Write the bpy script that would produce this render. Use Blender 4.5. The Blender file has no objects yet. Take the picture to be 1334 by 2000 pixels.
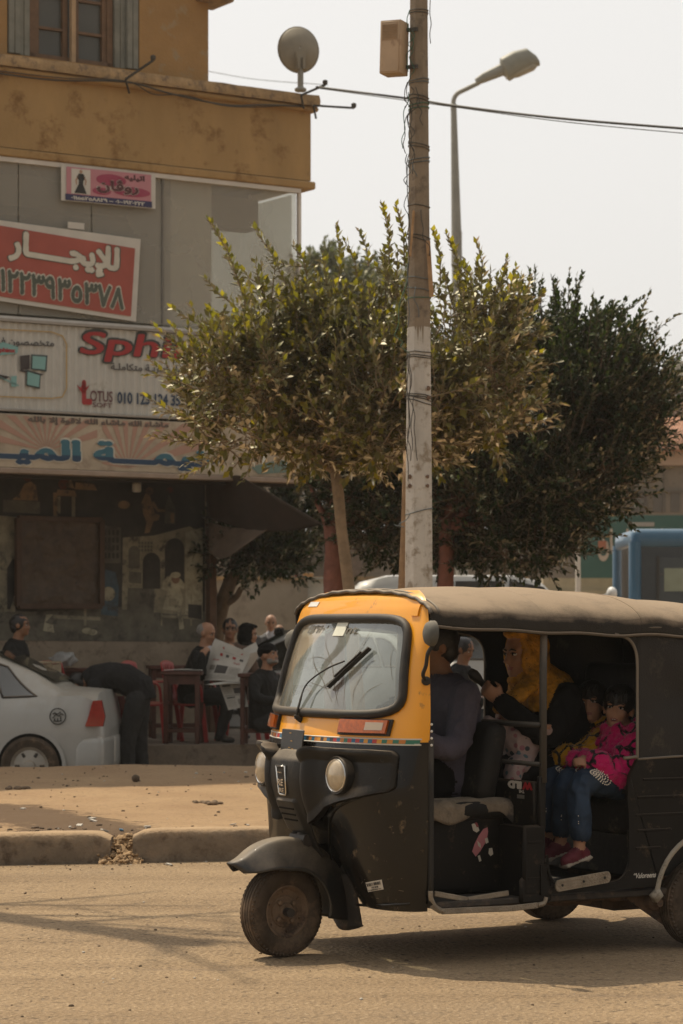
import bpy, bmesh, math, random, re
import numpy as np
from mathutils import Vector, Matrix, Quaternion, noise
from mathutils.bvhtree import BVHTree
R = math.radians
PI = math.pi
SC = bpy.context.scene
COL = SC.collection

# ------------------------------------------------------------------ camera, sky, sun, exposure
F, CX, HY, EYE = 5000.0, 667.0, 1220.0, 1.48      # focal length in photo pixels, centre column, horizon row, eye height
cam = bpy.data.cameras.new('camera')
cam.sensor_fit = 'VERTICAL'
cam.sensor_height = 36.0
cam.sensor_width = 24.0
cam.lens = F / 2000.0 * 36.0
cam.shift_y = (HY - 1000.0) / 2000.0
cam.clip_start = 0.5
cam.clip_end = 3000
cam.dof.use_dof = True
cam.dof.focus_distance = 12.2
cam.dof.aperture_fstop = 6.3
cam_o = bpy.data.objects.new('camera', cam)
cam_o.location = (0, 0, EYE)
cam_o.rotation_euler = (R(90), 0, 0)
COL.objects.link(cam_o)
SC.camera = cam_o

SUN_EL, SUN_AZ = R(60), math.atan2(-.70, .72)      # sun stands behind and to the left
world = bpy.data.worlds.new('World')
SC.world = world
world.use_nodes = True
wt = world.node_tree
bg = wt.nodes['Background']
sky = wt.nodes.new('ShaderNodeTexSky')
sky.sky_type = 'NISHITA'
sky.sun_disc = False
sky.sun_elevation = SUN_EL
sky.sun_rotation = SUN_AZ
sky.air_density = 1.0
sky.dust_density = 6.0
sky.ozone_density = 1.0
hs = wt.nodes.new('ShaderNodeHueSaturation')
hs.inputs['Saturation'].default_value = .22
mixw = wt.nodes.new('ShaderNodeMix')
mixw.data_type = 'RGBA'
mixw.inputs[0].default_value = .65
mixw.inputs[7].default_value = (9.8, 9.55, 9.15, 1)      # dust haze evens the sky out to a warm white
wt.links.new(sky.outputs[0], hs.inputs['Color'])
wt.links.new(hs.outputs[0], mixw.inputs[6])
# haze glows toward the sun and is duller behind the viewer
wtc = wt.nodes.new('ShaderNodeTexCoord'); wdot = wt.nodes.new('ShaderNodeVectorMath'); wdot.operation = 'DOT_PRODUCT'
wdot.inputs[1].default_value = (-.5, .8, .33); wt.links.new(wtc.outputs['Generated'], wdot.inputs[0])
wmr = wt.nodes.new('ShaderNodeMapRange'); wmr.inputs[1].default_value = -.75; wmr.inputs[2].default_value = .75; wmr.inputs[3].default_value = .50; wmr.inputs[4].default_value = 1.08
wt.links.new(wdot.outputs['Value'], wmr.inputs[0])
wmul = wt.nodes.new('ShaderNodeMix'); wmul.data_type = 'RGBA'; wmul.blend_type = 'MULTIPLY'; wmul.inputs[0].default_value = 1
wt.links.new(mixw.outputs[2], wmul.inputs[6]); wt.links.new(wmr.outputs[0], wmul.inputs[7])
wt.links.new(wmul.outputs[2], bg.inputs[0])
bg.inputs[1].default_value = .10
sun = bpy.data.lights.new('sun', 'SUN')
sun.energy = 3.9
sun.angle = R(0.6)
sun.color = (1.0, .87, .66)
sun_o = bpy.data.objects.new('sun', sun)
ld = Vector((.707 * math.cos(SUN_EL), -.707 * math.cos(SUN_EL), -math.sin(SUN_EL)))
sun_o.rotation_euler = ld.to_track_quat('-Z', 'Y').to_euler()
sun_o.location = (-20, 40, 40)
COL.objects.link(sun_o)
SC.view_settings.view_transform = 'Standard'
SC.view_settings.look = 'None'
SC.view_settings.exposure = 0.06
SC.view_settings.gamma = 1
SC.cycles.max_bounces = 7
SC.cycles.transparent_max_bounces = 12
SC.cycles.use_denoising = True
SC.cycles.sample_clamp_indirect = 4

# ------------------------------------------------------------------ helpers
def at(px, py, Y):
    "the point at depth Y that shows at a pixel of the photo"
    return Vector(((px - CX) / F * Y, Y, EYE - (py - HY) / F * Y))

def gx(px, Y):
    return (px - CX) / F * Y

def gz(py, Y):
    return EYE - (py - HY) / F * Y

def empty(name, loc=(0, 0, 0), rz=0.0, label=None, cat=None, group=None):
    o = bpy.data.objects.new(name, None)
    o.location = loc
    o.rotation_euler = (0, 0, rz)
    o.empty_display_size = .2
    COL.objects.link(o)
    return tag(o, label, cat, group)

def tag(o, label=None, cat=None, group=None, kind=None):
    if label: o['label'] = label
    if cat: o['category'] = cat
    if group: o['group'] = group
    if kind: o['kind'] = kind
    return o

class MB:
    "collects shapes; build() links them as one mesh object"
    def __init__(s):
        s.v = []; s.f = []; s.m = []; s.M = Matrix.Identity(4); s.mi = 0
    def add(s, vs, fs, mi=None):
        n = len(s.v)
        M = s.M
        s.v.extend([M @ Vector(v) for v in vs])
        s.f.extend([tuple(i + n for i in f) for f in fs])
        s.m.extend([s.mi if mi is None else mi] * len(fs))
        return s
    def bm(s, b, mi=None):
        b.verts.index_update()
        s.add([v.co.copy() for v in b.verts], [[v.index for v in f.verts] for f in b.faces], mi)
        b.free()
        return s
    def box(s, c, size, rot=None, bev=0.0, seg=1, mi=None):
        b = bmesh.new()
        bmesh.ops.create_cube(b, size=1.0)
        bmesh.ops.scale(b, vec=size, verts=b.verts)
        if bev > 0:
            bmesh.ops.bevel(b, geom=list(b.edges), offset=min(bev, min(size) * .45), segments=seg, profile=.6, affect='EDGES')
        m = Matrix.Translation(c)
        if rot is not None:
            m = m @ (Matrix.Rotation(rot, 4, 'Z') if isinstance(rot, (int, float)) else rot.to_4x4())
        bmesh.ops.transform(b, matrix=m, verts=b.verts)
        return s.bm(b, mi)
    def bar(s, a, b, w, h, up=(0, 0, 1), bev=0.0, mi=None):
        "a box beam from a to b, w wide across, h along up"
        a = Vector(a); b = Vector(b); d = b - a; L = d.length
        x = d.normalized(); u = Vector(up); y = u.cross(x)
        if y.length < 1e-4: y = Vector((1, 0, 0)).cross(x)
        y.normalize(); z = x.cross(y)
        m = Matrix((x, y, z)).transposed()
        return s.box((a + b) / 2, (L, w, h), m, bev, 1, mi)
    def tube(s, pts, r, n=8, cap=True, flat=1.0, mi=None, up=None):
        pts = [Vector(p) for p in pts]
        k = len(pts)
        rs = [r] * k if isinstance(r, (int, float)) else list(r)
        vs = []; fs = []
        ref = Vector(up) if up else None
        prev = None
        for i, p in enumerate(pts):
            t = (pts[min(i + 1, k - 1)] - pts[max(i - 1, 0)])
            if t.length < 1e-9: t = Vector((0, 0, 1))
            t.normalize()
            if ref is not None:
                a = ref - t * ref.dot(t)
                if a.length < 1e-3: a = Vector((1, 0, 0))
            elif prev is None:
                a = Vector((0, 0, 1)) if abs(t.z) < .9 else Vector((1, 0, 0))
                a = a - t * a.dot(t)
            else:
                a = prev - t * prev.dot(t)
                if a.length < 1e-4: a = t.orthogonal()
            a.normalize(); prev = a
            b = t.cross(a)
            for j in range(n):
                q = 2 * PI * j / n
                vs.append(p + (a * math.cos(q) * flat + b * math.sin(q)) * rs[i])
        for i in range(k - 1):
            for j in range(n):
                j2 = (j + 1) % n
                fs.append((i * n + j, i * n + j2, (i + 1) * n + j2, (i + 1) * n + j))
        if cap:
            fs.append(tuple(reversed(range(n)))); fs.append(tuple(range((k - 1) * n, k * n)))
        return s.add(vs, fs, mi)
    def loft(s, rings, closed=True, cap=True, mi=None):
        n = len(rings[0]); vs = [p for r_ in rings for p in r_]; fs = []
        for i in range(len(rings) - 1):
            for j in range(n if closed else n - 1):
                j2 = (j + 1) % n
                fs.append((i * n + j, i * n + j2, (i + 1) * n + j2, (i + 1) * n + j))
        if cap and closed:
            fs.append(tuple(reversed(range(n)))); fs.append(tuple(range((len(rings) - 1) * n, len(rings) * n)))
        return s.add(vs, fs, mi)
    def lathe(s, prof, c=(0, 0, 0), axis=(0, 0, 1), n=24, mi=None, cap=True):
        "prof: (radius, height) pairs about axis through c"
        q = Vector((0, 0, 1)).rotation_difference(Vector(axis)).to_matrix()
        c = Vector(c)
        rings = []
        for r_, h in prof:
            rings.append([c + q @ Vector((max(r_, 1e-4) * math.cos(2 * PI * j / n), max(r_, 1e-4) * math.sin(2 * PI * j / n), h)) for j in range(n)])
        return s.loft(rings, True, cap, mi)
    def ell(s, c, rad, rot=None, nu=16, nv=10, mi=None):
        vs = []; fs = []
        c = Vector(c)
        if isinstance(rad, (int, float)): rad = (rad,) * 3
        for i in range(nv + 1):
            th = PI * i / nv
            for j in range(nu):
                ph = 2 * PI * j / nu
                p = Vector((math.sin(th) * math.cos(ph) * rad[0], math.sin(th) * math.sin(ph) * rad[1], math.cos(th) * rad[2]))
                if rot is not None: p = rot @ p
                vs.append(c + p)
        for i in range(nv):
            for j in range(nu):
                j2 = (j + 1) % nu
                if i == 0: fs.append((j, nu + j, nu + j2))
                elif i == nv - 1: fs.append((i * nu + j, (i + 1) * nu + j, i * nu + j2))
                else: fs.append((i * nu + j, (i + 1) * nu + j, (i + 1) * nu + j2, i * nu + j2))
        return s.add(vs, fs, mi)
    def grid(s, fn, nu, nv, mi=None, keep=None, flip=False):
        vs = [fn(i / nu, j / nv) for j in range(nv + 1) for i in range(nu + 1)]
        fs = []
        for j in range(nv):
            for i in range(nu):
                if keep and not keep((i + .5) / nu, (j + .5) / nv): continue
                q = (j * (nu + 1) + i, j * (nu + 1) + i + 1, (j + 1) * (nu + 1) + i + 1, (j + 1) * (nu + 1) + i)
                fs.append(tuple(reversed(q)) if flip else q)
        return s.add(vs, fs, mi)
    def prism(s, outline, d, mi=None):
        "outline: list of 3-D points in one plane; d: extrusion vector"
        d = Vector(d); o = [Vector(p) for p in outline]; n = len(o)
        vs = o + [p + d for p in o]
        fs = [tuple(reversed(range(n))), tuple(range(n, 2 * n))]
        for j in range(n):
            j2 = (j + 1) % n
            fs.append((j, j2, n + j2, n + j))
        return s.add(vs, fs, mi)
    def build(s, name, mats, parent=None, sharp=38, solid=0.0, merge=False, loc=None):
        me = bpy.data.meshes.new(name)
        me.from_pydata([tuple(v) for v in s.v], [], s.f)
        if not isinstance(mats, (list, tuple)): mats = [mats]
        for m in mats: me.materials.append(m)
        if len(mats) > 1: me.polygons.foreach_set('material_index', s.m)
        me.validate()
        b = bmesh.new(); b.from_mesh(me)
        if merge: bmesh.ops.remove_doubles(b, verts=b.verts, dist=1e-4)
        bmesh.ops.recalc_face_normals(b, faces=b.faces)
        b.to_mesh(me); b.free()
        me.polygons.foreach_set('use_smooth', [True] * len(me.polygons))
        me.set_sharp_from_angle(angle=R(sharp))
        me.update()
        o = bpy.data.objects.new(name, me)
        COL.objects.link(o)
        if parent is not None: o.parent = parent
        if loc is not None: o.location = loc
        if solid:
            md = o.modifiers.new('solid', 'SOLIDIFY'); md.thickness = solid; md.offset = 0
        return o

def catmull(P, n):
    "smooth samples through control values (lists of tuples)"
    P = [Vector(p) for p in P]
    if len(P) == 2: return [P[0].lerp(P[1], i / n) for i in range(n + 1)]
    out = []
    k = len(P) - 1
    for i in range(n + 1):
        t = i / n * k
        a = min(int(t), k - 1); u = t - a
        p0 = P[a - 1] if a > 0 else P[a] * 2 - P[a + 1]
        p1 = P[a]; p2 = P[a + 1]
        p3 = P[a + 2] if a + 2 <= k else P[a + 1] * 2 - P[a]
        out.append(.5 * ((2 * p1) + (p2 - p0) * u + (2 * p0 - 5 * p1 + 4 * p2 - p3) * u * u + (3 * p1 - p0 - 3 * p2 + p3) * u ** 3))
    return out

def lerp_tab(tab, z):
    "tab: list of (key, value...) rows; linear interpolation"
    if z <= tab[0][0]: return tab[0][1:]
    for a, b in zip(tab, tab[1:]):
        if z <= b[0]:
            t = (z - a[0]) / (b[0] - a[0])
            return tuple(x + (y - x) * t for x, y in zip(a[1:], b[1:]))
    return tab[-1][1:]

def copy_tree(o, parent=None):
    c = o.copy(); COL.objects.link(c)
    c.parent = parent
    for ch in list(o.children): copy_tree(ch, c)
    return c

# ------------------------------------------------------------------ materials
def hexc(h):
    h = h.lstrip('#')
    v = [int(h[i:i + 2], 16) / 255 for i in (0, 2, 4)]
    return tuple(x / 12.92 if x <= .04045 else ((x + .055) / 1.055) ** 2.4 for x in v)

def col4(c):
    if isinstance(c, str): c = hexc(c)
    return (c[0], c[1], c[2], 1)

MATS = {}
def mat(name, c, rough=.7, metal=0.0, var=.15, vs=4.0, bump=0.0, bs=60.0, dust=0.0, dcol=(.36, .26, .17), spec=.5, coat=0.0,
        spots=0.0, scol=(.1, .08, .06), sscale=14.0, trans=0.0, streak=0.0):
    if name in MATS: return MATS[name]
    m = bpy.data.materials.new(name)
    m.use_nodes = True
    nt = m.node_tree; N = nt.nodes; L = nt.links
    p = N['Principled BSDF']
    c = col4(c)
    tc = N.new('ShaderNodeTexCoord')
    nz = N.new('ShaderNodeTexNoise'); nz.inputs['Scale'].default_value = vs; nz.inputs['Detail'].default_value = 6; nz.inputs['Roughness'].default_value = .65
    L.new(tc.outputs['Object'], nz.inputs['Vector'])
    if streak:
        mp = N.new('ShaderNodeMapping'); mp.inputs['Scale'].default_value = (1, 1, 1 - streak)
        L.new(tc.outputs['Object'], mp.inputs[0]); L.new(mp.outputs[0], nz.inputs['Vector'])
    mr = N.new('ShaderNodeMapRange'); mr.inputs[1].default_value = .3; mr.inputs[2].default_value = .7
    mr.inputs[3].default_value = 1 - var; mr.inputs[4].default_value = 1 + var
    L.new(nz.outputs['Fac'], mr.inputs[0])
    mul = N.new('ShaderNodeMix'); mul.data_type = 'RGBA'; mul.blend_type = 'MULTIPLY'; mul.inputs[0].default_value = 1
    mul.inputs[6].default_value = c
    L.new(mr.outputs[0], mul.inputs[7])
    cur = mul.outputs[2]
    rough_s = None
    if spots:
        n2 = N.new('ShaderNodeTexNoise'); n2.inputs['Scale'].default_value = sscale; n2.inputs['Detail'].default_value = 8; n2.inputs['Roughness'].default_value = .7
        L.new(tc.outputs['Object'], n2.inputs['Vector'])
        r2 = N.new('ShaderNodeMapRange'); r2.inputs[1].default_value = .62 - spots * .25; r2.inputs[2].default_value = .72 - spots * .2
        L.new(n2.outputs['Fac'], r2.inputs[0])
        mx = N.new('ShaderNodeMix'); mx.data_type = 'RGBA'; mx.inputs[7].default_value = col4(scol)
        L.new(r2.outputs[0], mx.inputs[0]); L.new(cur, mx.inputs[6]); cur = mx.outputs[2]
    if dust:
        ge = N.new('ShaderNodeNewGeometry'); sx = N.new('ShaderNodeSeparateXYZ'); L.new(ge.outputs['Normal'], sx.inputs[0])
        n3 = N.new('ShaderNodeTexNoise'); n3.inputs['Scale'].default_value = 7; n3.inputs['Detail'].default_value = 7; n3.inputs['Roughness'].default_value = .7
        L.new(tc.outputs['Object'], n3.inputs['Vector'])
        a = N.new('ShaderNodeMath'); a.operation = 'MULTIPLY_ADD'; a.inputs[1].default_value = .8; a.inputs[2].default_value = -.25
        L.new(sx.outputs['Z'], a.inputs[0])
        b = N.new('ShaderNodeMath'); b.operation = 'ADD'; L.new(a.outputs[0], b.inputs[0]); L.new(n3.outputs['Fac'], b.inputs[1])
        d = N.new('ShaderNodeMapRange'); d.inputs[1].default_value = .35; d.inputs[2].default_value = 1.0; d.inputs[3].default_value = 0; d.inputs[4].default_value = dust
        L.new(b.outputs[0], d.inputs[0])
        mx = N.new('ShaderNodeMix'); mx.data_type = 'RGBA'; mx.inputs[7].default_value = col4(dcol)
        L.new(d.outputs[0], mx.inputs[0]); L.new(cur, mx.inputs[6]); cur = mx.outputs[2]
        rr = N.new('ShaderNodeMapRange'); rr.inputs[3].default_value = rough; rr.inputs[4].default_value = .95
        L.new(d.outputs[0], rr.inputs[0]); rough_s = rr.outputs[0]
    L.new(cur, p.inputs['Base Color'])
    p.inputs['Roughness'].default_value = rough
    if rough_s: L.new(rough_s, p.inputs['Roughness'])
    p.inputs['Metallic'].default_value = metal
    p.inputs['Specular IOR Level'].default_value = spec
    p.inputs['Coat Weight'].default_value = coat
    if trans:
        p.inputs['Transmission Weight'].default_value = trans
    if bump:
        n4 = N.new('ShaderNodeTexNoise'); n4.inputs['Scale'].default_value = bs; n4.inputs['Detail'].default_value = 5
        L.new(tc.outputs['Object'], n4.inputs['Vector'])
        bp = N.new('ShaderNodeBump'); bp.inputs['Strength'].default_value = min(1, bump); bp.inputs['Distance'].default_value = .01
        L.new(n4.outputs['Fac'], bp.inputs['Height']); L.new(bp.outputs[0], p.inputs['Normal'])
    MATS[name] = m
    return m

def glass_mat(name, tint, clear=.6, dust=(.3, .27, .22), dusty=.2, rough=.03, ior=1.5):
    "a pane you see through, with a mirror gloss and a film of dust"
    if name in MATS: return MATS[name]
    m = bpy.data.materials.new(name); m.use_nodes = True
    nt = m.node_tree; N = nt.nodes; L = nt.links
    N.remove(N['Principled BSDF']); out = N['Material Output']
    tr = N.new('ShaderNodeBsdfTransparent'); tr.inputs[0].default_value = col4(tint)
    df = N.new('ShaderNodeBsdfDiffuse'); df.inputs[0].default_value = col4(dust)
    gl = N.new('ShaderNodeBsdfGlossy'); gl.inputs['Roughness'].default_value = rough
    tc = N.new('ShaderNodeTexCoord'); nz = N.new('ShaderNodeTexNoise'); nz.inputs['Scale'].default_value = 1.1; nz.inputs['Detail'].default_value = 5
    L.new(tc.outputs['Object'], nz.inputs['Vector'])
    mr = N.new('ShaderNodeMapRange'); mr.inputs[1].default_value = .3; mr.inputs[2].default_value = .7
    mr.inputs[3].default_value = dusty * .85; mr.inputs[4].default_value = min(1, dusty * 1.15)
    L.new(nz.outputs['Fac'], mr.inputs[0])
    m1 = N.new('ShaderNodeMixShader'); L.new(mr.outputs[0], m1.inputs[0]); L.new(tr.outputs[0], m1.inputs[1]); L.new(df.outputs[0], m1.inputs[2])
    fr = N.new('ShaderNodeFresnel'); fr.inputs[0].default_value = ior
    ad = N.new('ShaderNodeMath'); ad.operation = 'MULTIPLY_ADD'; ad.inputs[1].default_value = 1.2; ad.inputs[2].default_value = 1 - clear - .4
    ad.use_clamp = True
    ge = N.new('ShaderNodeNewGeometry'); bf = N.new('ShaderNodeMath'); bf.operation = 'SUBTRACT'; bf.inputs[0].default_value = 1; L.new(ge.outputs['Backfacing'], bf.inputs[1])
    ff = N.new('ShaderNodeMath'); ff.operation = 'MULTIPLY'; L.new(fr.outputs[0], ff.inputs[0]); L.new(bf.outputs[0], ff.inputs[1])
    L.new(ff.outputs[0], ad.inputs[0])
    m2 = N.new('ShaderNodeMixShader'); L.new(ad.outputs[0], m2.inputs[0]); L.new(m1.outputs[0], m2.inputs[1]); L.new(gl.outputs[0], m2.inputs[2])
    L.new(m2.outputs[0], out.inputs[0])
    MATS[name] = m
    return m

# ------------------------------------------------------------------ lettering
FORMS = {}
for _c, _b, _k in (('ا', 0xFE8D, 2), ('أ', 0xFE83, 2), ('إ', 0xFE87, 2), ('آ', 0xFE81, 2), ('ب', 0xFE8F, 4), ('ة', 0xFE93, 2), ('ت', 0xFE95, 4), ('ث', 0xFE99, 4),
                   ('ج', 0xFE9D, 4), ('ح', 0xFEA1, 4), ('خ', 0xFEA5, 4), ('د', 0xFEA9, 2), ('ذ', 0xFEAB, 2), ('ر', 0xFEAD, 2), ('ز', 0xFEAF, 2), ('س', 0xFEB1, 4),
                   ('ش', 0xFEB5, 4), ('ص', 0xFEB9, 4), ('ض', 0xFEBD, 4), ('ط', 0xFEC1, 4), ('ع', 0xFEC9, 4), ('غ', 0xFECD, 4), ('ف', 0xFED1, 4), ('ق', 0xFED5, 4),
                   ('ك', 0xFED9, 4), ('ل', 0xFEDD, 4), ('م', 0xFEE1, 4), ('ن', 0xFEE5, 4), ('ه', 0xFEE9, 4), ('و', 0xFEED, 2), ('ى', 0xFEEF, 2), ('ي', 0xFEF1, 4),
                   ('ڤ', 0xFB6A, 4), ('ء', 0xFE80, 1)):
    FORMS[_c] = (_b, _k)
LIG = {'ا': 0xFEFB, 'أ': 0xFEF7, 'إ': 0xFEF9, 'آ': 0xFEF5}
TAT = '\u0640'
def shape_ar(s):
    out = []; i = 0; prev = False
    joins = lambda c: c == TAT or (c in FORMS and FORMS[c][1] > 1)
    while i < len(s):
        c = s[i]; n = s[i + 1] if i + 1 < len(s) else ' '
        if c == 'ل' and n in LIG:
            out.append(chr(LIG[n] + (1 if prev else 0))); prev = False; i += 2; continue
        if c == TAT: out.append(c); prev = True; i += 1; continue
        if c in FORMS:
            b, k = FORMS[c]; nx = k == 4 and joins(n)
            o = ((3 if nx else 1) if prev else (2 if nx else 0)) if k == 4 else (1 if prev and k == 2 else 0)
            out.append(chr(b + o)); prev = nx
        else: out.append(c); prev = False
        i += 1
    r = ''.join(reversed(out))
    return re.sub('[0-9A-Za-z\u0660-\u0669]+', lambda m: m.group(0)[::-1], r)

_TXT = {}
def text_mask(s, res=56, bold=0.0):
    "rows of filled cells of a line of lettering, boldened; returns (bool grid, cell size)"
    key = (s, res, bold)
    if key in _TXT: return _TXT[key]
    cu = bpy.data.curves.new('lettering', 'FONT'); cu.body = s
    o = bpy.data.objects.new('lettering', cu); COL.objects.link(o)
    dg = bpy.context.evaluated_depsgraph_get()
    cc = o.evaluated_get(dg).to_curve(dg)
    polys = []
    for sp in cc.splines:
        P = []
        if sp.type == 'BEZIER':
            bp = sp.bezier_points; n = len(bp)
            for i in range(n):
                a, b = bp[i], bp[(i + 1) % n]
                for t in (0, .2, .4, .6, .8):
                    u = 1 - t
                    q = a.co * u ** 3 + a.handle_right * 3 * u * u * t + b.handle_left * 3 * u * t * t + b.co * t ** 3
                    P.append((q.x, q.y))
        else:
            P = [(p.co.x, p.co.y) for p in sp.points]
        if len(P) > 2: polys.append(np.array(P))
    o.evaluated_get(dg).to_curve_clear()
    bpy.data.objects.remove(o); bpy.data.curves.remove(cu)
    allp = np.concatenate(polys)
    lo = allp.min(0) - bold * 1.2; hi = allp.max(0) + bold * 1.2
    cs = 1.0 / res
    nx = int((hi[0] - lo[0]) / cs) + 2; ny = int((hi[1] - lo[1]) / cs) + 2
    wind = np.zeros((ny, nx), int)
    xs = lo[0] + (np.arange(nx) + .5) * cs
    ys = lo[1] + (np.arange(ny) + .5) * cs
    for P in polys:
        Q = np.roll(P, -1, 0)
        for (x0, y0), (x1, y1) in zip(P, Q):
            if y0 == y1: continue
            d = 1 if y1 > y0 else -1
            a, b = (y0, y1) if y0 < y1 else (y1, y0)
            j0 = int(np.ceil((a - ys[0]) / cs)); j1 = int(np.ceil((b - ys[0]) / cs))
            for j in range(max(0, j0), min(ny, j1)):
                x = x0 + (ys[j] - y0) / (y1 - y0) * (x1 - x0)
                i = max(0, int(np.ceil((x - xs[0]) / cs)))
                if i < nx: wind[j, i:] += d
    g = wind != 0
    rb = int(round(bold / cs))
    if rb > 0:
        h = np.zeros_like(g)
        for dy in range(-rb, rb + 1):
            w = int((rb * rb - dy * dy) ** .5)
            src = np.zeros_like(g)
            if dy >= 0: src[dy:] = g[:ny - dy]
            else: src[:dy] = g[-dy:]
            acc = src.copy()
            for dx in range(1, w + 1):
                acc[:, dx:] |= src[:, :-dx]; acc[:, :-dx] |= src[:, dx:]
            h |= acc
        g = h
    rows = np.where(g.any(1))[0]; cols = np.where(g.any(0))[0]
    g = g[rows[0]:rows[-1] + 1, cols[0]:cols[-1] + 1]
    _TXT[key] = g
    return g

def letters(mb, s, o, ux, uy, w=None, h=None, bold=.03, res=56, ar=True, mi=None, shear=0.0, grow=0.0, split=None):
    """write s into mb on the plane o + a*ux + b*uy; (w, h): size of the filled box, o its lower left corner.
    grow: extra outline; split=(fraction, material below)"""
    g = text_mask(shape_ar(s) if ar else s, res, bold + grow)
    ny, nx = g.shape
    if w is None: w = h * nx / ny
    if h is None: h = w * ny / nx
    o = Vector(o); ux = Vector(ux); uy = Vector(uy)
    sx = w / nx; sy = h / ny
    vs = []; fs = []; ms = []
    for j in range(ny):
        row = g[j].astype(np.int8); d = np.diff(np.concatenate(([0], row, [0])))
        st = np.where(d == 1)[0]; en = np.where(d == -1)[0]
        sh = shear * h * (j / ny)
        for a, b in zip(st, en):
            n = len(vs)
            for (x, y) in ((a, j), (b, j), (b, j + 1), (a, j + 1)):
                vs.append(o + ux * (x * sx + sh) + uy * (y * sy))
            fs.append((n, n + 1, n + 2, n + 3))
            ms.append(split[1] if split and j / ny < split[0] else (mb.mi if mi is None else mi))
    n = len(mb.v)
    mb.v.extend([mb.M @ v for v in vs]); mb.f.extend([tuple(i + n for i in f) for f in fs]); mb.m.extend(ms)
    return w, h
# ------------------------------------------------------------------ ground
def kerb_y(x): return 16.17 + .2 * x

def ground_mat():
    m = bpy.data.materials.new('dusty asphalt'); m.use_nodes = True
    nt = m.node_tree; N = nt.nodes; L = nt.links; p = N['Principled BSDF']
    tc = N.new('ShaderNodeTexCoord')
    def noise_(scale, det=6, rg=.6, src=None):
        n = N.new('ShaderNodeTexNoise'); n.inputs['Scale'].default_value = scale; n.inputs['Detail'].default_value = det; n.inputs['Roughness'].default_value = rg
        L.new(src or tc.outputs['Object'], n.inputs['Vector']); return n.outputs['Fac']
    def rng(s, a, b, c=0., d=1.):
        r = N.new('ShaderNodeMapRange'); r.inputs[1].default_value = a; r.inputs[2].default_value = b; r.inputs[3].default_value = c; r.inputs[4].default_value = d
        L.new(s, r.inputs[0]); return r.outputs[0]
    def mix(f, a, b):
        x = N.new('ShaderNodeMix'); x.data_type = 'RGBA'
        if isinstance(f, float): x.inputs[0].default_value = f
        else: L.new(f, x.inputs[0])
        for i, c in ((6, a), (7, b)):
            if isinstance(c, tuple): x.inputs[i].default_value = col4(c)
            else: L.new(c, x.inputs[i])
        return x.outputs[2]
    # sandy dust over worn asphalt; the stones show darker through it
    mp = N.new('ShaderNodeMapping'); mp.inputs['Scale'].default_value = (.22, 1.9, 1); mp.inputs['Rotation'].default_value = (0, 0, -.2)
    L.new(tc.outputs['Object'], mp.inputs[0])
    big = rng(noise_(1.1, 7, .62, mp.outputs[0]), .38, .66)
    c = mix(big, (.27, .187, .108), (.36, .255, .150))
    vo = N.new('ShaderNodeTexVoronoi'); vo.inputs['Scale'].default_value = 40; L.new(tc.outputs['Object'], vo.inputs['Vector'])
    v2 = N.new('ShaderNodeTexVoronoi'); v2.inputs['Scale'].default_value = 21; L.new(tc.outputs['Object'], v2.inputs['Vector'])
    fine = noise_(70, 3, .7)
    worn = rng(noise_(.55, 5, .6), .36, .62, .45, 1)
    def dots(v, lo, hi, gs, g0, g1, k):
        st = rng(v.outputs['Distance'], lo, hi, 1, 0); gate = rng(noise_(gs, 3, .7), g0, g1)
        g1_ = N.new('ShaderNodeMath'); g1_.operation = 'MULTIPLY'; L.new(st, g1_.inputs[0]); L.new(gate, g1_.inputs[1])
        g2_ = N.new('ShaderNodeMath'); g2_.operation = 'MULTIPLY'; L.new(g1_.outputs[0], g2_.inputs[0]); L.new(worn, g2_.inputs[1])
        g3_ = N.new('ShaderNodeMath'); g3_.operation = 'MULTIPLY'; L.new(g2_.outputs[0], g3_.inputs[0]); g3_.inputs[1].default_value = k
        return g3_.outputs[0]
    c = mix(dots(vo, .16, .40, 17, .38, .56, .75), c, (.10, .073, .05))
    c = mix(dots(v2, .12, .42, 9, .44, .60, 1.0), c, (.065, .047, .034))
    v3 = N.new('ShaderNodeTexVoronoi'); v3.inputs['Scale'].default_value = 11; L.new(tc.outputs['Object'], v3.inputs['Vector'])
    c = mix(dots(v3, .05, .20, 5, .50, .62, .9), c, (.075, .055, .04))
    c = mix(rng(noise_(.8, 5, .65), .55, .70, 0, .35), c, (.20, .15, .10))
    c = mix(rng(fine, .50, .66, 0, .55), c, (.16, .115, .08))
    c = mix(rng(noise_(48, 2, .5), .60, .72, 0, .6), c, (.56, .43, .29))
    c = mix(rng(noise_(2.6, 4, .6, mp.outputs[0]), .62, .74, 0, .45), c, (.20, .145, .10))
    L.new(c, p.inputs['Base Color']); p.inputs['Roughness'].default_value = .93; p.inputs['Specular IOR Level'].default_value = .25
    bp = N.new('ShaderNodeBump'); bp.inputs['Strength'].default_value = 1; bp.inputs['Distance'].default_value = .012
    ha = N.new('ShaderNodeMath'); ha.operation = 'ADD'; L.new(vo.outputs['Distance'], ha.inputs[0]); L.new(fine, ha.inputs[1])
    L.new(ha.outputs[0], bp.inputs['Height']); L.new(bp.outputs[0], p.inputs['Normal'])
    return m

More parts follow.
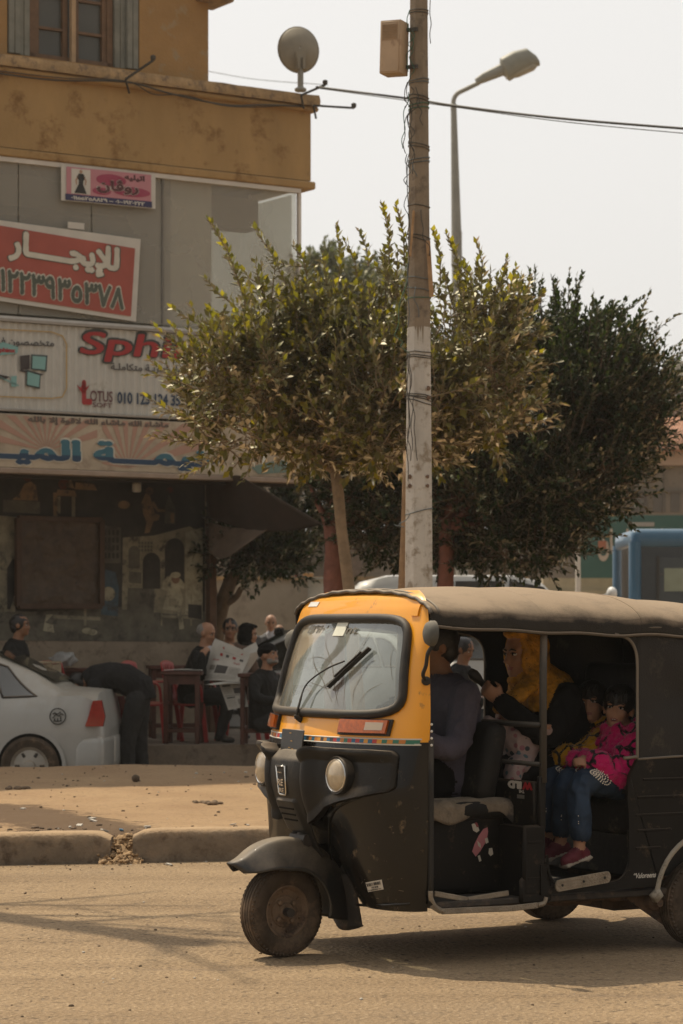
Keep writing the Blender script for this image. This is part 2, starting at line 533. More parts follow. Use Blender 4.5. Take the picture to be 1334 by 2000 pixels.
def soil_mat():
    m = bpy.data.materials.new('trodden sandy soil'); m.use_nodes = True
    nt = m.node_tree; N = nt.nodes; L = nt.links; p = N['Principled BSDF']
    tc = N.new('ShaderNodeTexCoord')
    def noise_(scale, det=6, rg=.6):
        n = N.new('ShaderNodeTexNoise'); n.inputs['Scale'].default_value = scale; n.inputs['Detail'].default_value = det; n.inputs['Roughness'].default_value = rg
        L.new(tc.outputs['Object'], n.inputs['Vector']); return n.outputs['Fac']
    def rng(s, a, b, c=0., d=1.):
        r = N.new('ShaderNodeMapRange'); r.inputs[1].default_value = a; r.inputs[2].default_value = b; r.inputs[3].default_value = c; r.inputs[4].default_value = d
        L.new(s, r.inputs[0]); return r.outputs[0]
    def mix(f, a, b):
        x = N.new('ShaderNodeMix'); x.data_type = 'RGBA'; L.new(f, x.inputs[0])
        for i, c in ((6, a), (7, b)):
            if isinstance(c, tuple): x.inputs[i].default_value = col4(c)
            else: L.new(c, x.inputs[i])
        return x.outputs[2]
    c = mix(rng(noise_(1.6, 7), .35, .65), (.33, .215, .122), (.41, .28, .16))
    c = mix(rng(noise_(16, 5, .75), .52, .66, 0, .6), c, (.24, .16, .10))
    c = mix(rng(noise_(38, 4, .75), .57, .66, 0, .75), c, (.14, .10, .07))
    c = mix(rng(noise_(3.2, 5, .7), .52, .68, 0, .5), c, (.29, .19, .115))
    # damp drain streak that runs down to the gap in the kerb (vertex colour mask follows its own outline)
    at_ = N.new('ShaderNodeAttribute'); at_.attribute_name = 'damp'
    sm = N.new('ShaderNodeMath'); sm.operation = 'ADD'; L.new(at_.outputs['Fac'], sm.inputs[0]); L.new(rng(noise_(9, 5, .7), .3, .7, -.22, .22), sm.inputs[1])
    c = mix(rng(sm.outputs[0], .42, .60, 0, .9), c, (.115, .075, .047))
    L.new(c, p.inputs['Base Color']); p.inputs['Roughness'].default_value = .95; p.inputs['Specular IOR Level'].default_value = .2
    bp = N.new('ShaderNodeBump'); bp.inputs['Strength'].default_value = 1; bp.inputs['Distance'].default_value = .018
    L.new(noise_(26, 6, .72), bp.inputs['Height']); L.new(bp.outputs[0], p.inputs['Normal'])
    return m

GROUND = ground_mat(); SOIL = soil_mat()
CONC = mat('kerb concrete', (.19, .145, .10), .92, var=.28, vs=5, bump=.8, bs=45, spots=.45, scol=(.10, .07, .045), sscale=9, dust=.95, dcol=(.38, .26, .15))  # sandy top; face shade and sunlight on top are put into the colour

b = MB()
ts = [(-60, 0), (4, 0), (16.6, 0), (18, -.02), (20, -.22), (24.4, -.23), (28.4, -.23), (33, -.15), (60, -.15), (900, -.15)]
xs = [-400, -30, -6, 6, 30, 400]
vs = []; fs = []
for t, z in ts:
    for x in xs: vs.append((x, t + .2 * x, z))
for j in range(len(ts) - 1):
    for i in range(len(xs) - 1):
        a = j * len(xs) + i
        fs.append((a, a + 1, a + 1 + len(xs), a + len(xs)))
b.add(vs, fs)
tag(b.build('road', GROUND), kind='structure')

# the raised median: one sheet of trodden soil, 18 cm above the road
def island():
    X = sorted(set([-40, -20, -10, -7] + [round(-5 + .05 * i, 3) for i in range(0, 130)] + [1.6 + .2 * i for i in range(1, 30)] + [10, 20, 40]))
    T = [.22 + .055 * i for i in range(0, 130)] + [7.4, 7.7, 8.0, 8.3, 8.42]
    def h(x, t):
        z = .176 + .03 * noise.noise(Vector((x * .7, t * .7, 3))) + .011 * noise.noise(Vector((x * 3.1, t * 3.1, 9))) + .004 * noise.noise(Vector((x * 9, t * 9, 1)))
        d = math.hypot((x + 1.365) * 1.0, t - .2)
        z -= .10 * math.exp(-(d / .22) ** 2)
        if t > 7.8: z -= (t - 7.8) * .06
        return z
    vs = []; fs = []; damp = []
    nx = len(X)
    path = [(-3.5, 2.9), (-2.55, 2.55), (-2.15, 1.7), (-1.75, .9), (-1.45, .3)]
    for t in T:
        for x in X:
            y = kerb_y(x) + t
            z = h(x, t)
            vs.append((x, y, z))
            best = 9
            for (x0, y0), (x1, y1) in zip(path, path[1:]):
                q = max(0, min(1, ((x - x0) * (x1 - x0) + (t - y0) * (y1 - y0)) / ((x1 - x0) ** 2 + (y1 - y0) ** 2)))
                w = .26 + .20 * (1 - abs(.7 - (y0 + q * (y1 - y0)) / 2.9))
                best = min(best, math.hypot(x - x0 - q * (x1 - x0), (t - y0 - q * (y1 - y0)) * .8) / w)
            d2 = abs(t - .42) / .2 if -2.6 < x < -.95 else 9       # the strip along the back of the kerb
            best = min(best, d2 + .35 * abs(x + 1.6))
            damp.append(max(0, 1 - best * .55))
    for j in range(len(T) - 1):
        for i in range(nx - 1):
            a = j * nx + i
            fs.append((a, a + 1, a + 1 + nx, a + nx))
    n = len(vs)                                         # the back edge drops to the far carriageway
    for i in range(nx):
        x, y, z = vs[(len(T) - 1) * nx + i]
        vs.append((x, y + .05, -.3)); damp.append(0)
    for i in range(nx - 1):
        a = (len(T) - 1) * nx + i
        fs.append((a, a + 1, n + i + 1, n + i))
    me = bpy.data.meshes.new('median'); me.from_pydata(vs, [], fs)
    at_ = me.attributes.new('damp', 'FLOAT', 'POINT'); at_.data.foreach_set('value', damp)
    me.materials.append(SOIL); me.polygons.foreach_set('use_smooth', [True] * len(me.polygons)); me.update()
    o = bpy.data.objects.new('median', me); COL.objects.link(o)
    tag(o, kind='structure')
    return h
ISL = island()
def isl_z(x, y): return ISL(x, y - kerb_y(x))

def kerb(x0, x1, dz):
    b = MB()
    n = int((x1 - x0) / .06) + 1
    prof = [(.0, -.03), (.0, .06), (.006, .13), (.016, .170), (.036, .188), (.10, .194), (.2, .19), (.26, .178), (.28, .1)]
    rings = []
    for i in range(n + 1):
        x = x0 + (x1 - x0) * i / n
        e = min(i, n - i)
        sh = {0: .80, 1: .95, 2: .99}.get(e, 1) if (x0 > -10 and e == i) or (x1 < 10 and e == n - i) else 1
        ring = []
        for k, (d, z) in enumerate(prof):
            w = noise.noise(Vector((x * 2.3, k * .35, dz * 40)))
            w2 = noise.noise(Vector((x * 8, k * 1.1, 5)))
            dd = d + .005 * w + .006 * w2 + (1 - sh) * .035 * (1 if d < .1 else -.3)
            ring.append((x, kerb_y(x) + dd, (z + dz) * (sh if z > 0 else 1) + .005 * w * (z > .1) + .006 * w2 * (z > .05)))
        rings.append(ring)
    b.loft(rings, closed=True, cap=True)
    return tag(b.build('kerb', CONC, sharp=50), kind='structure')
kerb(-26, -1.435, 0.0)
kerb(-1.30, 26, .012)
# rubble in the broken gap
b = MB(); rnd = random.Random(4)
def heap(u, v):
    x = -1.50 + .26 * u; d = -.10 + .42 * v
    z = .012 + .13 * max(0, min(1, (d + .06) / .28)) * (1 - .35 * abs(u - .5)) + .030 * noise.noise(Vector((x * 16, d * 16, 0))) + .022 * noise.noise(Vector((x * 38, d * 38, 3)))
    return Vector((x, kerb_y(x) + d, z if .04 < v else -.02))
b.grid(heap, 40, 40)
for i in range(110):
    x = rnd.gauss(-1.37, .055); d = rnd.uniform(-.10, .24); s = rnd.uniform(.004, .020) * rnd.choice((.6, .8, 1, 1.3))
    n0 = len(b.v); b.ell((x, kerb_y(x) + d, .02 + .13 * max(0, min(1, (d + .06) / .28))), (s * rnd.uniform(.8, 2.0), s, s * .7), Matrix.Rotation(rnd.uniform(0, 3), 3, 'Z') @ Matrix.Rotation(rnd.uniform(-.9, .9), 3, 'X'), 7, 5)
    for k in range(n0, len(b.v)): b.v[k] += Vector((rnd.uniform(-1, 1), rnd.uniform(-1, 1), rnd.uniform(-1, 1))) * s * .25
tag(b.build('rubble', mat('dry earth clods', (.34, .22, .115), .95, var=.4, vs=20, bump=1, bs=90), sharp=80), kind='stuff')

# cafe pavement across the far carriageway
PAVE = mat('worn pavement', (.22, .175, .13), .9, var=.3, vs=2.5, bump=.5, bs=30, spots=.4, scol=(.12, .09, .07), sscale=4)
b = MB()
pts = [(-30, 27.55 - 6), (-.25, 27.5), (-.25, 33.2), (-30, 33.2)]
b.prism([(x, y, -.3) for x, y in pts], (0, 0, .5))
tag(b.build('pavement', PAVE), kind='structure')

# ------------------------------------------------------------------ the corner building
AF = math.atan(.645)
U = Vector((-math.cos(AF), -math.sin(AF), 0)); NF = Vector((math.sin(AF), -math.cos(AF), 0))
FC = Vector((-.371, 29.9, 0))
RZF = math.atan2(U.y, U.x)
def fac(px, py, off=0.0):
    "local (x, z) on the facade plane that lies off in front of the main one"
    d = Vector(((px - CX) / F, 1, -(py - HY) / F)); c = Vector((0, 0, EYE))
    q = FC + NF * off
    t = (q - c).dot(NF) / d.dot(NF)
    P = c + d * t - FC
    return P.dot(U), P.z
OCHRE = mat('ochre plaster', (.39, .25, .105), .92, var=.16, vs=1.6, bump=.55, bs=38, spots=.36, scol=(.21, .115, .04), sscale=2.2, streak=.6)
OCHRE2 = mat('ochre plaster wall', (.34, .20, .078), .92, var=.14, vs=1.3, bump=.5, bs=35, spots=.25, scol=(.33, .25, .15), sscale=5)
LEDGE = mat('weathered ledge', (.36, .24, .12), .92, var=.3, vs=7, bump=.8, bs=30, spots=.5, scol=(.19, .13, .08), sscale=9)
WHITEP = mat('white rail paint', (.62, .58, .52), .6, var=.12)
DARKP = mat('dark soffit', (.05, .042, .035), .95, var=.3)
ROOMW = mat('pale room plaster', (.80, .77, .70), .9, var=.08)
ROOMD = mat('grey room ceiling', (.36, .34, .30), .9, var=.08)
bd = empty('corner_building', FC, RZF, 'ochre corner building with a glazed first floor above a dark cafe', 'building')
zc_ = fac(300, 925, 0)[1]; ZB = fac(588, 368)[1]; ZT = fac(606, 196)[1]; ZS = fac(588, 660, .02)[1]
XL = 11.0
xr = fac(607, 300)[0]
# parapet band with mouldings
b = MB(); b.box(((XL + xr) / 2, -.15, (ZB + ZT) / 2 + .02), (XL - xr, .3, ZT - ZB - .16))
b.build('parapet', OCHRE, bd)
b = MB()
b.box(((XL + xr) / 2 - .03, -.13, ZB + .045), (XL - xr + .05, .32, .09), bev=.015)
b.box(((XL + xr) / 2 - .03, -.12, ZT - .11), (XL - xr + .08, .40, .06), bev=.02)
b.build('moulding', OCHRE, bd)
b = MB()
n = 60
rings = []
for i in range(n + 1):
    x = xr - .06 + (XL - xr + .06) * i / n
    w = .012 * noise.noise(Vector((x * 2, 0, 7))); w2 = .012 * noise.noise(Vector((x * 6, 3, 7)))
    rings.append([(x, .11 + w, ZT - .078), (x, .115 + w2, ZT - .02 + w), (x, .09 + w, ZT + .045 + w2), (x, -.3, ZT + .06 + w2), (x, -.3, ZT - .078)])
b.loft(rings); b.build('ledge', LEDGE, bd)
# side returns of the band and of the storeys below, so that the block has depth
b = MB(); b.box((xr + .14, -4.3, (ZB + ZT) / 2), (.28, 8.0, ZT - ZB - .05)); b.box((5.3, -4.2, ZB + .2), (10.6, 8.2, .14)); b.build('roof_slab', ROOMD, bd)
# upper wall with its window opening
wx1, wz1 = fac(407, 60, -.16)
sx0, _ = fac(272, 60, -.16); sx1, _ = fac(14, 60, -.16)
wz0 = fac(150, 122, -.16)[1]; wzt = wz0 + 1.75
b = MB()
for x0, x1, z0, z1 in ((wx1, sx0, ZT, 13), (sx1, XL, ZT, 13), (sx0, sx1, ZT, wz0), (sx0, sx1, wzt, 13)):
    b.box(((x0 + x1) / 2, -.30, (z0 + z1) / 2), (x1 - x0, .28, z1 - z0))
b.box((wx1 + .14, -3.5, ZT + 2.7), (.28, 6.1, 5.4))
b.build('wall', OCHRE2, bd)
b = MB(); b.box((wx1 - .03, -.2, fac(407, 3, -.16)[1] + .04), (.4, .5, .12), bev=.02); b.build('cornice', LEDGE, bd)
wood = mat('brown window wood', (.15, .085, .045), .7, var=.25, vs=9)
wpost = mat('bare window post', (.42, .29, .17), .8, var=.2)
shut = mat('grey shutter paint', (.20, .20, .17), .75, var=.2, vs=6)
gl = glass_mat('window glass', (.25, .28, .27), .60, (.15, .15, .13), .6)
win = MB(); mid = (sx0 + sx1) / 2
win.box((mid, -.28, wz0 + .03), (1.0, .1, .06)); win.box((mid, -.28, wzt - .03), (1.0, .1, .06))
for s in (-1, 1):
    win.box((mid + s * .48, -.28, (wz0 + wzt) / 2), (.07, .1, wzt - wz0))
    for dz in (.36, .72, 1.08, 1.44): win.box((mid + s * .24, -.275, wz0 + dz), (.40, .035, .03))
    for k in (.07, .42): win.box((mid + s * k, -.272, (wz0 + wzt) / 2), (.055, .05, wzt - wz0 - .1))
wf = win.build('window', wood, bd)
b = MB(); b.box((mid, -.20, (wz0 + wzt) / 2), (.05, .06, wzt - wz0)); b.build('window_post', wpost, wf)
b = MB(); b.box((mid, -.30, (wz0 + wzt) / 2), (.86, .012, wzt - wz0 - .1)); b.build('pane', gl, wf)
b = MB(); b.box((mid, -.6, (wz0 + wzt) / 2), (2.2, .02, wzt - wz0 + .2)); b.build('curtain', mat('brown curtain', (.10, .07, .045), .9), wf)
for s in (-1, 1):
    sh = MB()
    a0 = mid + s * .53; a1 = (sx0 + .02 if s < 0 else sx1 - .02)
    half = (a1 - a0) / 2
    for k in (0, 1):
        c0 = a0 + half * k; c1 = c0 + half
        y0 = -.22 + .05 * k
        for xx in (c0, c1): sh.box((xx + (.03 if xx == min(c0, c1) else -.03), y0, (wz0 + wzt) / 2), (.07, .045, wzt - wz0 - .02), bev=.006)
        for j in range(42):
            sh.box(((c0 + c1) / 2, y0, wz0 + .05 + j * .04), (abs(half) - .1, .03, .016), Matrix.Rotation(.6, 3, 'X'))
    sh.build('shutter', shut, bd)
# glazed first floor: rail, mullions, panes, room behind
ZR0 = ZS - .02
b = MB()
b.box((XL / 2 + .12, -.03, ZB - .03), (XL, .07, .05)); b.box((XL / 2 + .12, -.03, ZS - .01), (XL, .07, .05))
b.box((.13, -.03, (ZB + ZS) / 2), (.035, .05, ZB - ZS - .08))
b.build('glazing_frame', WHITEP, bd)
mull = [fac(p, 480, -.02)[0] for p in (318, 180, 37)]
b = MB()
for x in mull[:1]: b.box((x, -.035, (ZB + ZS) / 2), (.02, .04, ZB - ZS - .08))
b.build('mullion', mat('grey seal', (.18, .17, .15), .7), bd)
pg = glass_mat('shop glass', (.86, .86, .82), .80, (.60, .575, .52), .32, .02)
edges = [.16] + [mull[0]] + [mull[1], mull[2], XL]
for a, c in zip(edges, edges[1:]):
    b = MB(); b.box(((a + c) / 2, -.035, (ZB + ZS) / 2), (c - a - .014, .008, ZB - ZS - .09)); b.build('pane', pg, bd)
b = MB(); b.box((.13, -2.3, (ZB + ZS) / 2), (.012, 4.2, ZB - ZS - .1)); b.build('side_pane', pg, bd)
# room behind the panes
c0 = fac(402, 480, -.3)[0]; c1 = fac(322, 480, -.3)[0]
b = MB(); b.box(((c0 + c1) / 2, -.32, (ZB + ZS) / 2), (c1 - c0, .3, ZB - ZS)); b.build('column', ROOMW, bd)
b = MB(); b.box((6.2, -3.9, (ZB + ZS) / 2), (9.4, .1, ZB - ZS + .1)); b.box((1.6, -6.2, (ZB + ZS) / 2), (3.2, .1, ZB - ZS + .1)); b.build('back_wall', mat('shaded room plaster', (.5, .46, .38), .9, var=.1), bd)  # darker copy of the room plaster, its shade put into the colour
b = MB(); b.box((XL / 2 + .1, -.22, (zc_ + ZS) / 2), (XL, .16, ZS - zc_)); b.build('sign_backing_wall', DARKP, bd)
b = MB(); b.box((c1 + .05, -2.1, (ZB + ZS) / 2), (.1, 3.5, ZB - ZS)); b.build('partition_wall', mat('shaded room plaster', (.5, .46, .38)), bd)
b = MB(); b.box((5.3, -4.0, ZS - .10), (10.9, 7.96, .14)); b.build('floor_slab', ROOMD, bd)
b = MB(); b.box((2.0, -.9, ZB - .22), (3.5, .3, .36)); b.box((1.05, -2.3, ZB - .3), (.25, 3.2, .5)); b.build('ceiling_beam', ROOMD, bd)
# ground floor: recessed wall, dark ceiling, post at its end
YW = -1.43 * math.cos(AF)
gx0 = fac(402, 1100, YW)[0]
zp = .2
zc = fac(300, 925, 0)[1]
b = MB()
b.box(((gx0 + XL) / 2, YW - .15, (zp + zc) / 2), (XL - gx0, .3, zc - zp))
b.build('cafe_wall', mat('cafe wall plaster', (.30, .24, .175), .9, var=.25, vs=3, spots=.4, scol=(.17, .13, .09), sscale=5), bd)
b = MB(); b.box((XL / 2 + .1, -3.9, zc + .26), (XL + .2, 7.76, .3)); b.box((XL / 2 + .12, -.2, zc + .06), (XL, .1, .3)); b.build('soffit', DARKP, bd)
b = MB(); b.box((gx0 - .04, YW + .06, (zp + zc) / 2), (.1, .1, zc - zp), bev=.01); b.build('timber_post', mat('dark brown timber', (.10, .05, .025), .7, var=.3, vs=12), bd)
b = MB(); b.box((XL / 2, -7.7, 3.5), (XL, .2, 7)); b.build('rear_wall', mat('rear plaster', (.25, .19, .13), .9, var=.2), bd)

# ------------------------------------------------------------------ signs and banners on the building
RED = mat('banner red', (.37, .085, .06), .6, var=.15, vs=2)
BWHITE = mat('banner white', (.58, .55, .49), .55, var=.08)
BGREY = mat('letter dark green grey', (.085, .10, .075), .6)
LWHITE = mat('letter off white', (.60, .57, .48), .6)
def board(name, corners, th, m, parent, off=0.0):
    "a thin panel through four photo points on a facade plane; returns (origin, ux, uy, w, h) of its face, in facade coordinates"
    P = [fac(px, py, off) for px, py in corners]          # lower left, lower right, upper right, upper left as seen
    o = Vector((P[0][0], off, P[0][1])); r_ = Vector((P[1][0], off, P[1][1])); u_ = Vector((P[3][0], off, P[3][1]))
    b = MB(); b.prism([(x, off - .004, z) for x, z in P], (0, -th, 0))
    ob = b.build(name, m, parent)
    return ob, o, (r_ - o), (u_ - o)
def panel_at(o, ux, uy, off):
    return lambda a, c: Vector(o) + ux * a + uy * c + Vector((0, off, 0))
def quad(mb, f, a0, c0, a1, c1, mi=0):
    mb.add([f(a0, c0), f(a1, c0), f(a1, c1), f(a0, c1)], [(0, 1, 2, 3)], mi)
def disc(mb, f, a, c, ra, rc, mi=0, n=20, a0=0, a1=2 * PI):
    mb.add([f(a + ra * math.cos(a0 + (a1 - a0) * i / n), c + rc * math.sin(a0 + (a1 - a0) * i / n)) for i in range(n)], [tuple(range(n))], mi)
def write(mb, f, s, a, c, w, h, mi, bold=.05, ar=True, shear=0.0, grow=0.0, split=None, res=56):
    o = f(a, c); ux = (f(a + 1, c) - o); uy = (f(a, c + 1) - o)
    letters(mb, s, o, ux, uy, w, h, bold, res, ar, mi, shear, grow, split)
INKS = {}
def ink(name, c):
    if name not in INKS: INKS[name] = mat('ink ' + name, c, .65, var=.45 if 'mural' in name else .06, vs=5, spots=.35 if 'mural' in name else 0, scol=(.05, .045, .035), sscale=7)
    return INKS[name]

# 1: white banner of the dress shop, high on the glass
t = empty('dress_banner', FC, RZF, 'small pink and white printed banner with a woman in a long dress', 'banner')
ob, o, ux, uy = board('banner_sheet', [(120, 391), (304, 408), (304, 342), (120, 322)], .006, BWHITE, t, .03)
f = panel_at(o, ux, uy, .003); g = panel_at(o, ux, uy, .006); h_ = panel_at(o, ux, uy, .009)
b = MB()
quad(b, f, .05, .2, .95, .97, 0); quad(b, f, .04, .02, .96, .20, 1)
quad(b, g, .10, .22, .30, .93, 2)
disc(b, g, .52, .7, .16, .17, 3); disc(b, g, .74, .42, .2, .14, 3); disc(b, g, .42, .36, .1, .1, 3)
# woman in a long black dress
dress = [(.13, .24), (.26, .24), (.222, .5), (.225, .6), (.245, .7), (.225, .8), (.205, .8), (.178, .8), (.155, .7), (.178, .6), (.176, .5)]
b.add([h_(x, y) for x, y in dress], [tuple(range(len(dress)))], 4)
disc(b, h_, .2, .86, .017, .05, 5)
for s in (-1, 1):
    b.add([h_(.2 + s * .03, .76), h_(.2 + s * .06, .6), h_(.2 + s * .05, .48), h_(.2 + s * .04, .48), h_(.2 + s * .045, .6), h_(.2 + s * .02, .74)], [(0, 1, 2, 3, 4, 5)], 5)
write(b, g, 'روڤان', .36, .30, .46, .45, 2, .05, grow=.03); write(b, h_, 'روڤان', .37, .325, .44, .40, 6, .035)
write(b, g, 'اتيليه', .66, .72, .22, .2, 6, .05)
write(b, g, '٠١٠٠١٩٢٠٢٢٢ – ٠١١٥٥٢٥٨٨٢٩', .10, .05, .78, .11, 2, .05, res=40)
b.build('print', [ink('pink', (.50, .22, .25)), ink('navy', (.035, .035, .10)), BWHITE, ink('rose', (.33, .05, .10)), ink('black', (.02, .02, .02)), ink('skin', (.4, .24, .16)), ink('wine', (.10, .035, .04))], t)

# 2: red to-let banner, hung slightly crooked behind the glass rail
t = empty('rental_banner', FC, RZF, 'large red banner with white lettering hung crooked on the glass', 'banner')
ob, o, ux, uy = board('banner_sheet', [(-62, 578), (266, 628), (275, 467), (-52, 423)], .008, BWHITE, t, .035)
f = panel_at(o, ux, uy, .004); g = panel_at(o, ux, uy, .008); h_ = panel_at(o, ux, uy, .012)
b = MB(); quad(b, f, .02, .055, .965, .945, 0)
write(b, g, 'للإيجـــــار', .205, .475, .675, .46, 1, .045, grow=.03)
write(b, h_, 'للإيجـــــار', .212, .49, .66, .43, 2, .045)
write(b, g, '٠١٢٢٣٩٣٥٣٧٨', .125, .10, .80, .33, 3, .04, grow=.025)
write(b, h_, '٠١٢٢٣٩٣٥٣٧٨', .132, .115, .786, .30, 1, .04)
b.build('print', [RED, BGREY, LWHITE, LWHITE], t)
b = MB(); p0 = fac(148, 441, .03); b.box((p0[0], .035, p0[1]), (.2, .006, .07)); b.build('tape', BWHITE, t)

# 3: computer shop sign on white corrugated sheet
t = empty('computer_sign', FC, RZF, 'long white corrugated shop sign with red italic lettering and a drawing of office computers', 'sign')
z0, z1 = fac(560, 826, .06)[1], ZS - .06
b = MB()
n = 420
xs_ = [.0 + i * (9.6 / n) for i in range(n + 1)]
vs = []; fs = []
for i, x in enumerate(xs_):
    y = .06 + .007 * (1 if (i // 2) % 2 else -1)
    vs += [(x, y, z0), (x, y, z1)]
for i in range(n): fs.append((2 * i, 2 * i + 2, 2 * i + 3, 2 * i + 1))
b.add(vs, fs); b.box((4.8, -.02, (z0 + z1) / 2), (9.6, .12, z1 - z0 - .01))
b.build('sheet', mat('sign sheet', (.52, .505, .455), .6, var=.10, vs=3, spots=.2, scol=(.36, .33, .27), sscale=3), t, sharp=20)
b = MB(); b.box((4.8, .05, z1 + .02), (9.62, .10, .03)); b.box((4.8, .05, z0 - .012), (9.62, .10, .024)); b.build('trim', mat('grey sign trim', (.33, .30, .26), .6), t)
def S3(px, py, off=.075): q = fac(px, py, off); return Vector((q[0], off, q[1]))
o = S3(0, 800); ux = S3(100, 805) - o; uy = Vector((0, 0, .1))
b = MB()
def put(s, px0, py0, px1, py1, mi, off=.075, **k):
    "lettering whose filled box has the lower left corner (px0, py0) and upper right (px1, py1)"
    a = S3(px0, py0, off); c = S3(px1, py0, off); d = S3(px0, py1, off)
    wx = (c - a); wx.z = (S3(px1, py0 + (px1 - px0) * .045, off) - a).z
    letters(b, s, a, wx.normalized(), (0, 0, 1), wx.length, d.z - a.z, mi=mi, **k)
put('Sphinx', 147, 708, 440, 640, 1, .074, bold=.022, ar=False, shear=.25, grow=.03)
put('Sphinx', 152, 704, 437, 646, 0, .078, bold=.024, ar=False, shear=.25)
put('حلول إداريـة متكاملـة', 216, 728, 372, 708, 2, bold=.03)
put('L', 160, 790, 180, 742, 0, bold=.05, ar=False); put('OTUS', 176, 784, 220, 762, 4, bold=.02, ar=False)
put('SOFT', 181, 795, 219, 786, 4, bold=.01, ar=False)
b.add([S3(150, 752), S3(158, 757), S3(163, 741), S3(168, 757), S3(175, 752), S3(166, 768), S3(160, 768)], [(0, 1, 2, 3, 4, 5, 6)], 0)
put('010 123 124 35', 229, 788, 352, 765, 3, bold=.04, ar=False)
put('متخصصون في ربط', -48, 678, 106, 656, 2, bold=.035)
# the framed drawing of office machines
fr = [(-60, 640), (100, 648), (122, 656), (130, 672), (130, 758), (122, 775), (100, 778), (-60, 772)]
for p_, q_ in zip(fr, fr[1:]):
    A = S3(*p_); B = S3(*q_); b.bar(A, B, .012, .006, (0, 1, 0), mi=5)
quadp = lambda pts, mi, off=.077: b.add([S3(x, y, off) for x, y in pts], [tuple(range(len(pts)))], mi)
quadp([(-30, 684), (6, 668), (36, 678), (34, 690), (0, 694)], 6)
put('Sphinx', -8, 690, 30, 678, 0, .081, bold=.06, ar=False)
quadp([(61, 692), (93, 694), (91, 726), (60, 722)], 7); quadp([(64, 695), (90, 697), (88, 722), (63, 719)], 6, .081)
quadp([(39, 695), (58, 693), (58, 721), (40, 723)], 8)
quadp([(52, 722), (80, 730), (78, 760), (51, 754)], 7); quadp([(54, 726), (78, 733), (76, 756), (53, 751)], 6, .081)
quadp([(40, 722), (86, 731), (78, 735), (38, 725)], 8); quadp([(22, 735), (33, 734), (32, 756), (22, 755)], 6)
quadp([(-8, 730), (20, 736), (8, 742), (-12, 735)], 8); quadp([(-10, 730), (38, 752), (36, 755), (-12, 733)], 9)
b.build('print', [ink('sign red', (.36, .03, .03)), ink('sign shadow', (.05, .055, .05)), ink('sign grey', (.09, .085, .08)), ink('sign navy', (.03, .055, .10)), ink('sign brown', (.14, .06, .06)),
                  ink('amber line', (.50, .34, .14)), ink('pale teal', (.22, .42, .40)), ink('slate', (.06, .08, .08)), ink('charcoal', (.05, .04, .04)), ink('teal line', (.25, .40, .38))], t)

# 4: cafe sign with sun rays
t = empty('cafe_sign', FC, RZF, 'cream and salmon cafe sign with large teal lettering above the dark shopfront', 'sign')
b = MB()
z0, z1 = zc, fac(560, 834, .10)[1]
b.box((4.75, .03, (z0 + z1) / 2), (9.7, .14, z1 - z0), bev=.01)
CRM = mat('sign cream', (.45, .375, .275), .7, var=.2, vs=3, spots=.4, scol=(.33, .26, .19), sscale=4)
b.build('sheet', CRM, t)
b = MB(); b.box((4.75, .045, z0 - .03), (9.72, .16, .06), bev=.01); b.build('trim', mat('sign lip', (.33, .25, .19), .7, var=.2), t)
b = MB()
S4 = lambda px, py, off=.104: Vector((fac(px, py, off)[0], off, fac(px, py, off)[1]))
def put4(s, px0, py0, px1, py1, mi, off, **k):
    a = S4(px0, py0, off); c = S4(px1, py0, off); d = S4(px0, py1, off)
    wx = c - a; wx.z = (S4(px1, py0 + (px1 - px0) * .042, off) - a).z
    letters(b, s, a, wx.normalized(), (0, 0, 1), wx.length, d.z - a.z, mi=mi, **k)
# rays in two fans
for cx_, cy_, x0_, x1_ in ((90, 880, -60, 190), (250, 915, 200, 420)):
    c_ = S4(cx_, cy_)
    for k in range(11):
        t0 = k / 11; t1 = t0 + .5 / 11
        def edge(t_):
            a_ = PI * (.04 + .92 * t_); x = c_.x + 3 * math.cos(a_); z = c_.z + 3 * math.sin(a_)
            q = min(1, (z1 - .02 - c_.z) / max(1e-3, z - c_.z))
            xx0 = S4(x1_, cy_).x; xx1 = S4(x0_, cy_).x
            if math.cos(a_) > 0: q = min(q, max(.05, (xx1 - c_.x) / (3 * math.cos(a_))))
            else: q = min(q, max(.05, (xx0 - c_.x) / (3 * math.cos(a_))))
            return Vector((c_.x + 3 * math.cos(a_) * q, c_.y, c_.z + 3 * math.sin(a_) * q))
        b.add([c_, edge(t0), edge(t1)], [(0, 1, 2)], 0)
put4('ماشاء الله ماشاء الله لاقوة إلا بالله', 54, 828, 330, 812, 1, .108, bold=.05)
put4('خيمـــة الميـــدان', -190, 903, 432, 838, 3, .107, bold=.05, grow=.03)
put4('خيمـــة الميـــدان', -186, 900, 428, 842, 2, .111, bold=.05, split=(.42, 4))
b.add([S4(490, 912, .107), S4(545, 898, .107), S4(590, 905, .107), S4(575, 922, .107), S4(505, 926, .107)], [(0, 1, 2, 3, 4)], 5)
b.build('print', [ink('salmon ray', (.42, .25, .185)), ink('grey brown', (.13, .10, .08)), ink('teal', (.045, .15, .20)), LWHITE, ink('deep blue', (.02, .055, .11)), ink('sea green', (.15, .22, .19))], t)

